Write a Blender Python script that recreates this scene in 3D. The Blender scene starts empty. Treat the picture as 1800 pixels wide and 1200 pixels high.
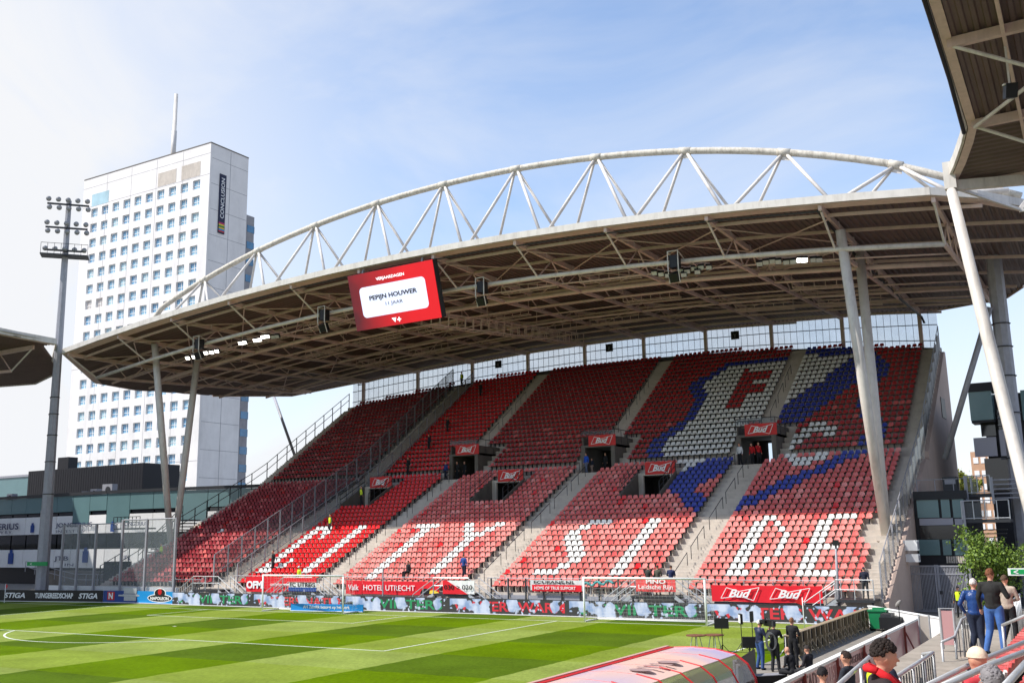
import bpy, bmesh, math, random
import numpy as np
from mathutils import Vector, Matrix

random.seed(7)
rng = np.random.default_rng(7)
sc = bpy.context.scene
COL = sc.collection

# ------------------------------------------------------------------ camera
CAM = np.array([49.2344, -53.6364, 5.0760])
YAW, PITCH, ROLL, FPX = -0.536004, 0.191544, -0.0169602, 1746.515
def cam_axes():
    f = np.array([math.sin(YAW)*math.cos(PITCH), math.cos(YAW)*math.cos(PITCH), math.sin(PITCH)])
    r = np.array([math.cos(YAW), -math.sin(YAW), 0.0]); u = np.cross(r, f)
    return r*math.cos(ROLL)+u*math.sin(ROLL), -r*math.sin(ROLL)+u*math.cos(ROLL), f
CR, CU, CF = cam_axes()
cam_data = bpy.data.cameras.new('camera'); cam = bpy.data.objects.new('camera', cam_data); COL.objects.link(cam)
cam.matrix_world = Matrix(((CR[0], CU[0], -CF[0], CAM[0]), (CR[1], CU[1], -CF[1], CAM[1]), (CR[2], CU[2], -CF[2], CAM[2]), (0, 0, 0, 1)))
cam_data.sensor_fit = 'HORIZONTAL'; cam_data.sensor_width = 36.0; cam_data.lens = 36.0*FPX/1800.0
cam_data.clip_start = 0.2; cam_data.clip_end = 6000.0
sc.camera = cam
def ray(x, y):
    d = CR*(x-900)/FPX + CU*(600-y)/FPX + CF
    return d/np.linalg.norm(d)
def at(x, y, X=None, Y=None, Z=None, D=None):
    """a photo pixel to a point, on the plane X, Y or Z = const, or at distance D"""
    d = ray(x, y)
    if D is None:
        D = (X-CAM[0])/d[0] if X is not None else (Y-CAM[1])/d[1] if Y is not None else (Z-CAM[2])/d[2]
    return CAM + d*D
def to_px(P):
    d = np.asarray(P, float)-CAM; z = d@CF
    return 900+FPX*(d@CR)/z, 600-FPX*(d@CU)/z

# ------------------------------------------------------------------ sky and sun
SUN = Vector((-0.62, -0.53, 1.0)).normalized()          # towards the sun
elev = math.asin(SUN.z); azim = math.atan2(SUN.x, SUN.y)
w = bpy.data.worlds.new('World'); sc.world = w; w.use_nodes = True
nt = w.node_tree; nt.nodes.clear()
def wn(t, **k):
    n = nt.nodes.new(t)
    for a, b in k.items(): setattr(n, a, b)
    return n
sky = wn('ShaderNodeTexSky', sky_type='NISHITA', sun_disc=False)
sky.sun_elevation = elev; sky.sun_rotation = azim; sky.air_density = 1.0; sky.dust_density = 0.25; sky.ozone_density = 3.0; sky.altitude = 10
bg = wn('ShaderNodeBackground'); bg.inputs[1].default_value = 0.15
bgc = wn('ShaderNodeBackground'); bgc.inputs[0].default_value = (0.95, 0.965, 1.0, 1); bgc.inputs[1].default_value = 0.585
mixs = wn('ShaderNodeMixShader'); outw = wn('ShaderNodeOutputWorld')
tc = wn('ShaderNodeTexCoord'); mp = wn('ShaderNodeMapping')
mp.inputs['Rotation'].default_value = (0.35, 0.25, 0.5); mp.inputs['Scale'].default_value = (1.0, 2.0, 2.6)
no = wn('ShaderNodeTexNoise'); no.inputs['Scale'].default_value = 1.7; no.inputs['Detail'].default_value = 9; no.inputs['Roughness'].default_value = 0.55; no.inputs['Distortion'].default_value = 0.7
rp = wn('ShaderNodeValToRGB'); rp.color_ramp.elements[0].position = 0.42; rp.color_ramp.elements[1].position = 0.86
rp.color_ramp.elements[0].color = (0.07, 0.07, 0.07, 1); rp.color_ramp.elements[1].color = (0.8, 0.8, 0.8, 1)
# thin veil towards the horizon and towards the sunny western half of the sky
sep = wn('ShaderNodeSeparateXYZ')
mz = wn('ShaderNodeMapRange'); mz.inputs[1].default_value = 0.02; mz.inputs[2].default_value = 0.36; mz.inputs[3].default_value = 0.80; mz.inputs[4].default_value = 0.0
mx = wn('ShaderNodeMapRange'); mx.inputs[1].default_value = -0.42; mx.inputs[2].default_value = -0.88; mx.inputs[3].default_value = 0.0; mx.inputs[4].default_value = 0.92
mx.interpolation_type = 'SMOOTHSTEP'
mxx = wn('ShaderNodeMath', operation='MAXIMUM'); mx2 = wn('ShaderNodeMath', operation='ADD', use_clamp=True)
L = nt.links.new
L(tc.outputs['Generated'], mp.inputs['Vector']); L(mp.outputs[0], no.inputs['Vector']); L(no.outputs[0], rp.inputs[0])
L(tc.outputs['Generated'], sep.inputs[0]); L(sep.outputs[2], mz.inputs[0]); L(sep.outputs[0], mx.inputs[0])
L(mz.outputs[0], mxx.inputs[0]); L(mx.outputs[0], mxx.inputs[1]); L(mxx.outputs[0], mx2.inputs[0]); L(rp.outputs[0], mx2.inputs[1])
L(sky.outputs[0], bg.inputs[0]); L(mx2.outputs[0], mixs.inputs[0]); L(bg.outputs[0], mixs.inputs[1]); L(bgc.outputs[0], mixs.inputs[2]); L(mixs.outputs[0], outw.inputs[0])
sl = bpy.data.lights.new('sun', 'SUN'); sl.energy = 3.5; sl.angle = math.radians(0.5); sl.color = (1.0, 0.955, 0.89)
so = bpy.data.objects.new('sun', sl); COL.objects.link(so); so.rotation_euler = (-SUN).to_track_quat('-Z', 'Y').to_euler(); so.location = (0, -60, 80)
sc.view_settings.view_transform = 'Standard'; sc.view_settings.look = 'None'; sc.view_settings.gamma = 1.0
sc.view_settings.use_curve_mapping = False; sc.view_settings.exposure = 0.72

# ------------------------------------------------------------------ materials
def lin(c):
    return tuple(((v/255)/12.92 if v/255 <= 0.04045 else ((v/255+0.055)/1.055)**2.4) for v in c)
MATS = {}
def mat(name, rgb, rough=0.6, metal=0.0, var=0.12, scale=2.5, bump=0.0, bscale=40.0, spec=0.4, emit=0.0, alpha=1.0, linear=False, stain=0.0, trans=0.0):
    if name in MATS: return MATS[name]
    m = bpy.data.materials.new(name); m.use_nodes = True; n = m.node_tree; b = n.nodes['Principled BSDF']
    c = tuple(rgb) if linear else lin(rgb)
    t = n.nodes.new('ShaderNodeTexCoord')
    if var > 0:
        z = n.nodes.new('ShaderNodeTexNoise'); z.inputs['Scale'].default_value = scale; z.inputs['Detail'].default_value = 6; z.inputs['Roughness'].default_value = 0.65
        n.links.new(t.outputs['Object'], z.inputs['Vector'])
        r = n.nodes.new('ShaderNodeValToRGB')
        r.color_ramp.elements[0].position = 0.3; r.color_ramp.elements[1].position = 0.7
        r.color_ramp.elements[0].color = (*[v*(1-var) for v in c], 1); r.color_ramp.elements[1].color = (*[min(1, v*(1+var)) for v in c], 1)
        n.links.new(z.outputs[0], r.inputs[0]); src = r.outputs[0]
        if stain > 0:
            z2 = n.nodes.new('ShaderNodeTexNoise'); z2.inputs['Scale'].default_value = scale*0.35; z2.inputs['Detail'].default_value = 8; z2.inputs['Roughness'].default_value = 0.75
            mp2 = n.nodes.new('ShaderNodeMapping'); mp2.inputs['Scale'].default_value = (3, 3, 0.6)
            n.links.new(t.outputs['Object'], mp2.inputs[0]); n.links.new(mp2.outputs[0], z2.inputs['Vector'])
            r2 = n.nodes.new('ShaderNodeValToRGB'); r2.color_ramp.elements[0].position = 0.48; r2.color_ramp.elements[1].position = 0.75
            mx_ = n.nodes.new('ShaderNodeMixRGB'); mx_.blend_type = 'MULTIPLY'; n.links.new(z2.outputs[0], r2.inputs[0])
            r2.color_ramp.elements[0].color = (1, 1, 1, 1); r2.color_ramp.elements[1].color = (1-stain, 1-stain*1.05, 1-stain*1.1, 1)
            mx_.inputs[0].default_value = 1.0; n.links.new(src, mx_.inputs[1]); n.links.new(r2.outputs[0], mx_.inputs[2]); src = mx_.outputs[0]
        n.links.new(src, b.inputs['Base Color'])
    else:
        b.inputs['Base Color'].default_value = (*c, 1)
    b.inputs['Roughness'].default_value = rough; b.inputs['Metallic'].default_value = metal
    b.inputs['Specular IOR Level'].default_value = spec
    if bump > 0:
        z3 = n.nodes.new('ShaderNodeTexNoise'); z3.inputs['Scale'].default_value = bscale; z3.inputs['Detail'].default_value = 4
        bp = n.nodes.new('ShaderNodeBump'); bp.inputs['Strength'].default_value = bump; bp.inputs['Distance'].default_value = 0.02
        n.links.new(t.outputs['Object'], z3.inputs['Vector']); n.links.new(z3.outputs[0], bp.inputs['Height']); n.links.new(bp.outputs[0], b.inputs['Normal'])
    if emit > 0:
        b.inputs['Emission Color'].default_value = (*c, 1); b.inputs['Emission Strength'].default_value = emit
    if alpha < 1: b.inputs['Alpha'].default_value = alpha
    if trans > 0: b.inputs['Transmission Weight'].default_value = trans
    MATS[name] = m; return m

M = {}
M['concrete'] = mat('concrete', (196, 186, 174), 0.85, var=0.10, scale=1.2, bump=0.15, stain=0.25)
M['concrete_mid'] = mat('concrete_worn', (156, 147, 136), 0.9, var=0.14, scale=1.5, bump=0.3, stain=0.35)
M['concrete_dark'] = mat('concrete_dark', (110, 104, 98), 0.9, var=0.15, scale=1.0, stain=0.3)
M['plaster'] = mat('plaster', (190, 168, 155), 0.9, var=0.06, scale=0.8, bump=0.1, stain=0.15)
M['white_steel'] = mat('white_steel', (210, 204, 197), 0.5, var=0.08, scale=1.6, stain=0.32)
M['mossy_steel'] = mat('mossy_steel', (200, 193, 180), 0.65, var=0.2, scale=3.5, stain=0.6)
M['cream_steel'] = mat('cream_steel', (208, 184, 174), 0.5, var=0.10, scale=1.5, stain=0.2)
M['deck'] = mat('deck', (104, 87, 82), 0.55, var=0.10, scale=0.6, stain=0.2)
M['galv'] = mat('galvanised_steel', (184, 186, 188), 0.40, metal=0.35, var=0.12, scale=5)
M['galv_matt'] = mat('galvanised_matt', (158, 158, 164), 0.6, metal=0.25, var=0.10, scale=3, stain=0.15)
M['dark_steel'] = mat('dark_steel', (62, 63, 66), 0.5, metal=0.4, var=0.1)
M['black'] = mat('black_plastic', (22, 22, 24), 0.5, var=0.1)
M['black_panel'] = mat('black_cladding', (30, 30, 36), 0.5, var=0.08, scale=1)
M['white'] = mat('white_paint', (236, 236, 234), 0.5, var=0.03)
M['paper'] = mat('white_banner', (232, 231, 229), 0.6, var=0.03)
M['red_banner'] = mat('red_banner', (222, 22, 40), 0.6, var=0.05, scale=1)
M['red'] = mat('red_paint', (196, 28, 30), 0.45, var=0.06)
M['blue_panel'] = mat('blue_panel', (24, 132, 200), 0.5, var=0.05, scale=1)
M['blue_dark'] = mat('blue_print', (24, 66, 140), 0.5, var=0.06)
M['glass_dark'] = mat('dark_window_glass', (18, 22, 26), 0.08, var=0.2, scale=0.7, spec=0.8)
M['glass_win'] = mat('window_glass', (128, 176, 200), 0.10, var=0.30, scale=0.35, spec=0.9)
M['teal'] = mat('teal_glass_panel', (98, 128, 130), 0.25, var=0.05, scale=0.5, spec=0.6)
M['grey_panel'] = mat('grey_panel', (168, 166, 174), 0.55, var=0.04, scale=0.5)
M['lamp'] = mat('lit_lamp', (255, 252, 240), 0.3, var=0, emit=7.0)
M['lamp_off'] = mat('lamp_glass', (196, 200, 206), 0.2, var=0.1, metal=0.2)
M['green_sign'] = mat('green_sign', (20, 150, 80), 0.5, var=0.05)
M['rubber'] = mat('rubber', (28, 28, 28), 0.8, var=0.1)
M['asphalt'] = mat('asphalt', (118, 115, 110), 0.9, var=0.15, scale=0.8, bump=0.3, stain=0.2)
def glass(name, rgb, opacity, rough=0.1):
    m = bpy.data.materials.new(name); m.use_nodes = True; n = m.node_tree; n.nodes.clear()
    o = n.nodes.new('ShaderNodeOutputMaterial'); mx_ = n.nodes.new('ShaderNodeMixShader'); tr = n.nodes.new('ShaderNodeBsdfTransparent')
    p = n.nodes.new('ShaderNodeBsdfPrincipled'); p.inputs['Base Color'].default_value = (*lin(rgb), 1); p.inputs['Roughness'].default_value = rough
    t = n.nodes.new('ShaderNodeTexCoord'); z = n.nodes.new('ShaderNodeTexNoise'); z.inputs['Scale'].default_value = 1.2; z.inputs['Detail'].default_value = 5
    r = n.nodes.new('ShaderNodeMapRange'); r.inputs[3].default_value = opacity*0.7; r.inputs[4].default_value = min(1, opacity*1.3)
    n.links.new(t.outputs['Object'], z.inputs['Vector']); n.links.new(z.outputs[0], r.inputs[0]); n.links.new(r.outputs[0], mx_.inputs[0])
    n.links.new(tr.outputs[0], mx_.inputs[1]); n.links.new(p.outputs[0], mx_.inputs[2]); n.links.new(mx_.outputs[0], o.inputs[0])
    MATS[name] = m; return m
M['screen_glass'] = glass('safety_glass', (150, 160, 165), 0.16)
M['fence_glass'] = glass('fence_glass', (90, 98, 104), 0.30)
M['wall_glass'] = glass('back_wall_glazing', (205, 215, 225), 0.22, 0.4)
M['net'] = glass('netting', (225, 225, 225), 0.85, 0.8)
M['canopy'] = glass('canopy_polycarbonate', (226, 190, 190), 0.78, 0.15)
M['canopy_side'] = glass('canopy_side', (150, 140, 135), 0.35, 0.1)

# ------------------------------------------------------------------ mesh building
def nrm(v): return v/np.linalg.norm(v)
class MB:
    def __init__(s): s.v = []; s.f = []; s.m = []
    def add(s, verts, faces, mi=0):
        o = len(s.v); s.v += [tuple(float(c) for c in p) for p in verts]; s.f += [tuple(i+o for i in f) for f in faces]; s.m += [mi]*len(faces); return s
    def box(s, p0, p1, mi=0):
        (a, b, c), (d, e, f) = p0, p1
        return s.add([(a, b, c), (d, b, c), (d, e, c), (a, e, c), (a, b, f), (d, b, f), (d, e, f), (a, e, f)],
                     [(0, 3, 2, 1), (4, 5, 6, 7), (0, 1, 5, 4), (1, 2, 6, 5), (2, 3, 7, 6), (3, 0, 4, 7)], mi)
    def bar(s, a, b, w, h, mi=0, up=(0, 0, 1)):
        a = np.array(a, float); b = np.array(b, float); d = nrm(b-a); up = np.array(up, float)
        if abs(d@up) > 0.98: up = np.array((0, 1.0, 0))
        x = nrm(np.cross(d, up)); z = np.cross(x, d); x = x*w/2; z = z*h/2
        V = [a-x-z, a+x-z, a+x+z, a-x+z, b-x-z, b+x-z, b+x+z, b-x+z]
        return s.add(V, [(0, 1, 2, 3), (7, 6, 5, 4), (0, 4, 5, 1), (1, 5, 6, 2), (2, 6, 7, 3), (3, 7, 4, 0)], mi)
    def obox(s, c, ax, ay, az, mi=0):
        c, ax, ay, az = [np.array(q, float) for q in (c, ax, ay, az)]
        V = [c+i*ax+j*ay+k*az for k in (-1, 1) for i, j in ((-1, -1), (1, -1), (1, 1), (-1, 1))]
        return s.add(V, [(0, 3, 2, 1), (4, 5, 6, 7), (0, 1, 5, 4), (1, 2, 6, 5), (2, 3, 7, 6), (3, 0, 4, 7)], mi)
    def tube(s, a, b, r, r2=None, n=8, mi=0): return s.path([a, b], [r, r if r2 is None else r2], n, mi)
    def path(s, pts, r, n=8, mi=0):
        P = [np.array(q, float) for q in pts]; R = r if isinstance(r, (list, tuple)) else [r]*len(P)
        V = []; F = []
        d0 = nrm(P[1]-P[0]); up = np.array((0, 0, 1.0)) if abs(d0[2]) < 0.9 else np.array((0, 1.0, 0))
        for i, p in enumerate(P):
            d = nrm(P[min(i+1, len(P)-1)]-P[max(i-1, 0)])
            x = nrm(np.cross(d, up)); y = np.cross(x, d)
            for k in range(n):
                t = 2*math.pi*k/n; V.append(p+R[i]*(x*math.cos(t)+y*math.sin(t)))
        for i in range(len(P)-1):
            for k in range(n):
                a = i*n+k; b = i*n+(k+1) % n; F.append((a, b, b+n, a+n))
        F.append(tuple(range(n))[::-1]); F.append(tuple((len(P)-1)*n+k for k in range(n)))
        return s.add(V, F, mi)
    def prism(s, poly, ax, lo, hi, mi=0):
        """poly of 2-D points, extruded along axis ax (0, 1 or 2) from lo to hi"""
        n = len(poly); V = []
        for h in (lo, hi):
            for p in poly:
                q = list(p); q.insert(ax, h); V.append(q)
        F = [tuple(range(n))[::-1], tuple(range(n, 2*n))]+[(i, (i+1) % n, n+(i+1) % n, n+i) for i in range(n)]
        return s.add(V, F, mi)
    def sheet(s, a, b, c, d, t, mi=0):
        a, b, c, d = [np.array(q, float) for q in (a, b, c, d)]; n = nrm(np.cross(b-a, d-a))*t/2
        V = [a-n, b-n, c-n, d-n, a+n, b+n, c+n, d+n]
        return s.add(V, [(3, 2, 1, 0), (4, 5, 6, 7), (0, 1, 5, 4), (1, 2, 6, 5), (2, 3, 7, 6), (3, 0, 4, 7)], mi)
    def ball(s, c, r, nu=10, nv=7, mi=0, sc=(1, 1, 1)):
        V = [(c[0], c[1], c[2]+r*sc[2])]; F = []
        for j in range(1, nv):
            t = math.pi*j/nv
            for i in range(nu):
                q = 2*math.pi*i/nu; V.append((c[0]+r*sc[0]*math.sin(t)*math.cos(q), c[1]+r*sc[1]*math.sin(t)*math.sin(q), c[2]+r*sc[2]*math.cos(t)))
        V.append((c[0], c[1], c[2]-r*sc[2])); e = len(V)-1
        for i in range(nu):
            F.append((0, 1+i, 1+(i+1) % nu)); F.append((e, e-nu+(i+1) % nu, e-nu+i))
            for j in range(nv-2):
                a = 1+j*nu+i; b = 1+j*nu+(i+1) % nu; F.append((a, a+nu, b+nu, b))
        return s.add(V, F, mi)
    def mesh(s, name, mats, off=(0, 0, 0), smooth=False):
        me = bpy.data.meshes.new(name); o = np.array(off, float)
        V = np.array(s.v, float)-o if s.v else np.zeros((0, 3))
        me.from_pydata(V.tolist(), [], s.f)
        for m_ in (mats if isinstance(mats, (list, tuple)) else [mats]): me.materials.append(m_)
        if any(s.m): me.polygons.foreach_set('material_index', s.m)
        if smooth: me.polygons.foreach_set('use_smooth', [True]*len(s.f))
        me.update(); return me
    def build(s, name, mats, parent=None, smooth=False, loc=None):
        off = ROOT.get(parent.name, (0, 0, 0)) if parent is not None else (loc if loc is not None else (0, 0, 0))
        o = bpy.data.objects.new(name, s.mesh(name, mats, off, smooth)); COL.objects.link(o)
        if parent is not None: o.parent = parent; ROOT[o.name] = off
        elif loc is not None: o.location = loc; ROOT[o.name] = tuple(loc)
        return o
ROOT = {}
def tag(o, label, cat, group=None):
    o['label'] = label; o['category'] = cat
    if group: o['group'] = group
    return o
def struct(o): o['kind'] = 'structure'; return o
def stuff(o): o['kind'] = 'stuff'; return o
def thing(name, label, cat, loc=(0, 0, 0), group=None):
    o = bpy.data.objects.new(name, None); COL.objects.link(o); o.location = loc; o.empty_display_size = 0.5
    ROOT[o.name] = tuple(loc); return tag(o, label, cat, group)
def shade_smooth_obj(o): o.data.polygons.foreach_set('use_smooth', [True]*len(o.data.polygons))

TXT = {}
def text_mesh(s, shear=0.0, bold=0.0, ext=0.0):
    k = (s, shear, bold, ext)
    if k in TXT: return TXT[k]
    c = bpy.data.curves.new('lettering', 'FONT'); c.body = s; c.size = 1.0; c.shear = shear; c.offset = bold; c.extrude = ext; c.resolution_u = 3; c.align_x = 'LEFT'
    o = bpy.data.objects.new('lettering', c); COL.objects.link(o)
    dg = bpy.context.evaluated_depsgraph_get(); me = bpy.data.meshes.new_from_object(o.evaluated_get(dg))
    V = np.zeros(len(me.vertices)*3); me.vertices.foreach_get('co', V); V = V.reshape(-1, 3)
    F = [tuple(p.vertices) for p in me.polygons]
    bpy.data.objects.remove(o); bpy.data.curves.remove(c); bpy.data.meshes.remove(me)
    lo = V.min(0); hi = V.max(0); V = (V-lo)/np.maximum(hi-lo, 1e-6); asp = (hi-lo)[0]/(hi-lo)[1]
    TXT[k] = (V, F, asp); return TXT[k]
def text(s, c, right, up, w, h, m, parent, shear=0.0, bold=0.0, name='lettering', off=0.012, thick=0.006):
    """flat lettering, stretched to w by h, centred on c, standing `off` proud of its board"""
    V, F, asp = text_mesh(s, shear, bold, 0.01)
    c, right, up = np.array(c, float), nrm(np.array(right, float)), nrm(np.array(up, float)); n = np.cross(right, up)
    if w is None: w = h*asp
    W = c+np.outer((V[:, 0]-0.5)*w, right)+np.outer((V[:, 1]-0.5)*h, up)+np.outer(off+V[:, 2]*thick, n)
    mb = MB(); mb.add(W, F); return mb.build(name, m, parent)
def copy_tree(o, parent=None, loc=None):
    c = o.copy(); COL.objects.link(c); c.parent = parent
    if loc is not None: c.location = loc
    for ch in o.children: copy_tree(ch, c)
    return c
# ------------------------------------------------------------------ ground and pitch
def plane_obj(name, x0, y0, x1, y1, z, m):
    mb = MB(); mb.add([(x0, y0, z), (x1, y0, z), (x1, y1, z), (x0, y1, z)], [(0, 1, 2, 3)]); return struct(mb.build(name, m))
plane_obj('ground', -2500, -1500, 2500, 3000, -0.012, M['asphalt'])
def grass_mat():
    m = bpy.data.materials.new('mown_grass'); m.use_nodes = True; n = m.node_tree; b = n.nodes['Principled BSDF']; l = n.links.new
    N = n.nodes.new; t = N('ShaderNodeTexCoord'); s = N('ShaderNodeSeparateXYZ')
    wob = N('ShaderNodeTexNoise'); wob.inputs['Scale'].default_value = 0.9; wob.inputs['Detail'].default_value = 3
    l(t.outputs['Object'], wob.inputs['Vector'])
    wm = N('ShaderNodeVectorMath'); wm.operation = 'SCALE'; wm.inputs['Scale'].default_value = 0.35
    sub = N('ShaderNodeVectorMath'); sub.operation = 'SUBTRACT'; sub.inputs[1].default_value = (0.5, 0.5, 0.5)
    l(wob.outputs['Color'], sub.inputs[0]); l(sub.outputs[0], wm.inputs[0])
    ad = N('ShaderNodeVectorMath'); ad.operation = 'ADD'; l(t.outputs['Object'], ad.inputs[0]); l(wm.outputs[0], ad.inputs[1]); l(ad.outputs[0], s.inputs[0])
    def band(out, off, width):
        a = N('ShaderNodeMath'); a.operation = 'ADD'; a.inputs[1].default_value = off; l(out, a.inputs[0])
        p = N('ShaderNodeMath'); p.operation = 'PINGPONG'; p.inputs[1].default_value = width; l(a.outputs[0], p.inputs[0])
        # sawtooth folded: use floor parity
        d = N('ShaderNodeMath'); d.operation = 'DIVIDE'; d.inputs[1].default_value = width; l(a.outputs[0], d.inputs[0])
        f = N('ShaderNodeMath'); f.operation = 'FLOOR'; l(d.outputs[0], f.inputs[0])
        q = N('ShaderNodeMath'); q.operation = 'FLOORED_MODULO'; q.inputs[1].default_value = 2.0; l(f.outputs[0], q.inputs[0])
        return q.outputs[0]
    bx = band(s.outputs[0], -4.6, 6.18); by = band(s.outputs[1], 0.0, 5.5)
    def mixc(f, a, c):
        x = N('ShaderNodeMixRGB'); x.inputs[1].default_value = (*a, 1) if isinstance(a, tuple) else (0, 0, 0, 1)
        if not isinstance(a, tuple): l(a, x.inputs[1])
        if isinstance(c, tuple): x.inputs[2].default_value = (*c, 1)
        else: l(c, x.inputs[2])
        l(f, x.inputs[0]); return x.outputs[0]
    light = mixc(by, (0.212, 0.268, 0.056), (0.190, 0.250, 0.034))
    dark = mixc(by, (0.072, 0.122, 0.006), (0.094, 0.160, 0.000))
    colr = mixc(bx, light, dark)
    f1 = N('ShaderNodeTexNoise'); f1.inputs['Scale'].default_value = 18; f1.inputs['Detail'].default_value = 8; f1.inputs['Roughness'].default_value = 0.8
    mp_ = N('ShaderNodeMapping'); mp_.inputs['Scale'].default_value = (0.6, 0.18, 1.0); l(t.outputs['Object'], mp_.inputs[0]); l(mp_.outputs[0], f1.inputs['Vector'])
    r = N('ShaderNodeMapRange'); r.inputs[1].default_value = 0.3; r.inputs[2].default_value = 0.7; r.inputs[3].default_value = 0.6; r.inputs[4].default_value = 1.4; l(f1.outputs[0], r.inputs[0])
    f2 = N('ShaderNodeTexNoise'); f2.inputs['Scale'].default_value = 0.35; f2.inputs['Detail'].default_value = 5; l(t.outputs['Object'], f2.inputs['Vector'])
    r2 = N('ShaderNodeMapRange'); r2.inputs[1].default_value = 0.3; r2.inputs[2].default_value = 0.7; r2.inputs[3].default_value = 0.82; r2.inputs[4].default_value = 1.14; l(f2.outputs[0], r2.inputs[0])
    mm = N('ShaderNodeMath'); mm.operation = 'MULTIPLY'; l(r.outputs[0], mm.inputs[0]); l(r2.outputs[0], mm.inputs[1])
    sc_ = N('ShaderNodeVectorMath'); sc_.operation = 'SCALE'; l(colr, sc_.inputs[0]); l(mm.outputs[0], sc_.inputs['Scale'])
    l(sc_.outputs[0], b.inputs['Base Color']); b.inputs['Roughness'].default_value = 0.85; b.inputs['Specular IOR Level'].default_value = 0.03
    bp = N('ShaderNodeBump'); bp.inputs['Strength'].default_value = 0.5; bp.inputs['Distance'].default_value = 0.03; l(f1.outputs[0], bp.inputs['Height']); l(bp.outputs[0], b.inputs['Normal'])
    return m
pitch = plane_obj('pitch', -39, -110, 36.9, 2.75, 0.0, grass_mat())
M['line'] = mat('pitch_line_paint', (216, 222, 206), 0.8, var=0.12, scale=9)
def line_strip(pts, wd=0.11):
    mb = MB()
    for a, b in zip(pts[:-1], pts[1:]):
        a = np.array((*a, 0.006)); b = np.array((*b, 0.006)); d = nrm(b-a); x = np.array((-d[1], d[0], 0))*wd/2
        mb.add([a-x, b-x, b+x, a+x], [(0, 1, 2, 3)])
    o = mb.build('pitch_line', M['line'], pitch); return o
def zshift(o, z): o.location.z += z
line_strip([(-34.3, 0), (34.6, 0)])
zshift(line_strip([(34.6, 0.055), (34.6, -100)]), 0.004); zshift(line_strip([(-34.3, 0.055), (-34.3, -100)]), 0.004)
for hx, dy in ((20.16, 16.5), (9.16, 5.5)):
    zshift(line_strip([(-hx, -dy), (hx, -dy)]), 0.0)
    for s_ in (-1, 1): zshift(line_strip([(s_*hx, 0.05), (s_*hx, -dy-0.05)]), 0.004)
a0 = math.acos(5.5/9.15)
zshift(line_strip([(9.15*math.sin(t), -11-9.15*math.cos(t)) for t in np.linspace(-a0, a0, 40)]), 0.004)
line_strip([(-0.11, -11), (0.11, -11)], 0.22)
mb = MB(); mb.box((-45, 2.75, -0.01), (41.5, 5.3, 0.012)); struct(mb.build('pitch_surround', M['concrete_dark']))

# ------------------------------------------------------------------ goals and flags
def goal(x0, x1, label):
    g = thing('goal', label, 'goal', ((x0+x1)/2, 0, 0), 'white football goals on the goal line'); r = 0.06
    for x in (x0-r, x1+r):
        MB().tube((x, 0, -0.01), (x, 0, 2.47), r, n=10).build('post', M['white'], g, True)
    MB().tube((x0-0.12, 0, 2.50), (x1+0.12, 0, 2.50), r, n=10).build('crossbar', M['white'], g, True)
    d = 1.7
    fb = MB()
    for x in (x0-r, x1+r): fb.tube((x, 0, 0.05), (x, d, 0.05), 0.045, n=8)
    fb.tube((x0-r, d, 0.05), (x1+r, d, 0.05), 0.05, n=8); fb.build('ground_frame', M['white'], g, True)
    nb = MB(); th = 0.006
    zt, zb = 2.45, 0.05
    for x in np.arange(x0, x1+0.01, 0.24):
        nb.bar((x, 0.05, zt), (x, 0.95, zt), th, th); nb.bar((x, 0.95, zt), (x, d, zb), th, th)
    for k in range(1, 13):
        f = k/12; nb.bar((x0, 0.95+(d-0.95)*f, zt+(zb-zt)*f), (x1, 0.95+(d-0.95)*f, zt+(zb-zt)*f), th, th)
    for yy in (0.3, 0.6, 0.95): nb.bar((x0, yy, zt), (x1, yy, zt), th, th)
    for x in (x0, x1):
        for k in range(1, 11):
            f = k/11; z = zt+(zb-zt)*f; nb.bar((x, 0.05, z), (x, 0.95+(d-0.95)*f, z), th, th)
        for yy in (0.35, 0.7, 1.05, 1.35): nb.bar((x, yy, zt if yy < 0.95 else zt+(zb-zt)*(yy-0.95)/(d-0.95)), (x, yy, zb), th, th)
    stuff(nb.build('net', M['net'], g))
goal(-3.66, 3.66, 'white goal with net in front of the small blue board')
goal(22.05, 29.37, 'white goal in front of the platform with the PINO banner')
def flag(x, label, s):
    f = thing('corner_flag', label, 'flag', (x, 0, 0), 'red corner flags')
    MB().tube((x, 0, -0.02), (x+0.02*s, 0, 1.6), 0.025, n=8).build('pole', M['white'], f, True)
    mb = MB(); V = []
    for i in range(5):
        t = i/4; V += [(x+0.02*s+t*0.34*s, 0.03*math.sin(t*5), 1.58-0.10*t), (x+0.02*s+t*0.34*s, 0.03*math.sin(t*5+0.4), 1.18+0.15*t)]
    mb.add(V, [(2*i, 2*i+1, 2*i+3, 2*i+2) for i in range(4)]); mb.add([(a, b+0.006, c) for a, b, c in V], [(2*i, 2*i+2, 2*i+3, 2*i+1) for i in range(4)])
    mb.build('flag_cloth', M['red'], f, True)
flag(-34.3, 'red corner flag in front of the black boards', 1); flag(34.75, 'red corner flag behind the touchline boards', -1)

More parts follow.
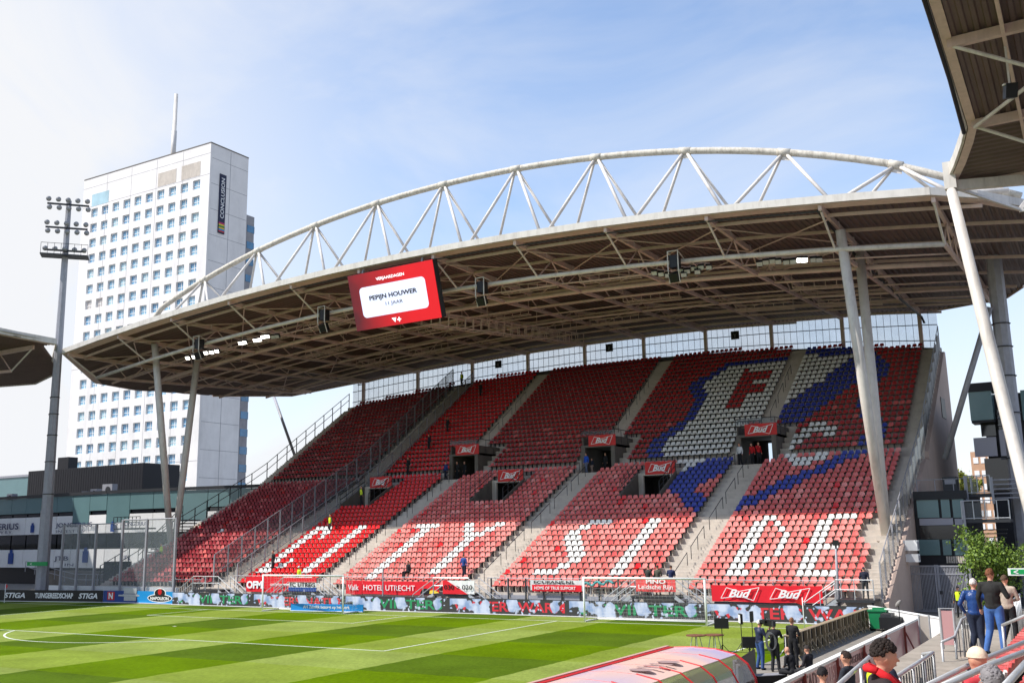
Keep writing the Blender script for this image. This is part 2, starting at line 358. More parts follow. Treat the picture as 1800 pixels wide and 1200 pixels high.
# ------------------------------------------------------------------ pitch-side boards
def led_mat(name, rgb):
    m = bpy.data.materials.new(name); m.use_nodes = True; n = m.node_tree; b = n.nodes['Principled BSDF']; l = n.links.new; N = n.nodes.new
    t = N('ShaderNodeTexCoord'); vo = N('ShaderNodeTexVoronoi'); vo.feature = 'SMOOTH_F1'; vo.inputs['Scale'].default_value = 1.5; vo.inputs['Smoothness'].default_value = 0.25
    nz = N('ShaderNodeTexNoise'); nz.inputs['Scale'].default_value = 2.6; nz.inputs['Detail'].default_value = 3
    mx_ = N('ShaderNodeMixRGB'); mx_.inputs[0].default_value = 0.28; l(t.outputs['Object'], mx_.inputs[1]); l(nz.outputs['Color'], mx_.inputs[2]); l(t.outputs['Object'], nz.inputs['Vector'])
    l(mx_.outputs[0], vo.inputs['Vector'])
    r = N('ShaderNodeValToRGB'); r.color_ramp.elements[0].position = 0.43; r.color_ramp.elements[1].position = 0.47
    r.color_ramp.elements[0].color = (1, 1, 1, 1); r.color_ramp.elements[1].color = (0, 0, 0, 1); l(vo.outputs['Distance'], r.inputs[0])
    n2 = N('ShaderNodeTexNoise'); n2.inputs['Scale'].default_value = 1.5; n2.inputs['Detail'].default_value = 5; l(t.outputs['Object'], n2.inputs['Vector'])
    r2 = N('ShaderNodeValToRGB'); r2.color_ramp.elements[0].color = (*lin((138, 166, 208)), 1); r2.color_ramp.elements[1].color = (*lin((214, 226, 246)), 1)
    r2.color_ramp.elements[0].position = 0.35; r2.color_ramp.elements[1].position = 0.6; l(n2.outputs[0], r2.inputs[0])
    v2 = N('ShaderNodeTexVoronoi'); v2.inputs['Scale'].default_value = 4.2; l(mx_.outputs[0], v2.inputs['Vector']); r3 = N('ShaderNodeMath'); r3.operation = 'LESS_THAN'; r3.inputs[1].default_value = 0.20; l(v2.outputs['Distance'], r3.inputs[0])
    mxm = N('ShaderNodeMath'); mxm.operation = 'MAXIMUM'; l(r.outputs[0], mxm.inputs[0]); l(r3.outputs[0], mxm.inputs[1])
    x = N('ShaderNodeMixRGB'); x.inputs[1].default_value = (*lin(rgb), 1); l(mxm.outputs[0], x.inputs[0]); l(r2.outputs[0], x.inputs[2])
    b.inputs['Base Color'].default_value = (0.02, 0.02, 0.02, 1); b.inputs['Roughness'].default_value = 0.5
    l(x.outputs[0], b.inputs['Emission Color']); b.inputs['Emission Strength'].default_value = 0.60
    return m
M['led_bg'] = led_mat('led_screen', (42, 40, 42)); M['led_green'] = led_mat('led_green', (10, 150, 90)); M['led_red'] = led_mat('led_red', (222, 24, 48))
LEDY = 3.0
segs = [(-16.6, -7.6), (-7.6, 1.4), (1.4, 10.4), (10.4, 19.4), (19.4, 28.4), (28.4, 37.4)]
words = [(('WINTERS', 'led_green'),), (('WATERS NATER', 'led_red'),), (('WINTERS', 'led_green'),), (('WINTERS WARM', 'led_red'),), (('WINTERS', 'led_green'),), (('WINTERS WAR', 'led_red'),)]
ledl = ['beside the blue barbecue board', 'behind the goal with the small blue board', 'below the hotel banner', 'below the red fan banner and white goalpost', 'below the red PINO banner', 'below the wide red double bow-tie banner']
for (a, b), wd, ll in zip(segs, words, ledl):
    o = thing('led_board', 'long LED advertising board with pale snow splashes, '+ll, 'board', ((a+b)/2, LEDY, 0), 'LED boards along the goal line')
    MB().box((a+0.01, LEDY, 0.05), (b-0.01, LEDY+0.12, 0.95)).build('screen', M['led_bg'], o)
    MB().box((a, LEDY-0.06, -0.01), (b, LEDY+0.3, 0.046)).build('foot_rail', M['white'], o)
    MB().box((a, LEDY-0.01, 0.952), (b, LEDY+0.14, 0.99)).build('top_edge', M['dark_steel'], o)
    for s_, mm_ in wd:
        ln = 6.0 if len(s_) < 9 else 8.4
        x0 = (a+b)/2+(0.9 if len(s_) < 9 else 0)
        text(s_, (x0, LEDY, 0.5), (1, 0, 0), (0, 0, 1), ln, 0.62, M[mm_], o, bold=0.02, off=0.004)
        if len(s_) < 9:
            e = MB(); cx = a+1.0
            for k in range(3):
                t0 = k*2.094+0.3; ring = []
                for t in np.linspace(t0, t0+1.6, 8): ring.append((cx+0.34*math.sin(t), 0.5+0.34*math.cos(t)))
                for t in np.linspace(t0+1.6, t0, 8): ring.append((cx+0.17*math.sin(t), 0.5+0.17*math.cos(t)))
                e.prism(ring, 1, LEDY-0.012, LEDY-0.004)
            e.build('emblem', M['led_green'], o)
def ad_board(a, b, zt, m, label, lift=0.0):
    """board along a-b (plan points)"""
    A = np.array((*a, 0.0)); B = np.array((*b, 0.0)); o = thing('advertising_board', label, 'board', tuple((A+B)/2), None)
    d = nrm(B-A); n = np.array((d[1], -d[0], 0))
    mb = MB(); mb.sheet(A+(0, 0, lift+0.03), B+(0, 0, lift+0.03), B+(0, 0, zt), A+(0, 0, zt), 0.08); mb.build('panel', m, o)
    mb = MB(); mb.bar(A+n*-0.02+(0, 0, 0.02), B+n*-0.02+(0, 0, 0.02), 0.3, 0.04); mb.build('foot_rail', M['white'], o)
    return o, A, B, d
M['stiga'] = mat('black_board', (14, 14, 16), 0.45, var=0.05)
o, A, B, d = ad_board((-37.4, 1.35), (-25.4, 3.15), 0.98, M['stiga'], 'black board with white garden-tool lettering beside the corner flag')
for f, wd, s_, sh in ((0.17, 2.5, 'STIGA', 0.25), (0.55, 4.4, 'TUINGEREEDSCHAP', 0), (0.87, 2.1, 'STIGA', 0.25)):
    c = A+(B-A)*f; text(s_, (c[0], c[1], 0.52), d, (0, 0, 1), wd, 0.46, M['white'], o, shear=sh, bold=0.03, off=0.05)
M['bbq_blue'] = mat('blue_board', (20, 60, 130), 0.45, var=0.1, scale=0.6); M['bbq_cyan'] = mat('cyan_board', (22, 140, 205), 0.45, var=0.1, scale=0.6)
o, A, B, d = ad_board((-25.35, 3.2), (-21.5, 3.5), 0.98, M['bbq_blue'], 'dark blue board with a red and white monogram and a grey barbecue')
n_ = np.array((d[1], -d[0], 0))
c = A+(B-A)*0.24; MB().obox(c+n_*0.05+(0, 0, 0.55), d*0.42, n_*0.01, (0, 0, 0.34)).build('emblem', M['red'], o)
text('N', (c[0], c[1], 0.55), d, (0, 0, 1), 0.5, 0.52, M['white'], o, bold=0.04, off=0.075)
g = MB(); c = A+(B-A)*0.82
g.obox(c+n_*0.06+(0, 0, 0.98), d*0.72, n_*0.02, (0, 0, 0.22)); g.obox(c+n_*0.062+(0, 0, 0.62), d*0.85, n_*0.02, (0, 0, 0.09)); g.obox(c+n_*0.061+(0, 0, 0.35), d*0.68, n_*0.02, (0, 0, 0.17)); g.obox(c+n_*0.058+(0, 0, 0.6), d*1.35, n_*0.02, (0, 0, 0.06))
g.build('barbecue_print', M['galv'], o)
o, A, B, d = ad_board((-21.4, 3.5), (-16.75, 3.35), 0.98, M['bbq_cyan'], 'bright blue board with black oval badge and red flame')
n_ = np.array((d[1], -d[0], 0)); c = A+(B-A)*0.62
def disc(c, d, n, rx, rz, off, k=20): return [(c+n*off+d*rx*math.cos(t)+np.array((0, 0, rz*math.sin(t)))) for t in np.linspace(0, 2*math.pi, k, endpoint=False)]
for rx, rz, dz, off, mm_ in ((1.55, 0.34, 0.45, 0.05, 'white'), (0.75, 0.40, 0.85, 0.051, 'white'), (1.45, 0.27, 0.45, 0.058, 'black'), (0.66, 0.34, 0.85, 0.059, 'black'), (0.24, 0.24, 0.95, 0.066, 'red')):
    mb = MB(); P = disc(c+np.array((0, 0, dz)), d, n_, rx, rz, off); mb.add(P, [tuple(range(len(P)))]); mb.build('badge', M[mm_], o)
text('NAPOLEON', (c[0], c[1], 0.43), d, (0, 0, 1), 2.3, 0.26, M['white'], o, bold=0.03, off=0.068)
o, A, B, d = ad_board((-1.95, 1.05), (4.05, 1.75), 0.50, M['blue_panel'], 'low blue board with white delivery text inside the goal')
text('AH Zakelijk bezorgt op het werk', tuple((A+B)/2+(0, 0, 0.27)), d, (0, 0, 1), 3.9, 0.27, M['white'], o, bold=0.02, off=0.05)
mb = MB(); mb.box((-39.2, 1.0, 0.02), (-37.5, 1.1, 1.0)); tag(mb.build('advertising_board', M['paper']), 'plain white board end beside the black boards', 'board')
# ------------------------------------------------------------------ grandstand
XC = 4.4
def ltz(r): return 1.25+(r-1)*0.371          # tread heights
def lty(r): return 5.65+(r-1)*0.75           # seat centre
def utz(k): return 10.9+(k-1)*0.50
def uty(k): return 25.1+(k-1)*0.745
def ytop(x): return 43.15-0.00366*(x-XC)**2
stand = thing('grandstand', 'large two-tier grandstand of red seats with white lettering behind the goal', 'grandstand', (XC, 24, 0))
XL, XR = -28.95, 37.75
LV = (-10.35, 3.95, 17.95)                   # lower vomitory centres
UV = (-2.7, 11.3, 25.3)                      # upper vomitory centres
def cut(x0, x1, holes):
    out = []; a = x0
    for h0, h1 in sorted(holes):
        if h0 > a: out.append((a, min(h0, x1)))
        a = max(a, h1)
    if a < x1: out.append((a, x1))
    return out
for r in range(1, 26):
    holes = [(c-1.65, c+1.65) for c in LV] if 18 <= r <= 24 else []
    mb = MB(); y0 = lty(r)-0.42; y1 = y0+0.75 if r < 25 else 24.68
    for a, b in cut(XL, XR, holes): mb.box((a, y0, ltz(r)-0.5), (b, y1+0.02, ltz(r)))
    mb.build('terrace_step', M['concrete'], stand)
for k in range(1, 25):
    y0 = uty(k)-0.42
    hw = math.sqrt(max(0.0, (ytop(XC)-0.2-uty(k))/0.00366)); a0_, b0_ = max(XL, XC-hw-2.2), min(XR, XC+hw+2.2)
    holes = [(c-1.6, c+1.6) for c in UV] if k <= 5 else []
    mb = MB()
    for a, b in cut(a0_, b0_, holes): mb.box((a, y0, utz(k)-0.8), (b, y0+0.765, utz(k)))
    mb.build('terrace_step', M['concrete'], stand)
# aisle half steps
aisles_l = [(-14.75, -12.0), (-4.02, -1.98), (10.0, 12.05), (24.1, 26.2), (36.58, 37.7), (-28.9, -27.85)]
aisles_u = [(-14.6, -12.6), (-3.95, -2.7), (10.45, 11.85), (24.55, 25.75), (36.58, 37.7), (-28.9, -27.85)]
for a, b in aisles_l:
    mb = MB()
    for r in range(1, 25): mb.box((a, lty(r)-0.04, ltz(r)-0.02), (b, lty(r)+0.345, ltz(r)+0.186))
    mb.build('aisle_stairs', M['concrete'], stand)
for a, b in aisles_u:
    mb = MB(); xm = (a+b)/2
    for k in range(1, 24):
        if uty(k+1) > ytop(xm)-0.1 or (k <= 5 and any(abs(xm-c) < 2 for c in UV)): continue
        mb.box((a, uty(k)+0.08, utz(k)-0.02), (b, uty(k)+0.34, utz(k)+0.333)); mb.box((a, uty(k)-0.17, utz(k)-0.02), (b, uty(k)+0.08, utz(k)+0.167))
    mb.build('aisle_stairs', M['concrete'], stand)
# walls under the tiers
prof = [(5.23, 0.0), (5.23, 1.0)]+[(lty(25)-0.42, ltz(25)-0.25), (24.7, ltz(25)-0.25), (24.7, utz(1)-0.35), (uty(20)-0.42, utz(20)-0.35), (39.6, utz(20)-0.3), (40.6, 0.0)]
for xa, xb in ((XR-0.02, XR+0.28), (XL-0.28, XL+0.02)):
    mb = MB(); mb.prism(prof, 0, xa, xb); mb.build('side_wall', M['plaster'], stand)
wa, wb = at(1653, 697, X=38.05), at(1662, 736, X=38.05); mb = MB(); mb.box((38.0, min(wa[1], wb[1]), wb[2]), (38.08, max(wa[1], wb[1])+0.5, wa[2])); mb.build('side_window', M['black_panel'], stand)
mb = MB(); mb.box((XL, 5.26, 0), (XR, 5.5, 0.95)); mb.build('front_wall', M['concrete_dark'], stand)
mb = MB(); xs = np.linspace(XL, XR, 25)
for a, b in zip(xs[:-1], xs[1:]):
    za, zb = [10.9+0.5*((ytop(x)-25.1)/0.745) for x in (a, b)]
    mb.add([(a, ytop(a)+0.45, 0), (b, ytop(b)+0.45, 0), (b, ytop(b)+0.45, zb+0.25), (a, ytop(a)+0.45, za+0.25),
            (a, ytop(a)+0.75, 0), (b, ytop(b)+0.75, 0), (b, ytop(b)+0.75, zb+0.25), (a, ytop(a)+0.75, za+0.25)],
           [(0, 1, 2, 3), (5, 4, 7, 6), (3, 2, 6, 7), (4, 0, 3, 7), (1, 5, 6, 2)])
mb.build('rear_wall', M['concrete_dark'], stand)
# vomitories
def railing(mb, pts, h=1.0, r=0.03, step=1.2, rails=(1.0,)):
    P = [np.array(q, float) for q in pts]
    for a, b in zip(P[:-1], P[1:]):
        n = max(1, int(round(np.linalg.norm(b-a)/step)))
        for i in range(n+1):
            q = a+(b-a)*i/n; mb.tube(q, q+(0, 0, h), r, n=6)
        for t in rails: mb.tube(a+(0, 0, h*t), b+(0, 0, h*t), r, n=6)
    return mb
M['vom_dark'] = mat('vomitory_inside', (52, 50, 50), 0.9, var=0.1)  # dark wall colour stands in for the shade inside the passages
for i, c in enumerate(LV):
    z0 = ltz(18); yf = 21.4; x0, x1 = c-1.65, c+1.65
    mb = MB(); mb.box((x0, 17.9, z0-0.3), (x1, 24.6, z0)); mb.box((x0, yf, z0), (c-1.15, yf+0.25, z0+2.0)); mb.box((c+1.15, yf, z0), (x1, yf+0.25, z0+2.0))
    mb.box((x0, yf-0.02, z0+2.0), (x1, 24.55, z0+2.2)); mb.build('vomitory', M['concrete'], stand)
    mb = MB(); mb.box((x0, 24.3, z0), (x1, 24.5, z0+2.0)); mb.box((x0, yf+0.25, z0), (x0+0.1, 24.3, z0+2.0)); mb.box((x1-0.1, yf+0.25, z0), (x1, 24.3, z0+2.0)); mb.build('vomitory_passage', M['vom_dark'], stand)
    for xx in (x0, x1):
        mb = MB(); mb.prism([(17.9, z0-0.1), (17.9, z0+0.45), (yf+0.1, ltz(22.7)+0.55), (yf+0.1, z0-0.1)], 0, xx-0.06, xx+0.06); mb.build('vomitory_side', M['concrete_dark'], stand)
        mb = MB(); railing(mb, [(xx, 17.9, z0+0.45), (xx, yf, ltz(22.7)+0.5)], 0.9, 0.028, 0.9, (1.0, 0.5)); mb.build('handrail', M['dark_steel'], stand)
for i, c in enumerate(UV):
    z0 = 10.17; yf = 24.5; x0, x1 = c-1.62, c+1.62
    mb = MB(); mb.box((x0, yf, z0-0.2), (x1, 28.9, z0)); mb.box((x0, yf, z0), (c-1.25, yf+0.25, 12.4)); mb.box((c+1.25, yf, z0), (x1, yf+0.25, 12.4))
    mb.box((x0, yf-0.02, 12.4), (x1, 28.85, 12.6)); mb.box((x0, yf+0.25, z0), (x0+0.12, 28.8, 13.3)); mb.box((x1-0.12, yf+0.25, z0), (x1, 28.8, 13.3)); mb.build('vomitory', M['concrete_dark'], stand)
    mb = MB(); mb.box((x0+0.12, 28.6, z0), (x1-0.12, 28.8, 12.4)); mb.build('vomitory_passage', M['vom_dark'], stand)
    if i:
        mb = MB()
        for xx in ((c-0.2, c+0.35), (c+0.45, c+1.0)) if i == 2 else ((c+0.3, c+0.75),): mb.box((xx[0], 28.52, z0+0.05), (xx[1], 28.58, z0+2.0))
        mb.build('lit_door_pane', mat('daylit_glass', (205, 222, 240), 0.3, var=0.1, emit=0.7), stand)  # pane emission stands in for daylight beyond the doors
    mb = MB(); railing(mb, [(x0, yf+0.05, 12.6), (x1, yf+0.05, 12.6)], 1.3, 0.028, 1.0); railing(mb, [(x0, yf+0.05, 12.6), (x0, 28.6, 12.6)], 1.3, 0.028, 1.2); railing(mb, [(x1, yf+0.05, 12.6), (x1, 28.6, 12.6)], 1.3, 0.028, 1.2)
    railing(mb, [(x0-0.35, 21.8, ltz(23)), (x0-0.2, yf, ltz(25))], 1.0, 0.028, 1.0); mb.build('handrail', M['dark_steel'], stand)
    mb = MB(); mb.box((x0+0.05, yf+0.02, 13.45), (x1-0.05, yf+0.04, 13.85)); mb.build('glass_screen', M['fence_glass'], stand)
# Handrails down the aisles
for xx in (-3.0, 11.0, 25.15):
    for r0, r1 in ((2, 5), (6, 9.5), (11, 15), (16, 19), (20, 23.5)):
        mb = MB(); railing(mb, [(xx, lty(r0), ltz(r0)), (xx, lty(r1), ltz(r1))], 1.0, 0.026, 1.7); mb.build('handrail', M['dark_steel'], stand)
    for k0, k1 in ((7, 9.5), (10.5, 13), (14, 17)):
        mb = MB(); railing(mb, [(xx, uty(k0), utz(k0)), (xx, uty(k1), utz(k1))], 1.0, 0.026, 1.6); mb.build('handrail', M['dark_steel'], stand)
# back glazing between roof posts
BAY = 7.07; X0 = -27.5
def deckz(x, y): return 25.65-0.0017*(x-6.5)**2+0.006*(y-4.5)
postx = [X0+BAY*k for k in range(10)]
def backy(x): return ytop(x)+0.6
def backz(x): return 10.9+0.5*((ytop(x)-25.1)/0.745)+0.25
for x in postx:
    mb = MB(); mb.box((x-0.16, backy(x)-0.16, backz(x)-0.6), (x+0.16, backy(x)+0.16, deckz(x, 44)-0.35)); mb.build('roof_post', M['cream_steel'], stand)
ends = [XL]+postx+[37.6]
for a, b in zip(ends[:-1], ends[1:]):
    A = np.array((a, backy(a)+0.1, 0)); B = np.array((b, backy(b)+0.1, 0)); za, zb = backz(a), backz(b); ta, tb = deckz(a, 44)-0.3, deckz(b, 44)-0.3
    mb = MB(); mb.sheet(A+(0, 0, za), B+(0, 0, zb), B+(0, 0, tb), A+(0, 0, ta), 0.02); mb.build('glazing_panel', M['wall_glass'], stand)
    mb = MB()
    for f in (0.12, 0.55):
        mb.bar(A+(0, -0.06, za+(ta-za)*f+0.25), B+(0, -0.06, zb+(tb-zb)*f+0.25), 0.06, 0.07)
    nm = max(2, int((b-a)/0.62))
    for i in range(1, nm):
        f = i/nm; q = A+(B-A)*f; mb.bar(q+(0, -0.03, za+(zb-za)*f), q+(0, -0.03, ta+(tb-ta)*f), 0.03, 0.03)
    mb.build('glazing_bars', M['dark_steel'], stand)
for ch, px_, py_ in (('W', 876, 640), ('X', 1071, 611), ('Y', 1292, 589)):
    Q = at(px_, py_, Y=43.0); s_ = tag(MB().box((Q[0]-0.42, 42.95, Q[2]-0.42), (Q[0]+0.42, 43.05, Q[2]+0.42)).build('section_sign', M['black'], None, loc=(Q[0], 43, Q[2])), 'black section sign with letter '+ch+' high on the back glazing', 'sign', 'section signs on the back glazing')
    text(ch, (Q[0], 42.95, Q[2]-0.08), (1, 0, 0), (0, 0, 1), 0.28, 0.4, M['galv_matt'], s_)
    mb = MB(); mb.bar((Q[0], 43.06, Q[2]), (Q[0], 43.5, Q[2]), 0.06, 0.06); mb.build('bracket', M['dark_steel'], s_)

# side railings
mb_ = []
sl_pts = [(XL+0.1, lty(r)-0.3, ltz(r)) for r in range(1, 26)]+[(XL+0.1, uty(k)-0.3, utz(k)) for k in range(1, 21)]
for i in range(0, len(sl_pts), 2):
    q = np.array(sl_pts[i]); MB().bar(q, q+(0, 0, 1.75), 0.07, 0.07).build('railing_post', M['dark_steel'], stand)
for hh in (1.7, 0.95):
    MB().path([np.array(q)+(0, 0, hh) for q in sl_pts[::2]], 0.035, 6).build('railing_rail', M['dark_steel'], stand)
sr_pts = [(XR-0.05, lty(r)-0.3, ltz(r)) for r in range(1, 26)]+[(XR-0.05, uty(k)-0.3, utz(k)) for k in range(1, 21)]
for i in range(0, len(sr_pts), 2):
    q = np.array(sr_pts[i]); MB().bar(q-(0, 0, 0.5), q+(0, 0, 2.0), 0.09, 0.06).build('railing_post', M['galv_matt'], stand)
    if i+2 < len(sr_pts):
        b = np.array(sr_pts[i+2]); mb = MB(); dz = (b[2]-q[2])
        mb.sheet(q+(0.04, 0.06, 0.15), b+(0.04, -0.06, 0.15-dz*0.15), b+(0.04, -0.06, 1.85-dz*0.6), q+(0.04, 0.06, 1.85), 0.03)
        mb.build('railing_panel', M['fence_glass'] if i < 26 else M['dark_steel'], stand)
MB().path([np.array(q)+(0, 0, 1.95) for q in sr_pts[::2]], 0.03, 6).build('railing_rail', M['galv_matt'], stand)
# divider of the visitors' block: two rows of tall posts with glass and rails beside the aisle
for xx, hh in ((-15.0+0.15, 2.6), (-12.15, 1.9)):
    dp = [(xx, lty(r), ltz(r)) for r in range(1, 26)]+[(xx, uty(k), utz(k)) for k in range(1, 23)]
    for i in range(0, len(dp), 2):
        q = np.array(dp[i]); MB().bar(q, q+(0, 0, hh), 0.09, 0.09).build('fence_post', M['galv_matt'], stand)
    for t in (1.0, 0.4): MB().path([np.array(q)+(0, 0, hh*t) for q in dp[::2]], 0.032, 6).build('fence_rail', M['galv_matt'], stand)
    for i in range(0, len(dp)-2, 2):
        a, b = np.array(dp[i]), np.array(dp[i+2]); mb = MB(); mb.sheet(a+(0, 0.05, 0.1), b+(0, -0.05, 0.1), b+(0, -0.05, hh-0.05), a+(0, 0.05, hh-0.05), 0.02); mb.build('fence_panel', M['fence_glass'], stand)

# ------------------------------------------------------------------ seats
def seat_mesh():
    mb = MB(); pr = [(-0.22, 0.405), (-0.225, 0.445), (-0.10, 0.45), (0.08, 0.445), (0.155, 0.475), (0.185, 0.60), (0.205, 0.715)]
    hw = [0.175, 0.19, 0.195, 0.195, 0.195, 0.182, 0.12]; t = 0.035
    V = []
    for (y, z), h in zip(pr, hw):
        e = 0.03 if z > 0.46 else 0.02
        V += [(-h, y-0.02, z+e*0.5), (0, y, z), (h, y-0.02, z+e*0.5)]
    n = len(V)
    nv = [(0, 1), (0, 1), (0, 1), (0.1, 1), (0.6, 0.7), (1, 0.15), (1, 0.1)]
    V += [(x*0.97, y+a*t, z-b*t) for (x, y, z), (a, b) in zip(V, [q for q in nv for _ in range(3)])]
    F = []
    for i in range(6):
        for j in range(2):
            a = 3*i+j; F.append((a, a+1, a+4, a+3)); F.append((n+a, n+a+3, n+a+4, n+a+1))
        F.append((3*i, 3*i+3, n+3*i+3, n+3*i)); F.append((3*i+2, n+3*i+2, n+3*i+5, 3*i+5))
    for j in range(2):
        F.append((j, n+j, n+j+1, j+1)); F.append((18+j, 18+j+1, n+18+j+1, n+18+j))
    mb.add(V, F, 0)
    mb.box((-0.03, 0.0, 0.02), (0.03, 0.2, 0.40), 1); mb.box((-0.235, 0.08, 0.34), (0.235, 0.12, 0.38), 1)
    return mb
SM = seat_mesh()
SV = np.array(SM.v); SF = SM.f; SMI = SM.m
seat_cols = [('seat_faded_pale', (234, 143, 134)), ('seat_faded', (224, 112, 104)), ('seat_faded_deep', (208, 86, 82)), ('seat_bright_red', (220, 14, 22)),  # faded tones, the palest lightened further for sun glare
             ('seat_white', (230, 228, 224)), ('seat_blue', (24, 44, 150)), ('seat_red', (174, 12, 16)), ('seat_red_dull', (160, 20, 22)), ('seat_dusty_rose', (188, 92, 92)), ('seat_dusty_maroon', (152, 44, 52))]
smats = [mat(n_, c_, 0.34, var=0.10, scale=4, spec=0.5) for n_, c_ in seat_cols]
PALE, FAD, DEEP, BRI, WHI, BLU, RED, DUL, ROS, MAR = range(10)
def inpoly(x, y, P):
    c = False; j = len(P)-1
    for i in range(len(P)):
        if (P[i][1] > y) != (P[j][1] > y) and x < (P[j][0]-P[i][0])*(y-P[i][1])/(P[j][1]-P[i][1])+P[i][0]: c = not c
        j = i
    return c
def zp(x0, y0, s, pts): return [(x0+a/s, y0+b/s) for a, b in pts]
DE = {3: [4, 5, 6, 13, 14, 15, 16, 17], 4: [4, 5, 7, 13, 14], 5: [4, 5, 8, 13, 14], 6: [4, 5, 9, 13, 14], 7: [4, 5, 9, 13, 14, 15, 16], 8: [4, 5, 9, 13, 14], 9: [4, 5, 9, 13, 14], 10: [4, 5, 8, 13, 14], 11: [4, 5, 7, 13, 14], 12: [5, 6, 14, 15, 16, 17]}
SI = {3: [5, 6, 7, 8], 4: [8, 9], 5: [9, 10], 6: [8, 9, 10], 7: [7, 8, 9], 8: [6, 7, 8], 9: [5, 6, 7], 10: [5, 6], 11: [6, 7], 12: [7, 8, 9, 10]}
for r in range(3, 13): SI[r] = SI[r]+[17, 18]
TY = {r: [5, 6] for r in range(2, 12)}; TY[12] = [3, 4, 5, 6, 7]
for r in range(3, 10): TY[r] = TY[r]+[16, 17]
TY[10] = TY[10]+[15, 16, 17, 18]; TY[11] = TY[11]+[14, 15, 18, 19]; TY[12] = TY[12]+[13, 14, 19, 20]
CI = {3: [1, 2, 3], 4: [1, 2, 4, 5], 5: [1, 2, 5], 6: [1, 2], 7: [1, 2], 8: [1, 2], 9: [1, 2], 10: [1, 2, 5], 11: [1, 2, 4, 5], 12: [1, 2, 3, 4]}
for r in range(3, 13): CI[r] = CI[r]+[11, 12]
z2 = (1080, 600, 5.217); z1 = (1380, 580, 5.453); z3 = (1280, 770, 5.294); z5 = (1150, 800, 3.6)
P_white2 = zp(*z2, [(1075, 215), (1640, 165), (1500, 600), (1340, 715), (1200, 760), (1120, 820), (1030, 1010), (900, 1040), (430, 1090), (455, 1000), (440, 975), (470, 925), (495, 875), (570, 822), (632, 780), (668, 730), (742, 682), (764, 640), (788, 595), (812, 552), (840, 512), (856, 472), (836, 432), (815, 400), (880, 350), (950, 308), (1010, 262)])
P_blue2 = zp(*z2, [(1050, 200), (1640, 140), (1640, 175), (1075, 225), (1000, 300), (850, 400), (880, 480), (830, 570), (760, 700), (600, 830), (490, 920), (480, 1100), (280, 1100), (300, 985), (330, 930), (360, 885), (430, 835), (510, 780), (580, 730), (650, 690), (675, 640), (700, 600), (725, 555), (745, 515), (730, 480), (710, 445), (685, 410), (755, 360), (825, 315), (885, 285), (955, 235)])
P_redF = zp(*z2, [(1170, 265), (1460, 240), (1435, 335), (1275, 345), (1270, 385), (1395, 370), (1378, 455), (1215, 470), (1168, 600), (1030, 600), (1165, 300)])
P_white1 = zp(*z1, [(150, 225), (215, 225), (215, 245), (670, 210), (670, 250), (600, 255), (600, 295), (533, 300), (530, 345), (465, 352), (462, 395), (395, 400), (392, 440), (380, 445), (378, 480), (258, 500), (255, 545), (188, 555), (185, 590), (118, 600), (115, 640), (48, 650), (45, 690), (-20, 690)])
P_blue1 = zp(*z1, [(215, 165), (660, 150), (840, 160), (880, 205), (925, 250), (970, 290), (1005, 320), (1000, 385), (985, 425), (915, 440), (910, 480), (700, 500), (690, 500), (620, 510), (618, 550), (548, 560), (545, 605), (478, 610), (475, 655), (408, 665), (405, 705), (332, 715), (330, 765), (260, 770), (258, 815), (188, 830), (188, 880), (-60, 900), (-20, 690)])
P_blue1b = zp(*z1, [(695, 600), (742, 600), (760, 820), (860, 820), (935, 815), (990, 880), (965, 1030), (805, 1110), (690, 1110), (690, 1040), (770, 1000), (850, 960), (850, 880), (720, 830), (680, 730)])
rowsW1 = [(885, 222, 395), (935, 145, 495), (990, 70, 243), (990, 360, 480), (1050, 45, 168), (1108, 25, 88)]
rowsWl = [(155, 515, 635), (140, 808, 925), (188, 555, 910), (230, 588, 765)]
rowsBl = [(115, 1055, 1295), (165, 972, 1212), (212, 892, 1078), (258, 808, 992), (306, 668, 908), (355, 522, 768), (402, 438, 682), (450, 352, 598), (498, 268, 452), (548, 122, 362), (600, 98, 272), (648, 62, 128)]
P_blueS = zp(*z5, [(180, 85), (250, 55), (330, 20), (360, -15), (530, -20), (505, 65), (430, 100), (365, 140), (310, 175), (262, 190), (255, 225), (290, 235), (295, 260), (350, 262), (330, 315), (305, 345), (270, 362), (240, 330), (200, 320), (175, 270), (120, 235), (95, 185), (120, 130)])
P_whiteS = zp(*z5, [(150, 5), (360, -25), (345, 15), (290, 40), (240, 70), (180, 105), (150, 100)])
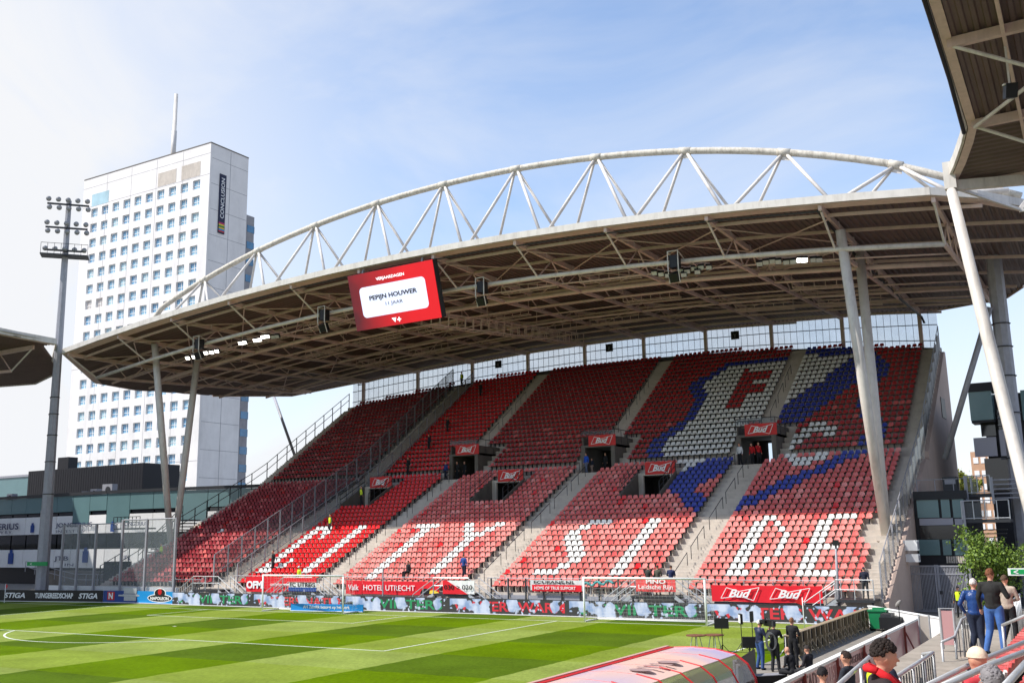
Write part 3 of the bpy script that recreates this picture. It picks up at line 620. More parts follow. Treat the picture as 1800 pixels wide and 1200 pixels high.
def seat_color(tier, blk, r, i, P):
    x, y = to_px(P)
    if tier == 'L':
        if blk == 'L':
            return int(rng.choice([ROS, MAR, FAD, WHI], p=[0.40, 0.52, 0.07, 0.01])) if r < 13 else int(rng.choice([MAR, ROS, RED], p=[0.75, 0.20, 0.05]))
        pat = {'DE': DE, 'SI': SI, 'TY': TY, 'CI': CI}[blk]
        if i in pat.get(r, ()): return WHI
        if blk == 'CI': return BRI
        if blk == 'DE' and r > 13:
            u, v = (x-1280)*5.294, (y-770)*5.294
            for yy, a, b in rowsWl:
                if abs(v-yy) < 22 and a < u < b: return WHI
            for yy, a, b in rowsBl:
                if abs(v-yy) < 24 and a < u < b: return BLU
        if blk == 'SI' and r > 12:
            if inpoly(x, y, P_whiteS): return WHI
            if inpoly(x, y, P_blueS): return BLU
        if r <= 12: return int(rng.choice([PALE, FAD, DEEP, BRI], p=[0.62, 0.31, 0.055, 0.015]))  # sunlit rows: paler mix, sunlight put into the seat colour
        return int(rng.choice([FAD, DEEP, PALE, BRI], p=[0.36, 0.58, 0.045, 0.015]))  # rows under the roof shadow: deeper mix, shade put into the colour
    if blk == 1:
        u, v = (x-1380)*5.453, (y-580)*5.453
        if r <= 5:
            for yy, a, b in rowsW1:
                if abs(v-yy) < 27 and a < u < b: return WHI
        if inpoly(x, y, P_white1): return WHI
        if inpoly(x, y, P_blue1) or inpoly(x, y, P_blue1b): return BLU
    if blk == 2:
        if inpoly(x, y, P_redF): return RED
        if inpoly(x, y, P_white2): return WHI
        if inpoly(x, y, P_blue2): return BLU
    if blk == 4: return BRI
    if blk == 5: return int(rng.choice([MAR, RED, ROS], p=[0.6, 0.3, 0.1]))
    if r < 9: return int(rng.choice([RED, DUL, DEEP], p=[0.5, 0.4, 0.1]))
    return int(rng.choice([RED, DUL], p=[0.7, 0.3]))
seats = []
SP = 0.48
lower_blocks = [('L', -27.4, 26), ('CI', -11.7, 16), ('TY', -1.7, 24), ('SI', 12.36, 24), ('DE', 26.5, 21)]
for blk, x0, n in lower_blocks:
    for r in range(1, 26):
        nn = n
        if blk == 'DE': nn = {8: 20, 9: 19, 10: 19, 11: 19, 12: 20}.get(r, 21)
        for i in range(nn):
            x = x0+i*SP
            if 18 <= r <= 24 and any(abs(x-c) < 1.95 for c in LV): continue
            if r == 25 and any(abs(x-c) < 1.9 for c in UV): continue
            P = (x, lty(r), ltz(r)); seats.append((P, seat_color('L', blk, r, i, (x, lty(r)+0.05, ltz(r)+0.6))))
upper_blocks = [(5, -27.4, 26), (4, -12.2, 17), (3, -2.4, 27), (2, 12.1, 26), (1, 26.0, 22)]
for blk, x0, n in upper_blocks:
    for k in range(1, 25):
        for i in range(n):
            x = x0+i*SP
            if uty(k) > ytop(x)-0.15: continue
            if k <= 5 and any(abs(x-c) < 2.3 for c in UV): continue
            P = (x, uty(k), utz(k)); seats.append((P, seat_color('U', blk, k, i, (x, uty(k)+0.05, utz(k)+0.6))))
seats.sort(key=lambda s: (np.array(s[0])-CAM)@(np.array(s[0])-CAM))
near, far = seats[:300], seats[300:]
smesh = {}
SL = np.array(ROOT['grandstand'])
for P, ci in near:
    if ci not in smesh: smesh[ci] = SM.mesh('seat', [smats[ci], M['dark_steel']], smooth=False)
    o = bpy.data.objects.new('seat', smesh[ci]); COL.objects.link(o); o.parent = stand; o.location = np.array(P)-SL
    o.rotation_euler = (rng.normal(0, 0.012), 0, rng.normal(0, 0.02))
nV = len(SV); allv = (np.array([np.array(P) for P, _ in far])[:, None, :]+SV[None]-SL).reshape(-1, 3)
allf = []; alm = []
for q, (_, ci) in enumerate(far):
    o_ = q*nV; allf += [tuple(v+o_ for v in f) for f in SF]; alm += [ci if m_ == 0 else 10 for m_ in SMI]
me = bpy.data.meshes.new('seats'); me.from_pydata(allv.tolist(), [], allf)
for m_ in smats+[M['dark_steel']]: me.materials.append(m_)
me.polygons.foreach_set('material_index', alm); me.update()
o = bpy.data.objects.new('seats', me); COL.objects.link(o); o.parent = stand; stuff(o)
# ------------------------------------------------------------------ roof of the grandstand
def interp(x, pts):
    xs = [p[0] for p in pts]; return float(np.interp(x, xs, [p[1] for p in pts]))
FRONT = [(-43, 19), (-42.4, 13.6), (-35.2, 4.6), (42.3, 4.6), (44.6, 5.8), (47, 8.4), (50, 14)]
def yf(x): return interp(x, FRONT)
def yr(x):
    if x < -30: return interp(x, [(-43, 20.2), (-41.5, 29), (-37.5, 38.2), (-30, ytop(-30)+1.6)])
    if x > 38: return interp(x, [(38, ytop(38)+1.6), (43.6, 35.5), (45.1, 31), (50, 20)])
    return ytop(x)+1.6
roof = thing('stadium_roof', 'wide cantilever roof with white arched truss over the two-tier grandstand', 'roof', (XC, 24, 22))
def corrugated(xs_pitch, x0, x1, f0, f1, zf, swap=False, amp=0.09):
    """trapezoid sheet; ribs run from f0(x) to f1(x)"""
    V = []; prof = [(0, 0), (0.35, 0), (0.5, amp), (0.85, amp)]
    x = x0
    while x < x1:
        for fx, h in prof:
            q = x+fx*xs_pitch; V.append((q, h))
        x += xs_pitch
    mb = MB(); P = []
    for q, h in V:
        ys = np.linspace(f0(q), f1(q), 5)
        P.append([((q, y, zf(q, y)+h) if not swap else (y, q, zf(y, q)+h)) for y in ys])
    n = len(P); verts = [p for c_ in P for p in c_]
    mb.add(verts, [(5*i+j, 5*i+j+1, 5*i+5+j+1, 5*i+5+j) for i in range(n-1) for j in range(4)])
    return mb
def gslab(x0, x1, f0, f1, zf, dz, n=24, swap=False):
    mb = MB(); xs_ = np.linspace(x0, x1, n); V = []
    for x in xs_:
        for y in np.linspace(f0(x), f1(x), 5): V.append((x, y, zf(x, y)+dz) if not swap else (y, x, zf(y, x)+dz))
    mb.add(V, [(5*i+j, 5*i+5+j, 5*i+5+j+1, 5*i+j+1) for i in range(n-1) for j in range(4)]); return mb
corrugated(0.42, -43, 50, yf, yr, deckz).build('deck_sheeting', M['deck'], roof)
gslab(-43, 50, yf, yr, deckz, 0.2, 60).build('roof_membrane', mat('roof_top', (150, 148, 145), 0.8, var=0.1, scale=0.5), roof)
fx = [-43, -42.4, -35.2]+[x for x in np.linspace(-30, 38, 13)]+[42.3, 44.6, 47, 50]
mb = MB()
for a, b in zip(fx[:-1], fx[1:]):
    A = np.array((a, yf(a)-0.1, 0)); B = np.array((b, yf(b)-0.1, 0)); za, zb = deckz(a, yf(a)), deckz(b, yf(b))
    mb.sheet(A+(0, 0, za-0.02), B+(0, 0, zb-0.02), B+(0, 0, zb+0.44), A+(0, 0, za+0.44), 0.12)
mb.build('fascia', M['white_steel'], roof)
mb = MB()
for a, b in zip(fx[:-1], fx[1:]):
    A = np.array((a, yf(a)-0.02, deckz(a, yf(a))-0.06)); B = np.array((b, yf(b)-0.02, deckz(b, yf(b))-0.06))
    mb.add([A, B, B+(0, 0.9, -0.02), A+(0, 0.9, -0.02), A+(0, 0, 0.03), B+(0, 0, 0.03), B+(0, 0.9, 0.03), A+(0, 0.9, 0.03)], [(0, 3, 2, 1), (4, 5, 6, 7), (0, 1, 5, 4), (2, 3, 7, 6)])
mb.build('soffit', M['cream_steel'], roof)
bx_ = [-43.2, -41.5, -37.5, -30]+list(np.linspace(-24, 34, 11))+[38, 43.6, 45.1]
mb = MB()
for a, b in zip(bx_[1:-1], bx_[2:]):
    A = np.array((a, yr(a), 0)); B = np.array((b, yr(b), 0)); za, zb = deckz(a, yr(a)), deckz(b, yr(b))
    mb.sheet(A+(0, 0, za-0.12), B+(0, 0, zb-0.12), B+(0, 0, zb+0.3), A+(0, 0, za+0.3), 0.1)
mb.build('rear_fascia', M['cream_steel'], roof)
def lowz(x, y):                               # bottom chord level of the frames
    y1 = yr(x)-1.5; f = (y-8)/(y1-8); return deckz(x, y)-2.05*(1-f)-0.45*f
def frame(x, name='roof_frame'):
    y1 = yr(x)-0.6; fr = MB()
    tc_ = MB().bar((x, yf(x)+0.1, deckz(x, yf(x))-0.2), (x, y1, deckz(x, y1)-0.2), 0.22, 0.36).build('roof_frame', M['cream_steel'], roof)
    MB().bar((x, 8, lowz(x, 8)), (x, y1-0.9, lowz(x, y1-0.9)), 0.2, 0.24).build('bottom_chord', M['cream_steel'], tc_)
    MB().tube((x, yf(x)+0.15, deckz(x, 4)-0.3), (x, 8, lowz(x, 8)), 0.075, n=6).build('strut', M['white_steel'], tc_)
    ys = np.linspace(8, y1-1.5, 9)
    for i in range(8):
        a, b = ys[i], ys[i+1]; m_ = (a+b)/2
        for p, q in (((x, a, lowz(x, a)), (x, m_, deckz(x, m_)-0.35)), ((x, m_, deckz(x, m_)-0.35), (x, b, lowz(x, b)))):
            MB().tube(p, q, 0.055, n=5).build('brace', M['cream_steel'], tc_)
    return tc_
for x in postx+[-34.6, 42.4]: frame(x)
PX_ = [-41, -34.6]+postx+[42.4, 47]
for y in (6.3, 10.2, 14.6, 19.4, 24.4, 29.6, 35.0, 40.4, 43.0):
    pts = [(x, y, deckz(x, y)-0.30) for x in np.linspace(-41, 47, 40) if yf(x)+0.3 < y < yr(x)-0.2]
    if len(pts) < 2: continue
    mb = MB()
    for a, b in zip(pts[:-1], pts[1:]): mb.bar(a, b, 0.11, 0.2)
    mb.build('purlin', M['cream_steel'], roof)
for y, r_, mm_ in ((8.0, 0.17, 'white_steel'), (15.0, 0.19, 'cream_steel'), (11.3, 0.06, 'cream_steel'), (19.0, 0.10, 'cream_steel'), (23.0, 0.07, 'cream_steel'), (27.0, 0.12, 'cream_steel'), (31.0, 0.07, 'cream_steel'), (35.0, 0.10, 'cream_steel')):
    MB().path([(x, y, lowz(x, y)) for x in ([-34.6]+postx+[42.4])], r_, 8).build('longitudinal_tube', M[mm_], roof, True)
for a, b in zip(([-34.6]+postx)[:-1], postx):
    for y0, y1 in ((6.5, 13.2), (13.2, 20), (27, 33.6)):
        MB().tube((a, y0, deckz(a, y0)-0.45), (b, y1, deckz(b, y1)-0.45), 0.05, n=5).build('wind_brace', M['cream_steel'], roof)
        MB().tube((b, y0, deckz(b, y0)-0.52), (a, y1, deckz(a, y1)-0.52), 0.05, n=5).build('wind_brace', M['cream_steel'], roof)
# lattice light walkways hung from the frames
for y in (13.0, 21.0, 29.0):
    for a, b in zip(postx[:-1], postx[1:]):
        if rng.random() < 0.35: continue
        mb = MB(); a2, b2 = a+0.9, b-1.2; za, zb = deckz(a2, y)-1.55, deckz(b2, y)-1.55
        mb.bar((a2, y, za), (b2, y, zb), 0.05, 0.07); mb.bar((a2, y, za+0.5), (b2, y, zb+0.5), 0.05, 0.07); mb.bar((a2, y+0.5, za), (b2, y+0.5, zb), 0.05, 0.07)
        for f in np.linspace(0, 1, 7):
            x = a2+(b2-a2)*f; z = za+(zb-za)*f; mb.bar((x, y, z), (x, y, z+0.5), 0.045, 0.045); mb.bar((x, y, z), (x, y+0.5, z), 0.045, 0.045)
            if f in (0, 1): mb.bar((x, y, z+0.5), (x, y, deckz(x, y)-0.2), 0.04, 0.04)
        mb.build('light_walkway', M['cream_steel'], roof)
A = at(742, 572, Z=21.6); B = at(1012, 606, Z=23.4); mb = MB()
for dx, dz in ((0, 0), (0.9, 0), (0, 1.0), (0.9, 1.0)): mb.bar(A+(dx, 0, dz), B+(dx, 0, dz), 0.09, 0.09)
for f in np.linspace(0, 1, 22):
    q = A+(B-A)*f; mb.bar(q, q+(0, 0, 1.0), 0.05, 0.05); mb.bar(q+(0.9, 0, 0), q+(0.9, 0, 1.0), 0.05, 0.05); mb.bar(q, q+(0.9, 0, 0), 0.05, 0.05)
for f in (0.02, 0.35, 0.68, 0.98):
    q = A+(B-A)*f; mb.bar(q+(0.4, 0, 0.9), (q[0]+0.4, q[1], deckz(q[0], q[1])-0.1), 0.05, 0.05)
mb.build('catwalk', M['cream_steel'], roof)
# arched triangular truss
NX = [-24.1, -17.05, -9.98, -2.92, 4.15, 11.2, 18.3, 25.4, 32.5, 39.6]; NZ = [at(x, y, Y=11.5)[2] for x, y in ((358, 492), (455, 440), (555, 397), (663, 357), (778, 325), (903, 298), (1045, 277), (1200, 267), (1377, 268), (1573, 290))]
top = [(-35.5, 11.5, deckz(-35.5, 11)), (-30.0, 11.5, at(285, 541, Y=11.5)[2])]+[(x, 11.5, z) for x, z in zip(NX, NZ)]+[(46.5, 11.5, 24.6)]
fine = []
tx = np.array([p[0] for p in top]); tz = np.array([p[2] for p in top]); cf = np.polyfit(tx[1:-1], tz[1:-1], 4)
for x in np.linspace(tx[0], tx[-1], 45):
    fine.append((x, 11.5, float(np.polyval(cf, x)) if tx[1] < x < tx[-2] else float(np.interp(x, tx, tz))))
MB().path(fine, 0.25, 12).build('arch_chord', M['mossy_steel'], roof, True)
for x in NX:
    z = float(np.polyval(cf, x)); z2_ = float(np.polyval(cf, x+0.5)); d_ = nrm(np.array((0.5, 0, z2_-z))); c_ = np.array((x, 11.5, z))
    MB().path([c_-d_*0.45, c_-d_*0.44, c_+d_*0.44, c_+d_*0.45], [0.25, 0.285, 0.285, 0.25], 12).build('node_sleeve', M['mossy_steel'], roof, True)
    MB().obox(c_-(0, 0, 0.35), d_*0.35, (0, 0.02, 0), (0, 0, 0.22)).build('gusset_plate', M['white_steel'], roof)
for x in NX:
    z = float(np.polyval(cf, x))
    for yy, r_ in ((9.25, 0.125), (13.5, 0.115)):
        for s_ in (-1, 1):
            bx = x+s_*(BAY/2-0.12); MB().tube((x+s_*0.12, 11.5, z-0.1), (bx, yy, deckz(bx, yy)+1.4), r_, n=8).build('diagonal', M['white_steel'], roof, True)
for yy in (9.25, 13.5):
    MB().path([(x, yy, deckz(x, yy)+1.4) for x in np.linspace(-33, 46, 24)], 0.15, 8).build('arch_bottom_chord', M['white_steel'], roof, True)
    for x in postx: MB().tube((x, yy, deckz(x, yy)-0.3), (x, yy, deckz(x, yy)+1.4), 0.13, n=8).build('arch_post', M['white_steel'], roof, True)
# inclined columns
for base, tops in (((36.85, 12.5, 4.55), ((36.55, 7.9, 23.3), (36.3, 14.6, 23.9))), ((-28.15, 12.6, 4.6), ((-27.2, 8.6, 23.4), (-27.0, 13.7, 22.9)))):
    for i, t in enumerate(tops):
        b_ = np.array(base)+(0, -0.12 if i == 0 else 0.28, -0.1); m_ = b_+(np.array(t)-b_)*0.45
        MB().path([b_, m_, t], [0.27, 0.33, 0.31], 14).build('column', M['white_steel'], roof, True)
    MB().box((base[0]-0.5, base[1]-0.7, base[2]-0.25), (base[0]+0.5, base[1]+0.8, base[2]+0.06)).build('column_base', M['concrete'], roof)
# raking struts at the roof ends
MB().tube(at(1740, 540, X=43.5), at(1661, 806, X=39.6), 0.2, n=10).build('raking_strut', M['galv_matt'], roof, True)
MB().tube(at(477, 684, Y=38.5), at(518, 800, Y=34), 0.17, n=10).build('raking_strut', M['galv_matt'], roof, True)
MB().path([(x, 4.9, deckz(x, 5)-0.42) for x in np.linspace(-20.4, 36.2, 24)], 0.05, 6).build('cable_tray', M['dark_steel'], roof)
MB().path([(35.9, 5.2, deckz(36, 5)-0.3), (36.05, 14, deckz(36, 14)-0.9), (36.2, 30, deckz(36, 30)-1.0), (36.4, 39.5, deckz(36, 39)-0.9), (36.5, 40.2, 23), (36.5, 40.2, 21.5)], 0.10, 8).build('rain_pipe', M['black'], roof)
MB().path([(-27.2, 38.6, deckz(-27, 38)-0.9), (-27.2, 39.6, 23.2), (-27.2, 39.6, 21.0)], 0.09, 8).build('rain_pipe', M['black'], roof)

# ------------------------------------------------------------------ things hung from the roof
TL, TR, BR, BL = at(610, 485, Y=4.35), at(759.5, 455, Y=4.35), None, None
BL = at(629, 582, Y=5.9); BR = at(775, 560, Y=5.9)
scr = thing('video_screen', 'red video screen with white birthday panel hung from the roof edge', 'screen', tuple((TL+TR+BL+BR)/4))
rt = nrm(TR-TL); up_ = nrm((TL-BL)+(TR-BR)); nn_ = np.cross(rt, up_); W_ = np.linalg.norm(TR-TL); H_ = np.linalg.norm(TL-BL); cc = (TL+TR+BL+BR)/4
def screen_mat():
    m = bpy.data.materials.new('screen_red'); m.use_nodes = True; n = m.node_tree; b = n.nodes['Principled BSDF']
    t = n.nodes.new('ShaderNodeTexCoord'); s = n.nodes.new('ShaderNodeSeparateXYZ'); r = n.nodes.new('ShaderNodeMapRange'); r.inputs[1].default_value = -4.2; r.inputs[2].default_value = 1.5
    z = n.nodes.new('ShaderNodeTexNoise'); z.inputs['Scale'].default_value = 0.5
    rp_ = n.nodes.new('ShaderNodeValToRGB'); rp_.color_ramp.elements[0].color = (*lin((84, 28, 38)), 1); rp_.color_ramp.elements[1].color = (*lin((218, 20, 34)), 1)
    ad = n.nodes.new('ShaderNodeMath'); ad.operation = 'MULTIPLY_ADD'; ad.inputs[1].default_value = 0.5; n.links.new(z.outputs[0], ad.inputs[0])
    sb = n.nodes.new('ShaderNodeMath'); sb.operation = 'SUBTRACT'; sb.inputs[1].default_value = 0.25
    n.links.new(t.outputs['Object'], s.inputs[0]); n.links.new(t.outputs['Object'], z.inputs['Vector']); n.links.new(s.outputs[0], r.inputs[0]); n.links.new(r.outputs[0], ad.inputs[2]); n.links.new(ad.outputs[0], sb.inputs[0]); n.links.new(sb.outputs[0], rp_.inputs[0])
    n.links.new(rp_.outputs[0], b.inputs['Emission Color']); b.inputs['Emission Strength'].default_value = 0.75; b.inputs['Base Color'].default_value = (0.02, 0.005, 0.005, 1); b.inputs['Roughness'].default_value = 0.6
    return m
mb = MB(); mb.obox(cc-nn_*0.35, rt*W_/2, nn_*0.3, up_*H_/2); mb.build('housing', M['dark_steel'], scr)
mb = MB(); mb.obox(cc-nn_*0.02, rt*(W_/2-0.02), nn_*0.025, up_*(H_/2-0.02)); mb.build('display', screen_mat(), scr)
rr = []; hw_, hh_, rad = W_*0.385, H_*0.27, 0.35
for qx, qy, t0 in ((1, 1, 0), (-1, 1, 90), (-1, -1, 180), (1, -1, 270)):
    for t in range(0, 91, 18):
        an = math.radians(t0+t); rr.append(cc+nn_*0.015+rt*(qx*(hw_-rad)+rad*math.cos(an))+up_*(qy*(hh_-rad)+rad*math.sin(an)-H_*0.02))
mb = MB(); mb.add(rr, [tuple(range(len(rr)))]); mb.build('white_field', mat('screen_white', (205, 210, 235), 0.6, var=0.02, emit=0.62), scr)
SW = mat('screen_letter_white', (240, 240, 245), 0.6, var=0, emit=0.7); SB = mat('screen_letter_black', (12, 12, 20), 0.6, var=0)
text('VERJAARDAGEN', cc+up_*H_*0.345, rt, up_, W_*0.33, 0.30, SW, scr, bold=0.02, off=0.02)
text('PEPIJN HOUWER', cc+up_*H_*0.03, rt, up_, W_*0.56, 0.46, SB, scr, bold=0.03, off=0.024)
text('11 JAAR', cc-up_*H_*0.105, rt, up_, W_*0.2, 0.33, SB, scr, off=0.024)
text('+', cc-up_*H_*0.405+rt*0.2, rt, up_, 0.36, 0.36, SW, scr, bold=0.03, off=0.02)
mb = MB(); q = cc-up_*H_*0.405-rt*0.25+nn_*0.02; mb.add([q-rt*0.25+up_*0.18, q+up_*-0.18+rt*0.05, q+rt*0.2+up_*0.18], [(0, 1, 2)]); mb.build('emblem', SW, scr)
mb = MB()
for f in (-0.35, 0.35):
    q = cc+up_*H_/2+rt*W_*f-nn_*0.3; mb.bar(q-(0, 0, 0.4), (q[0], q[1]+0.3, deckz(q[0], q[1])+0.1), 0.14, 0.14)
mb.build('hanger', M['galv_matt'], scr)
def speaker(px_, py_, label):
    c = at(px_, py_, Y=7.3); s_ = thing('loudspeaker', label, 'loudspeaker', tuple(c), 'black loudspeakers hung under the roof edge')
    MB().box((c[0]-0.30, c[1]-0.30, c[2]-0.05), (c[0]+0.30, c[1]+0.30, c[2]+0.80)).build('upper_cabinet', M['black'], s_)
    mb = MB(); mb.obox(c+(-0.1, 0.1, -0.62), (0.30, 0, 0), np.array((0, 0.24, 0.14)), np.array((0, -0.16, 0.26))); mb.build('lower_cabinet', M['black'], s_)
    mb = MB()
    for dx in (-0.36, 0.36):
        mb.bar(c+(dx, -0.38, 1.05), c+(dx, -0.38, -0.3), 0.06, 0.06); mb.bar(c+(dx, -0.38, -0.3), c+(dx-0.1, 0.1, -1.05), 0.05, 0.05)
        mb.bar(c+(dx, -0.38, 1.05), (c[0]+dx, 8.0, lowz(c[0], 8)+0.15), 0.05, 0.05)
    mb.bar(c+(-0.36, -0.38, 1.05), c+(0.36, -0.38, 1.05), 0.05, 0.05); mb.build('yoke', M['white_steel'], s_)
speaker(350, 612, 'black loudspeaker above the row of small lit lamps'); speaker(570, 562, 'black loudspeaker beside the red video screen, over the lit lamp row')
speaker(848, 514, 'black loudspeaker on the tube between screen and long lamp row'); speaker(1187, 470, 'black loudspeaker above the long row of unlit lamps')
def rig(pts, lit, label, sz=0.34):
    P = [at(x, y, Y=9.3) for x, y in pts]; g = thing('floodlight_row', label, 'floodlights', tuple(P[len(P)//2]), 'lamp rows under the roof')
    MB().path([p+(0, 0.25, 0.35) for p in P] if len(P) > 2 else P, 0.05, 6).build('rail', M['cream_steel'], g)
    mb = MB()
    for p in (P[0], P[-1]): mb.bar(p+(0, 0.25, 0.35), (p[0], 8.0, lowz(p[0], 8)), 0.05, 0.05)
    mb.build('bracket', M['cream_steel'], g)
    aim = nrm(np.array((0.25, -1, -1.0))); rx_ = nrm(np.cross(aim, (0, 0, 1))); uy_ = np.cross(rx_, aim)
    for i, p in enumerate(P):
        l_ = MB().obox(p-aim*0.1, rx_*sz*0.62, aim*0.12, uy_*sz*0.5).build('lamp', M['dark_steel'], g)
        MB().obox(p+aim*0.03, rx_*sz*0.55, aim*0.015, uy_*sz*0.42).build('lamp_glass', M['lamp'] if i in lit else M['lamp_off'], l_)
rig([(330, 629), (341, 627), (352, 623), (362, 620), (372, 619), (381, 617)], range(6), 'six lit lamps under the low end of the roof')
rig([(423, 603), (430, 602), (449, 598), (456, 597), (463, 592), (470, 591), (480, 592), (487, 591)], range(6), 'row of eight lamps, most of them lit, between two loudspeakers')
rig([(1150, 480), (1162, 482), (1174, 484), (1196, 476), (1208, 477), (1220, 472), (1232, 470), (1246, 470), (1202, 483), (1226, 478)], (), 'long row of pale unlit lamps behind a loudspeaker')
rig([(1335, 464), (1346, 461), (1358, 459), (1368, 460), (1382, 461), (1394, 460), (1406, 457), (1414, 457), (1430, 457), (1440, 457)], (6, 7), 'lamp row with two bright lamps beside the inclined columns')

# ------------------------------------------------------------------ neighbouring roofs (side stands)
def side_roof(x_edge, sgn, label, tipx, kz, yend):
    def roof2z(y): return 25.65-kz*(y+45)**2
    t = thing('stadium_roof', label, 'roof', (x_edge+sgn*10, -30, 22))
    zf = lambda x, y: roof2z(y)
    yE = max(yend(x_edge), -5.6)
    x_out = x_edge+sgn*24
    def fr(y): return interp(y, [(-90, x_edge), (-6.0, x_edge), (-4.5, x_edge-sgn*0.35), (-2.5, x_edge-sgn*0.95), (-0.5, tipx)])
    def bk(y): return x_out
    # ribs along the stand for the long part: sheets laid lengthwise
    mb = MB(); xs_ = np.arange(-2.1 if sgn < 0 else 0, 24, 0.42); P = []
    for x in xs_:
        for fxx, h in ((0, 0), (0.15, 0), (0.21, 0.09), (0.36, 0.09)):
            P.append([(x_edge+sgn*(x+fxx), y, roof2z(y)+h) for y in np.linspace(-90 if x >= 0 else interp(x, [(-2.2, 3.2), (0, -5)]), yend(x_edge+sgn*(x+fxx)), 22)])
    n = len(P); verts = [p for c_ in P for p in c_]
    mb.add(verts, [(22*i+j, 22*i+j+1, 22*i+22+j+1, 22*i+22+j) for i in range(n-1) for j in range(21)]); mb.build('deck_sheeting', M['deck'], t)
    if sgn > 0:
        corrugated(0.42, -5.6, 0.0, fr, bk, zf, True).build('deck_sheeting', M['deck'], t); gslab(-90, 0, fr, bk, zf, 0.22, 40, True).build('roof_membrane', MATS['roof_top'], t)
        ys = list(np.linspace(-90, -6, 10))+[-4.5, -2.5, -0.5]
    else:
        fr = lambda y: interp(y, [(-90, x_edge), (-5, x_edge), (0, x_edge+1.0), (3.4, x_edge+2.2)])
        gslab(x_edge+2.2, x_out, lambda x: -90 if x < x_edge else interp(x, [(x_edge, -5), (x_edge+2.2, 3.2)]), yend, zf, 0.22, 30).build('roof_membrane', MATS['roof_top'], t)
        ys = list(np.linspace(-90, -5, 9))+[-2.5, 0, 1.8, 3.3]
        ex_ = [x_edge+2.2, -40.5, -44, -48, -52, -57, x_out]; me_ = MB()
        for a, b in zip(ex_[:-1], ex_[1:]):
            A = np.array((a, yend(a), roof2z(yend(a)))); B = np.array((b, yend(b), roof2z(yend(b)))); me_.sheet(A-(0, 0, 0.1), B-(0, 0, 0.1), B+(0, 0, 0.5), A+(0, 0, 0.5), 0.14)
        me_.build('end_fascia', M['white_steel'], t)
    mb = MB(); mk = MB()
    for a, b in zip(ys[:-1], ys[1:]):
        A = np.array((fr(a)-sgn*0.08, a, roof2z(a))); B = np.array((fr(b)-sgn*0.08, b, roof2z(b)))
        mb.sheet(A-(0, 0, 0.05), B-(0, 0, 0.05), B+(0, 0, 0.5), A+(0, 0, 0.5), 0.12)
        A2 = A+(sgn*0.1, 0, -0.08); B2 = B+(sgn*0.1, 0, -0.08); mk.add([A2, B2, B2+(sgn*0.38, 0, 0), A2+(sgn*0.38, 0, 0), A2+(0, 0, .04), B2+(0, 0, .04), B2+(sgn*0.38, 0, .04), A2+(sgn*0.38, 0, .04)], [(0, 1, 2, 3), (7, 6, 5, 4), (0, 4, 5, 1), (2, 6, 7, 3)])
    mb.build('fascia', M['white_steel'], t); mk.build('soffit', M['cream_steel'], t)
    if sgn > 0: MB().path([(fr(y)-0.12, y, roof2z(y)-0.08) for y in np.linspace(-80, -5.6, 16)], 0.09, 8).build('gutter', M['black'], t)
    if sgn > 0:
        A = np.array((tipx, -0.4, roof2z(0))); mb = MB(); mb.sheet(A+(0, 0, -0.1), np.array((x_out, 0.1, roof2z(0)-0.1)), np.array((x_out, 0.1, roof2z(0)+0.5)), A+(0, 0, 0.5), 0.14); mb.build('end_fascia', M['cream_steel'], t)
    for y in np.arange(-6.5 if sgn > 0 else 2.6, -80, -BAY):
        z = roof2z(y); fr_ = MB().bar((x_edge+sgn*0.2, y, z-0.22), (x_out, y, z-0.22), 0.24, 0.4).build('roof_frame', M['cream_steel'], t)
        MB().bar((x_edge+sgn*3.4, y, z-2.2), (x_out, y, z-1.2), 0.2, 0.24).build('bottom_chord', M['cream_steel'], fr_)
        MB().tube((x_edge+sgn*0.3, y, z-0.3), (x_edge+sgn*3.4, y, z-2.2), 0.08, n=6).build('strut', M['white_steel'], fr_)
        for i in range(5):
            a = x_edge+sgn*(3.4+i*4); MB().tube((a, y, z-2.2+i*0.2), (a+sgn*2, y, z-0.35), 0.06, n=5).build('brace', M['cream_steel'], fr_); MB().tube((a+sgn*2, y, z-0.35), (a+sgn*4, y, z-2.0+i*0.2), 0.06, n=5).build('brace', M['cream_steel'], fr_)
    for x in (2.2, 5.6, 9.0, 12.4, 15.8):
        mb = MB(); ys2 = np.linspace(-88, -1, 14)
        for a, b in zip(ys2[:-1], ys2[1:]): mb.bar((x_edge+sgn*x, a, roof2z(a)-0.3), (x_edge+sgn*x, b, roof2z(b)-0.3), 0.14, 0.24)
        mb.build('purlin', M['cream_steel'], t)
    MB().path([(x_edge+sgn*3.4, y, roof2z(y)-2.2) for y in np.linspace(-80, -6.5, 12)], 0.16, 8).build('longitudinal_tube', M['white_steel'], t, True)
    MB().tube((x_edge+sgn*0.3, -6.5, roof2z(-6)-0.3), (x_edge+sgn*3.4, -13.5, roof2z(-13)-2.2), 0.08, n=6).build('wind_brace', M['white_steel'], t)
    arch = [(x_edge+sgn*7.2, y, 34.6-0.0050*(y+42)**2) for y in np.linspace(-84, 0.5, 24)]
    MB().path(arch, 0.27, 10).build('arch_chord', M['mossy_steel'], t, True)
    return t, fr
mroof, mfr = side_roof(45.42, 1, 'overhanging corrugated roof of the side stand with black gutter edge', 43.75, 0.0017, lambda x: -5.6)
MB().path([at(1672, 333, X=44.0), at(1738, 600, X=44.95), at(1800, 850, X=45.95), at(1822, 940, X=46.3)], [0.24, 0.30, 0.29, 0.26], 14).build('column', M['white_steel'], mroof, True)
mb = MB(); q = at(1672, 330, X=44.0); mb.box((q[0]-0.28, q[1]-0.28, q[2]-0.1), (q[0]+0.28, q[1]+0.28, q[2]+1.3)); mb.build('column_head', M['white_steel'], mroof)
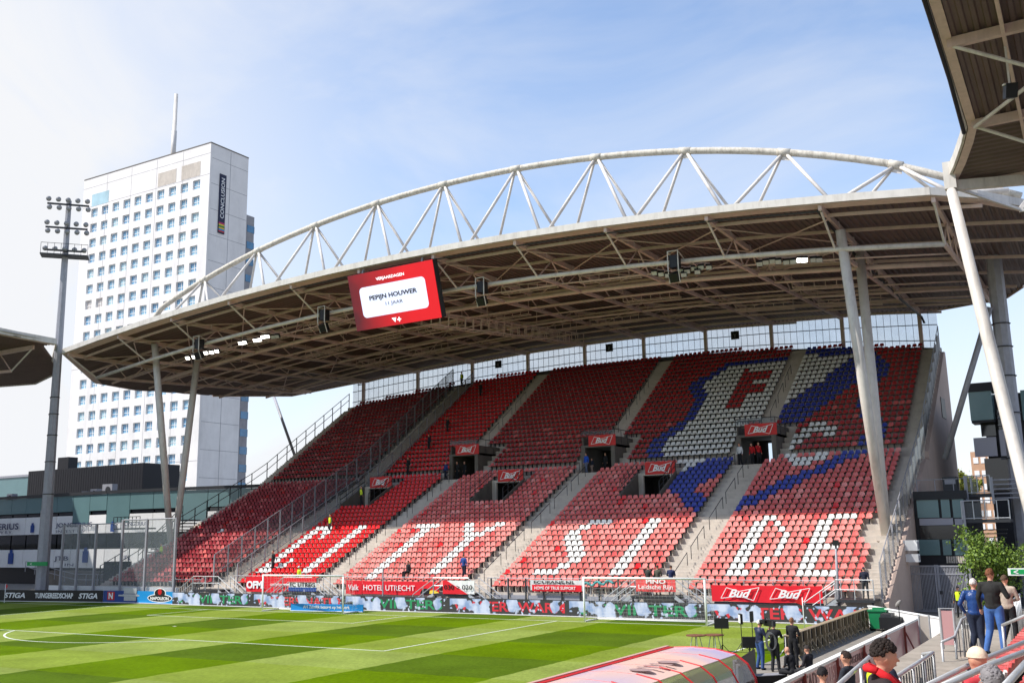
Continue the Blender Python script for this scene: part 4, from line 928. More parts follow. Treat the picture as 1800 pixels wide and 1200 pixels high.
mb = MB(); A = at(1672, 327, X=44.0); mb.bar(A, A+(9, 3, 0.0), 0.3, 0.5); B = at(1792, 368, X=46.6); mb.bar(A+(0.3, 0, -0.2), B, 0.14, 0.14); mb.bar(B, B+(8, 2, 0.3), 0.2, 0.3); mb.bar(B, B+(1.6, 0.8, 2.2), 0.16, 0.16); mb.bar(B+(0.2, 0, 0), B+(2.2, 0.8, 2.2), 0.16, 0.16); mb.build('end_truss', M['white_steel'], mroof)
c = at(1776, 160, Z=21.6); s_ = thing('loudspeaker', 'white-topped black loudspeaker under the overhanging side roof', 'loudspeaker', tuple(c), 'black loudspeakers hung under the roof edge')
MB().obox(c, (0.20, 0.07, 0), (-0.07, 0.22, 0.07), (0.04, -0.04, 0.28)).build('cabinet', M['black'], s_); mb = MB(); mb.obox(c+(-0.03, -0.1, 0.24), (0.18, 0.07, 0), (-0.05, 0.12, 0.03), (0, 0, 0.03)); mb.bar(c+(0, 0, 0.2), c+(0, 0, 1.9), 0.08, 0.08); mb.build('bracket', M['white_steel'], s_)
lroof, lfr = side_roof(-36.7, -1, 'corrugated roof of the opposite side stand beyond the floodlight mast', -35.6, 0.00098, lambda x: interp(-x, [(36.6, 3.3), (44, 10.5), (52, 13), (62, 11.5)]))
# ------------------------------------------------------------------ floodlight masts
def mast(x, y, r0, r1, h, label, lamps=True):
    m_ = thing('floodlight_mast', label, 'mast', (x, y, 0), 'tall floodlight masts at the stadium corners')
    MB().path([(x, y, -0.05), (x, y, 8), (x, y, 8.02), (x, y, h*0.55), (x, y, h)], [r0, r0*0.93, r0*0.86, (r0+r1)/2*0.92, r1], 8).build('shaft', M['galv_matt'], m_)
    mb = MB()
    for z in (9.5, 12.5, 15, 17, 18.6):
        rr_ = r0*(1-z/h)+r1*z/h; mb.path([(x+rr_*1.02*math.cos(t), y+rr_*1.02*math.sin(t), z) for t in np.linspace(0, 2*math.pi, 13)], 0.035, 5)
        mb.box((x-rr_-0.3, y-0.06, z-0.05), (x-rr_+0.1, y+0.06, z+0.07))
    mb.build('clamp_band', M['dark_steel'], m_)
    d = nrm(np.array((-(y*0)+0.75, -0.66, 0))) if x < 0 else nrm(np.array((-0.75, -0.66, 0))); rt_ = np.array((-d[1], d[0], 0))
    if not lamps: return m_
    for z, down in ((h-0.5, True), (h-2.9, True), (h-5.2, False)):
        fr_ = MB(); fr_.bar(np.array((x, y, z))-rt_*1.9+d*0.3, np.array((x, y, z))+rt_*1.9+d*0.3, 0.16, 0.16); fr_.bar((x, y, z), np.array((x, y, z))+d*0.4, 0.2, 0.2)
        if not down:
            fr_.obox(np.array((x, y, z-0.55))+d*0.2, rt_*2.15, d*0.75, (0, 0, 0.06))
            for k in np.linspace(-2.1, 2.1, 8): fr_.bar(np.array((x, y, z-0.5))+rt_*k+d*0.9, np.array((x, y, z+0.55))+rt_*k+d*0.9, 0.03, 0.03)
            fr_.bar(np.array((x, y, z+0.55))-rt_*2.1+d*0.9, np.array((x, y, z+0.55))+rt_*2.1+d*0.9, 0.04, 0.04)
        f_ = fr_.build('lamp_rack', M['dark_steel'], m_)
        for k in np.linspace(-1.75, 1.75, 5):
            for dz in ((0.42, -0.42) if down else (0.1,)):
                c = np.array((x, y, z+dz))+rt_*(k+(0.12 if dz < 0 else 0))+d*0.55; a = nrm(d*1.0+np.array((0, 0, -0.6)))
                MB().path([c-a*0.28, c-a*0.05, c+a*0.16], [0.13, 0.23, 0.25], 10).build('floodlight', M['galv_matt'], f_, True)
    return m_
mast(-36.2, 4.75, 0.58, 0.25, 38.2, 'tall grey mast with three racks of floodlights beside the white tower')
mast(44.0, 20.6, 0.64, 0.5, 34.0, 'thick grey mast rising behind the white roof column', False)

# ------------------------------------------------------------------ white tower
TY0, TX0, TX1, TZ = 80.0, -141.2, -100.9, 84.6
tower = thing('office_tower', 'tall white slab tower with square windows behind the stand roof', 'tower', (-121, 86, 0))
M['tower'] = mat('white_concrete_panel', (232, 228, 224), 0.8, var=0.06, scale=0.3, stain=0.16); M['tower_side'] = M['tower']
M['tower_grey'] = mat('grey_stone_panel', (150, 148, 150), 0.8, var=0.14, scale=0.8)
M['glass_blue'] = mat('blue_wing_glass', (58, 120, 160), 0.15, var=0.3, scale=0.4, spec=0.8)
winx = [-137.0+3.59*i for i in range(10)]; winz = [76.4-3.485*j for j in range(21)]
WW, WH = 1.08, 0.98
# facade built as strips round real openings
fac = MB(); xs_ = [TX0]+[v for x in winx for v in (x-WW, x+WW)]+[TX1]
prev = TZ
for z in winz:
    fac.box((TX0, TY0, z+WH), (TX1, TY0+0.5, prev)); prev = z-WH
    for i in range(0, len(xs_)-1, 2): fac.box((xs_[i], TY0, z-WH), (xs_[i+1], TY0+0.5, z+WH))
fac.box((TX0, TY0, 0), (TX1, TY0+0.5, prev)); fac.build('facade', M['tower'], tower)
MB().box((TX0+0.1, TY0+0.5, 0), (TX1-0.6, TY0+10.2, TZ-0.05)).build('core', M['tower'], tower)
MB().box((TX1-0.55, TY0+0.52, 0), (TX1, TY0+10.4, TZ)).build('end_wall', M['tower'], tower)
MB().box((TX0-0.05, TY0-0.04, TZ+0.003), (TX1+0.05, TY0+10.45, TZ+0.25)).build('parapet', M['concrete_dark'], tower)
MB().box((-125, TY0+9.6, 0), (TX1+0.03-0.6, TY0+13.2, 72.4)).build('rear_wing', M['tower_grey'], tower)
for j in range(18):
    z = 69.5-3.6*j; w_ = MB().box((TX1-0.60, TY0+11.2, z-0.75), (TX1-0.50, TY0+13.25, z+0.75)).build('window', M['glass_blue'], tower)
    MB().box((-101.6, TY0+13.18, z-0.75), (TX1-0.5, TY0+13.26, z+0.75)).build('pane', M['glass_blue'], w_)
gm = [mat('tower_glass', (134, 178, 202), 0.12, var=0.25, scale=0.3, spec=0.8), mat('tower_glass_pale', (170, 202, 212), 0.15, var=0.2, scale=0.3, spec=0.8), mat('tower_glass_deep', (108, 156, 188), 0.1, var=0.25, scale=0.3, spec=0.8), mat('tower_blind', (190, 182, 176), 0.5, var=0.05)]
wfr = MB(); c0 = (0, 0, 0)
for a, b, c_, d_ in ((-WW, -WH, WW, -WH+0.1), (-WW, WH-0.1, WW, WH), (-WW, -WH, -WW+0.1, WH), (WW-0.1, -WH, WW, WH), (0.12, -WH, 0.24, WH), (-WW, -0.30, 0.12, -0.18), (0.24, -0.30, WW, -0.18)): wfr.box((a, 0.30, b), (c_, 0.40, d_))
wfr_me = wfr.mesh('window', M['white']); panes = []
for m_ in gm:
    pb = MB()
    for a, b, c_, d_ in ((-WW+0.1, -0.18, 0.12, WH-0.1), (0.24, -0.18, WW-0.1, WH-0.1), (-WW+0.1, -WH+0.1, 0.12, -0.30), (0.24, -WH+0.1, WW-0.1, -0.30)): pb.box((a, 0.36, b), (c_, 0.38, d_))
    panes.append(pb.mesh('pane', m_))
RT = np.array(ROOT['office_tower'])
for j, z in enumerate(winz):
    for i, x in enumerate(winx):
        if j > 18 and i < 0: continue
        wo = bpy.data.objects.new('window', wfr_me); COL.objects.link(wo); wo.parent = tower; wo.location = np.array((x, TY0, z))-RT
        pk = 3 if (j == 6 and i < 2) else int(rng.choice([0, 1, 2], p=[0.55, 0.2, 0.25]))
        po = bpy.data.objects.new('pane', panes[pk]); COL.objects.link(po); po.parent = wo
for (x0, x1, z0, z1), mm_ in zip(((-138.1, -132.4, 77.9, 80.7), (-116.5, -110.9, 78.2, 81.2), (-109.3, -103.7, 78.2, 81.3)), (gm[1], M['concrete'], M['concrete'])):
    MB().box((x0, TY0-0.03, z0), (x1, TY0+0.02, z1)).build('plant_grille', mm_, tower)
jb = MB()
for x in [TX0+(TX1-TX0)*k/5 for k in range(1, 5)]: jb.box((x-0.04, TY0-0.012, 2), (x+0.04, TY0+0.01, TZ-0.2))
for z in (82.5, 78.0, 41.5, 20.0): jb.box((TX0, TY0-0.014, z-0.035), (TX1, TY0+0.01, z+0.035))
for z in np.arange(6, 84, 5.4): jb.box((TX1-0.01, TY0+0.5, z-0.04), (TX1+0.014, TY0+10.3, z+0.04))
jb.box((TX1-0.01, TY0+5.4, 2), (TX1+0.013, TY0+5.5, TZ-0.3)); jb.build('panel_joint', M['tower_grey'], tower)
Q = at(304.5, 271, Y=86); MB().path([(Q[0], 86, TZ), (Q[0], 86, TZ+9), (Q[0], 86, TZ+9.05), (Q[0], 86, 102.3)], [0.55, 0.55, 0.42, 0.40], 10).build('antenna', M['white_steel'], tower, True)
sg = thing('tower_sign', 'dark vertical name sign with coloured stripes on the white tower', 'sign', (TX1, TY0+3.5, 72))
s0, s1 = TY0+2.6, TY0+4.3
MB().box((TX1, s0, 66.2), (TX1+0.2, s1, 78.8)).build('sign_panel', mat('sign_navy', (24, 28, 60), 0.5, var=0.05), sg)
text('CONCLUSION', (TX1+0.2, (s0+s1)/2, 73.7), (0, 0, 1), (0, -1, 0), 8.6, 0.95, M['white'], sg, bold=0.01, off=0.03)
for k, cc_ in enumerate(((200, 60, 60), (60, 150, 200), (230, 190, 50), (60, 140, 60), (230, 200, 60), (200, 40, 110))):
    MB().box((TX1+0.203, s0+0.1, 66.5+k*0.34), (TX1+0.23, s1-0.1, 66.5+k*0.34+0.28)).build('sign_stripe', mat('stripe%d' % k, cc_, 0.5, var=0), sg)

# ------------------------------------------------------------------ left office building behind the corner
ob = thing('office_building', 'low dark-windowed office with teal glass band behind the corner fence', 'building', (-60, 32, 0))
OY = 26.0
def seg_building(pts, zt):
    for i, (a, b) in enumerate(zip(pts[:-1], pts[1:])):
        A = np.array((*a, 0.0)); B = np.array((*b, 0.0)); d = nrm(B-A); n = np.array((d[1], -d[0], 0)); Ln = np.linalg.norm(B-A)
        def wall(z0, z1, off, m_, nm, t0=0.0, t1=1.0):
            P, Q = A+(B-A)*t0+n*off, A+(B-A)*t1+n*off
            mb = MB(); mb.sheet(P+(0, 0, z0), Q+(0, 0, z0), Q+(0, 0, z1), P+(0, 0, z1), 0.2); return mb.build(nm, m_, ob)
        wall(0, zt-0.1, -0.3, M['black_panel'], 'wall')
        npn = max(1, int(Ln/3.2))
        for k in range(npn):
            wall(zt-2.05+(0.0 if k % 6 else -1.5), zt-0.12, 0.15, M['teal'], 'teal_panel', (k+0.01)/npn, (k+0.99)/npn)
            wall(zt-4.2, zt-2.15, -0.12, M['glass_dark'], 'window', (k+0.04)/npn, (k+0.96)/npn)
            wall(4.25, 6.0, -0.12, M['glass_dark'], 'window', (k+0.04)/npn, (k+0.96)/npn)
            wall(6.05, 8.2, 0.12, M['paper'], 'white_panel', (k+0.012)/npn, (k+0.988)/npn)
            wall(2.0, 4.2, 0.12, M['paper'], 'white_panel', (k+0.012)/npn, (k+0.988)/npn)
        wall(zt-0.1, zt+0.25, 0.3, M['dark_steel'], 'roof_edge')
L1 = [(-80, 25.6), (-53.5, 24.6), (-42.5, 25.6), (-30.5, 28.0)]
seg_building(L1, 10.75)
mb = MB(); mb.prism([(-80, 25.8), (-53.5, 24.9), (-42.5, 25.9), (-30.5, 28.3), (-30.5, 46), (-80, 46)], 2, 0, 10.6); mb.build('core', M['black_panel'], ob)
pb_ = thing('plant_room', 'large black box on the roof of the low office', 'roof box', (-57, 37, 10.7))
A, B = at(50, 832, Y=34), at(252, 822, Y=34)
MB().box((A[0], 34, 10.6), (B[0], 40, 15.1)).build('cladding', M['black_panel'], pb_)
mb = MB()
for x in np.arange(A[0]+0.4, B[0], 0.5): mb.box((x, 33.97, 10.7), (x+0.06, 34.0, 15.0))
mb.build('cladding_rib', M['dark_steel'], pb_)
Q = at(116, 805, Y=36); MB().box((Q[0]-1.1, 35.5, 15.0), (Q[0]+1.3, 37, Q[2]+0.1)).build('exhaust_hood', M['black_panel'], pb_)
for px_, py_, sz, lb in ((188, 862, 1.9, 'large'), (164, 866, 1.2, 'small'), (147, 869, 0.9, 'lowest'), (17, 866, 1.2, 'lone')):
    Q = at(px_, py_, Y=29); a_ = thing('air_conditioner', lb+' pale air-conditioning unit on the roof edge of the low office', 'air conditioner', (Q[0], 29, 10.6), 'air-conditioning units on the office roof')
    h = sz*0.75; MB().box((Q[0]-sz/2, 29, 10.6), (Q[0]+sz/2, 29.8, 10.75+h)).build('casing', M['galv_matt'], a_)
    MB().path([(Q[0]+sz*0.1, 28.99, 10.7+h*0.5), (Q[0]+sz*0.1, 28.94, 10.7+h*0.5)], h*0.33, 12).build('fan_grille', M['dark_steel'], a_)
def facey(X): return interp(X, L1)-0.22
def facade_text(s_, px_, py_, wpx, hpx, m_, Y, par, dx=1.0, bold=0.0):
    Y = facey(at(px_, py_, Y=25)[0])-0.28; c = at(px_, py_, Y=Y); e = at(px_+wpx/2, py_, Y=Y); f = at(px_, py_-hpx/2, Y=Y)
    text(s_, c, (1, -0.03, 0), (0, 0, 1), 2*abs(e[0]-c[0]), 2*abs(f[2]-c[2]), m_, par, bold=bold, off=0.05)
navy = mat('navy_print', (30, 34, 78), 0.5, var=0)
for s_, x, y, wd, h, b in (('ERIUS', 15, 925, 38, 11, .02), ('W B.V.', 10, 935, 26, 5, 0), ('JONGERIUS', 130, 923, 68, 10, .02), ('INVEST B.V.', 126, 933, 56, 5, 0), ('JONGERIUS', 238, 921, 46, 9, .02), ('JTB', 108, 982, 26, 10, .01), ('IN', 122, 992, 16, 5, 0), ('UPR', 222, 980, 18, 9, .01)):
    facade_text(s_, x, y, wd, h, navy, 25.2 if x < 200 else 25.6, ob, bold=b)
for x, y, s_ in ((57, 929, 6), (198, 927, 6), (19, 981, 9), (150, 978, 9)):
    c = at(x, y, Y=facey(at(x, y, Y=25)[0])-0.1); mb = MB(); mb.box((c[0]-s_*0.055, c[1]-0.06, c[2]-s_*0.075), (c[0]+s_*0.055, c[1], c[2]+s_*0.075)); mb.box((c[0]-s_*0.03, c[1]-0.06, c[2]+s_*0.075), (c[0]+s_*0.03, c[1], c[2]+s_*0.12)); mb.build('blue_mark', M['blue_dark'], ob)
Q = at(27, 850, Y=60); hz = thing('glass_hall', 'distant pale green glass building beside the black roof box', 'building', (Q[0], 60, 0)); MB().box((Q[0]-14, 60, 0), (Q[0]+5.5, 66, Q[2]+1.2)).build('glass_front', M['teal'], hz); MB().box((Q[0]-14.2, 59.8, Q[2]+1.2), (Q[0]+5.7, 66.2, Q[2]+1.6)).build('roof', M['galv_matt'], hz)

cb_ = thing('corner_tower_block', 'grey office block beyond the side stand that shades the low office', 'building', (-92, -6, 0)); MB().box((-104, -24, 0), (-80, 13, 41)).build('wall', M['grey_panel'], cb_)  # unseen block, added only to cast shade over the low office
for k in range(10): MB().box((-79.99, -23, 3+k*3.8), (-79.9, 12, 4.8+k*3.8)).build('window_band', M['glass_dark'], cb_); MB().box((-103, 13.0, 3+k*3.8), (-81, 13.08, 4.8+k*3.8)).build('window_band', M['glass_dark'], cb_)
MB().box((-104.2, -24.2, 41), (-79.8, 13.2, 41.5)).build('roof', M['dark_steel'], cb_)

# ------------------------------------------------------------------ corner behind the left end: safety netting posts, low walls, stairs
nf = thing('safety_net', 'tall steel posts with netting in front of the visitors seat block', 'net', (-21, 4.1, 0))
pxs = [(-24.5, 6.9), (-21.4, 6.9), (-17.8, 6.9), (-28.0, 6.6), (-30.4, 6.6), (-32.6, 6.6)]
for x, h in pxs: MB().bar((x, 4.1, 0), (x, 4.1, h), 0.18, 0.18).build('net_post', M['galv_matt'], nf)
MB().tube((-24.5, 4.1, 6.85), (-17.8, 4.1, 6.85), 0.06, n=8).build('top_tube', M['galv_matt'], nf); MB().tube((-32.6, 4.1, 6.55), (-24.5, 4.1, 6.6), 0.05, n=8).build('top_tube', M['galv_matt'], nf)
mb = MB(); mb.box((-24.4, 4.09, 0.8), (-17.9, 4.11, 6.8)); mb.box((-32.5, 4.09, 0.8), (-24.6, 4.11, 6.5)); mb.build('netting', M['screen_glass'], nf)
MB().box((-34.5, 4.3, 0), (-17.6, 4.5, 1.25)).build('low_wall', M['paper'], nf)
cs = thing('corner_block', 'grey service stairs and railings below the office at the corner', 'stairs', (-38, 12, 0))
MB().box((-46, 12, 0), (-33, 13, 2.2)).build('wall', M['concrete_dark'], cs); MB().box((-33.2, 9, 0), (-30.5, 10, 3.2)).build('door', M['dark_steel'], cs)
mb = MB(); railing(mb, [(-46, 9.5, 2.2), (-38, 9.5, 1.0), (-33, 9.5, 1.0)], 1.0, 0.04, 1.5, (1, 0.5)); mb.build('handrail', M['galv_matt'], cs)
mb = MB()
for i in range(14): mb.box((-34+i*0.45, 13.5, 3.0+i*0.3), (-33.5+i*0.45, 15.5, 3.1+i*0.3))
railing(mb, [(-34, 13.5, 3.1), (-27.9, 13.5, 7.2)], 1.1, 0.035, 0.8, (1, 0.5)); mb.box((-38, 13.5, 6.2), (-34, 15.5, 6.35)); railing(mb, [(-38, 13.5, 6.35), (-34, 13.5, 6.35)], 1.1, 0.035, 0.6, (1, 0.5)); mb.build('outer_stairs', M['dark_steel'], cs)
mb = MB(); mb.box((-36.9, 3.6, 3.0), (-34.0, 3.7, 3.35)); sgn_ = tag(mb.build('exit_sign', M['green_sign']), 'green exit sign on the floodlight mast', 'sign', 'green exit signs'); text('<', (-36.3, 3.6, 3.17), (1, 0, 0), (0, 0, 1), 0.3, 0.2, M['white'], sgn_)
# ------------------------------------------------------------------ banners on the grandstand
def bowtie(mb, c, rt, up, w, h, th, off):
    n = np.cross(rt, up); P = [(-0.5, -0.36), (-0.34, 0.42), (-0.02, 0.16), (0.5, 0.46), (0.34, -0.48), (0.0, -0.20)]
    Q = [c+rt*a*w+up*b*h+n*off for a, b in P]
    for a, b in zip(Q, Q[1:]+Q[:1]): mb.bar(a, b, th, 0.012, up=n)
def bud(c, rt, up, w, h, par, k=0.72):
    mb = MB(); bowtie(mb, c, rt, up, w, h, h*0.045, 0.03); mb.build('bow_tie_outline', M['white'], par)
    text('Bud', c+up*h*0.01, rt, up, w*0.60, h*0.60, M['white'], par, shear=0.45, bold=0.03, off=0.045)
ex, ez = np.array((1.0, 0, 0)), np.array((0, 0, 1.0))
lvn = ['over the passage in the bright red block', 'over the passage between the letters T and Y', 'over the passage above the letters S and I']
uvn = ['beside the bright red upper block', 'at the top of the aisle between Y and S', 'beside the white and blue seat emblem']
for c, n_, (z0, z1), yy, grp in [(c, n_, (9.62, 10.62), 21.36, 0) for c, n_ in zip(LV, lvn)]+[(c, n_, (12.48, 13.42), 24.44, 1) for c, n_ in zip(UV, uvn)]:
    x0, x1 = (c-0.95, c+1.62) if grp == 0 else (c-0.85, c+1.75)
    b_ = thing('beer_banner', 'small red bow-tie banner '+n_, 'banner', ((x0+x1)/2, yy, z0), 'red bow-tie banners over the stand passages')
    MB().box((x0, yy, z0), (x1, yy+0.04, z1)).build('cloth', mat('red_banner_dull', (206, 48, 46), 0.6, var=0.06), b_)
    bud(np.array(((x0+x1)/2, yy, (z0+z1)/2)), ex, ez, (x1-x0)*0.8, (z1-z0)*0.86, b_)
    if grp == 0:
        mb = MB()
        for f in (0.0, 0.33, 0.66, 1.0): mb.bar((x0+(x1-x0)*f, yy+0.07, z0-0.1), (x0+(x1-x0)*f, yy+0.07, z1+0.1), 0.05, 0.05)
        mb.bar((x0, yy+0.07, z1+0.1), (x1, yy+0.07, z1+0.1), 0.05, 0.05); mb.build('rail', M['dark_steel'], b_)
def pbanner(x0, y0, x1, y1, Y, m, label, name='banner'):
    A, B = at(x0, y0, Y=Y), at(x1, y1, Y=Y); z0, z1 = min(A[2], B[2]), max(A[2], B[2])
    o = thing(name, label, 'banner', ((A[0]+B[0])/2, Y, z0)); mb = MB(); n = 14; V = []
    for i in range(n+1):
        f = i/n; x = A[0]+(B[0]-A[0])*f; w_ = 0.025*math.sin(f*19)+0.015*math.sin(f*41+1)
        V += [(x, Y+w_, z0+0.02*math.sin(f*9)), (x, Y+w_*0.3, z1-0.03*abs(math.sin(f*math.pi*5)))]
    mb.add(V, [(2*i, 2*i+2, 2*i+3, 2*i+1) for i in range(n)]); mb.add([(a, b+0.02, c) for a, b, c in V], [(2*i+1, 2*i+3, 2*i+2, 2*i) for i in range(n)])
    mb.build('cloth', m, o); return o, A[0], B[0], z0, z1
def btext(o, s, x0, x1, z0, z1, Y, m, bold=0.0, shear=0.0): text(s, ((x0+x1)/2, Y-0.045, (z0+z1)/2), ex, ez, x1-x0, z1-z0, m, o, bold=bold, shear=shear)
YB = 4.95
o, a, b, z0, z1 = pbanner(433, 1013, 520, 1041, YB, M['red_banner'], 'red banner with big white OFM letters on the front rail'); w_ = b-a
btext(o, 'OFM.', a+0.1, a+w_*0.38, z0+0.25, z1-0.3, YB, M['white'], 0.05); btext(o, 'onlyformen.nl', a+w_*0.5, b-0.1, z0+0.42, z1-0.42, YB, M['white'], 0.01)
o, a, b, z0, z1 = pbanner(508, 1015, 556, 1039, 3.6, M['paper'], 'white supporters banner with red and blue bands on the platform rail')
MB().box((a, 3.57, z1-0.3), (b, 3.6, z1)).build('red_band', M['red_banner'], o); MB().box((a, 3.57, z0), (b, 3.6, z0+0.28)).build('blue_band', M['blue_dark'], o); btext(o, 'FC UTREG', a+0.12, b-0.12, z0+0.32, z1-0.34, 3.62, M['black'], 0.02)
o, a, b, z0, z1 = pbanner(608, 1019, 636, 1044, YB, M['red_banner'], 'small red banner with white serif name beside the hotel banner'); btext(o, 'Valk', a+0.25, b-0.25, z0+0.3, z1-0.3, YB, M['white'], 0.01)
o, a, b, z0, z1 = pbanner(637, 1020, 772, 1046, YB, M['red_banner'], 'long red hotel banner with white lettering and a toucan head'); w_ = b-a
btext(o, 'HOTEL UTRECHT', a+0.15, a+w_*0.70, z0+0.28, z1-0.28, YB, M['white'], 0.005)
mb = MB(); cx = a+w_*0.86
mb.add([(cx+0.5*math.cos(t)-0.15, YB-0.05, z0+0.05+0.42*math.sin(t)) for t in np.linspace(0, math.pi, 12)], [tuple(range(12))[::-1]]); mb.build('bird_head', M['black'], o)
mb = MB(); mb.add([(cx+0.2, YB-0.06, z0+0.32), (cx+0.5, YB-0.06, z0+0.38), (cx+0.95, YB-0.06, z0+0.22), (cx+1.02, YB-0.06, z0+0.05), (cx+0.15, YB-0.06, z0+0.12)], [(4, 3, 2, 1, 0)]); mb.build('bird_beak', mat('yellow_print', (236, 208, 70), 0.5, var=0.03), o)
o, a, b, z0, z1 = pbanner(779, 1019, 834, 1044, 3.6, M['paper'], 'white and red banner with two dialling codes on the platform rail'); mb = MB(); mb.add([(a, 3.55, z0), (b-0.5, 3.55, z0), (a+0.3, 3.55, z1), (a, 3.55, z1)], [(0, 1, 2, 3)]); mb.build('red_field', M['red_banner'], o); btext(o, '030 > 020', a+0.12, b-0.12, z0+0.3, z1-0.3, 3.58, M['black'], 0.01)
o, a, b, z0, z1 = pbanner(932, 1018, 1024, 1038, YB, mat('pale_banner', (214, 214, 212), 0.6, var=0.08), 'draped pale and red fan banner tied to the front railing')
mb = MB(); mb.box((a+0.15, YB-0.035, z0-0.05), (b-0.05, YB-0.03, z0+0.36)); mb.build('red_band', M['red_banner'], o); btext(o, 'FCUFANS.NL', a+0.3, b-0.5, z0+0.42, z1-0.06, YB, M['black'], 0.02); btext(o, 'HOME OF TRUE SUPPORT', a+0.35, b-0.45, z0+0.06, z0+0.26, YB-0.02, M['white'], 0.01)
sc_ = thing('scarf_banner', 'twisted teal and white cloth tied along the railing beside the fan banner', 'banner', (21, YB, 1.6))
A, B = at(1026, 1024, Y=YB), at(1078, 1019, Y=YB); mb = MB(); P = [A+(B-A)*f+np.array((0, 0.03*math.sin(f*30), 0.10*math.sin(f*17)-0.1)) for f in np.linspace(0, 1, 30)]; mb.path(P, [0.05+0.05*abs(math.sin(i*0.9)) for i in range(30)], 7); mb.build('cloth', mat('teal_cloth', (70, 150, 150), 0.8, var=0.4, scale=6), sc_, True)
o, a, b, z0, z1 = pbanner(1117, 1014, 1188, 1040, 3.6, mat('pale_red_banner', (228, 84, 84), 0.6, var=0.05), 'pale red banner with white place name on the platform rail'); btext(o, 'PINO', a+0.7, b-0.6, z0+0.48, z1-0.1, 3.6, M['white'], 0.03); btext(o, 'Leidsche Rijn', a+0.2, b-0.15, z0+0.08, z0+0.42, 3.6, M['white'], 0.01)
o, a, b, z0, z1 = pbanner(1250, 1027, 1447, 1060, 4.6, M['red_banner'], 'wide bright red banner with two white bow-tie emblems'); w_ = b-a
for f in (0.27, 0.72): bud(np.array((a+w_*f, 4.55, (z0+z1)/2)), ex, ez, w_*0.36, (z1-z0)*0.82, o)
MB().box((a+0.1, 4.7, z0-0.22), (b-0.05, 4.95, z0-0.02)).build('support_beam', M['dark_steel'], o)

# front railings, entrance platforms and stairs
fr_ = thing('front_railing', 'grey steel railing along the front row of the stand', 'railing', (XC, 5.1, 1.2))
for a, b in ((-11.9, -5.6), (-1.9, 8.4), (12.1, 23.0), (26.5, 35.2)):
    mb = MB(); railing(mb, [(a, 5.12, 1.2), (b, 5.12, 1.2)], 1.0, 0.03, 1.6, (1.0,)); mb.build('rail', M['galv_matt'], fr_)
for x in np.arange(12.4, 23, 1.35): MB().bar((x, 5.08, 0.35), (x, 5.08, 2.2), 0.1, 0.06).build('upright', M['dark_steel'], fr_)
for x in np.arange(12.5, 22, 1.35): MB().box((x, 5.15, 0.55), (x+1.15, 5.2, 1.1)).build('infill_panel', M['galv_matt'], fr_)
def platform(c, label, z=1.2, sides=(-1, 1), w=1.45):
    t = thing('entrance_platform', label, 'platform', (c, 4.4, 0), 'steel platforms with stairs at the foot of the aisles')
    MB().box((c-w, 3.65, z-0.14), (c+w, 5.22, z)).build('deck', M['dark_steel'], t)
    for s_ in sides:
        n = 6
        for i in range(n):
            x = c+s_*(w+0.14+i*0.27); zz = z-(i+1)*z/(n+0.6); MB().box((x-0.14, 3.7, zz-0.05), (x+0.14, 4.9, zz)).build('step', M['galv_matt'], t)
        for yy in (3.66, 4.93):
            mb = MB(); mb.bar((c+s_*w, yy, z-0.06), (c+s_*(w+n*0.29), yy, 0.05), 0.05, 0.2)
            A, B = np.array((c+s_*w, yy, z)), np.array((c+s_*(w+n*0.29), yy, 0.1))
            for hh in (1.0, 0.55): mb.tube(A+(0, 0, hh), B+(0, 0, hh), 0.028, n=6)
            for f in (0, 0.5, 1.0): q = A+(B-A)*f; mb.tube(q, q+(0, 0, 1.0), 0.028, n=6)
            mb.build('stair_rail', M['galv'], t)
    mb = MB()
    for yy in (3.68,): railing(mb, [(c-w, yy, z), (c+w, yy, z)], 1.05, 0.03, 1.2, (1.0, 0.5))
    mb.build('guard_rail', M['galv'], t)
    for x in (c-w+0.1, c+w-0.1): MB().bar((x, 3.8, 0), (x, 3.8, z-0.1), 0.1, 0.1).build('support_leg', M['dark_steel'], t)
    return t
platform(24.75, 'steel platform with stairs behind the pale red PINO banner', 1.30); platform(10.05, 'steel platform with stairs behind the dialling-code banner', 1.2); platform(-3.85, 'steel platform with stairs behind the red, white and blue supporters banner', 1.15)
platform(-13.6, 'steel platform with stairs beside the fenced visitors block', 1.15); platform(36.6, 'steel platform by the brown end wall where a steward in navy stands', 1.28, (-1,), 1.0)
gt = thing('steel_gate', 'grey barred gate panel before the fenced visitors seat block', 'gate', (-16.5, 4.6, 0)); mb = MB()
for x in np.arange(-18.6, -15.2, 0.22): mb.bar((x, 4.6, 0.1), (x, 4.6, 1.9), 0.05, 0.05)
mb.build('bars', M['dark_steel'], gt); mb = MB(); mb.bar((-18.7, 4.6, 1.9), (-15.1, 4.6, 1.9), 0.06, 0.06); mb.bar((-18.7, 4.6, 0.1), (-15.1, 4.6, 0.1), 0.06, 0.06); mb.build('frame', M['galv_matt'], gt)
pl = thing('camera_mast', 'thin grey pole with a small camera beside the wide red banner', 'pole', (*at(1475, 1062, Y=4.2)[:2], 0))
A = at(1475, 1062, Y=4.2); B = at(1469, 955, Y=4.2); MB().path([(A[0], 4.2, 0), (A[0], 4.2, B[2]*0.5), (B[0], 4.2, B[2])], [0.09, 0.085, 0.06], 8).build('pole', M['galv_matt'], pl, True); MB().box((B[0]-0.14, 4.05, B[2]-0.1), (B[0]+0.14, 4.4, B[2]+0.2)).build('camera', M['black'], pl)
pl = thing('corner_pole', 'thin grey pole behind the wall near the hotel banner', 'pole', (7.1, 4.3, 0)); A = at(673, 1046, Y=4.3); MB().tube((A[0], 4.3, 0), (A[0], 4.3, 2.8), 0.05, n=8).build('pole', M['galv_matt'], pl)

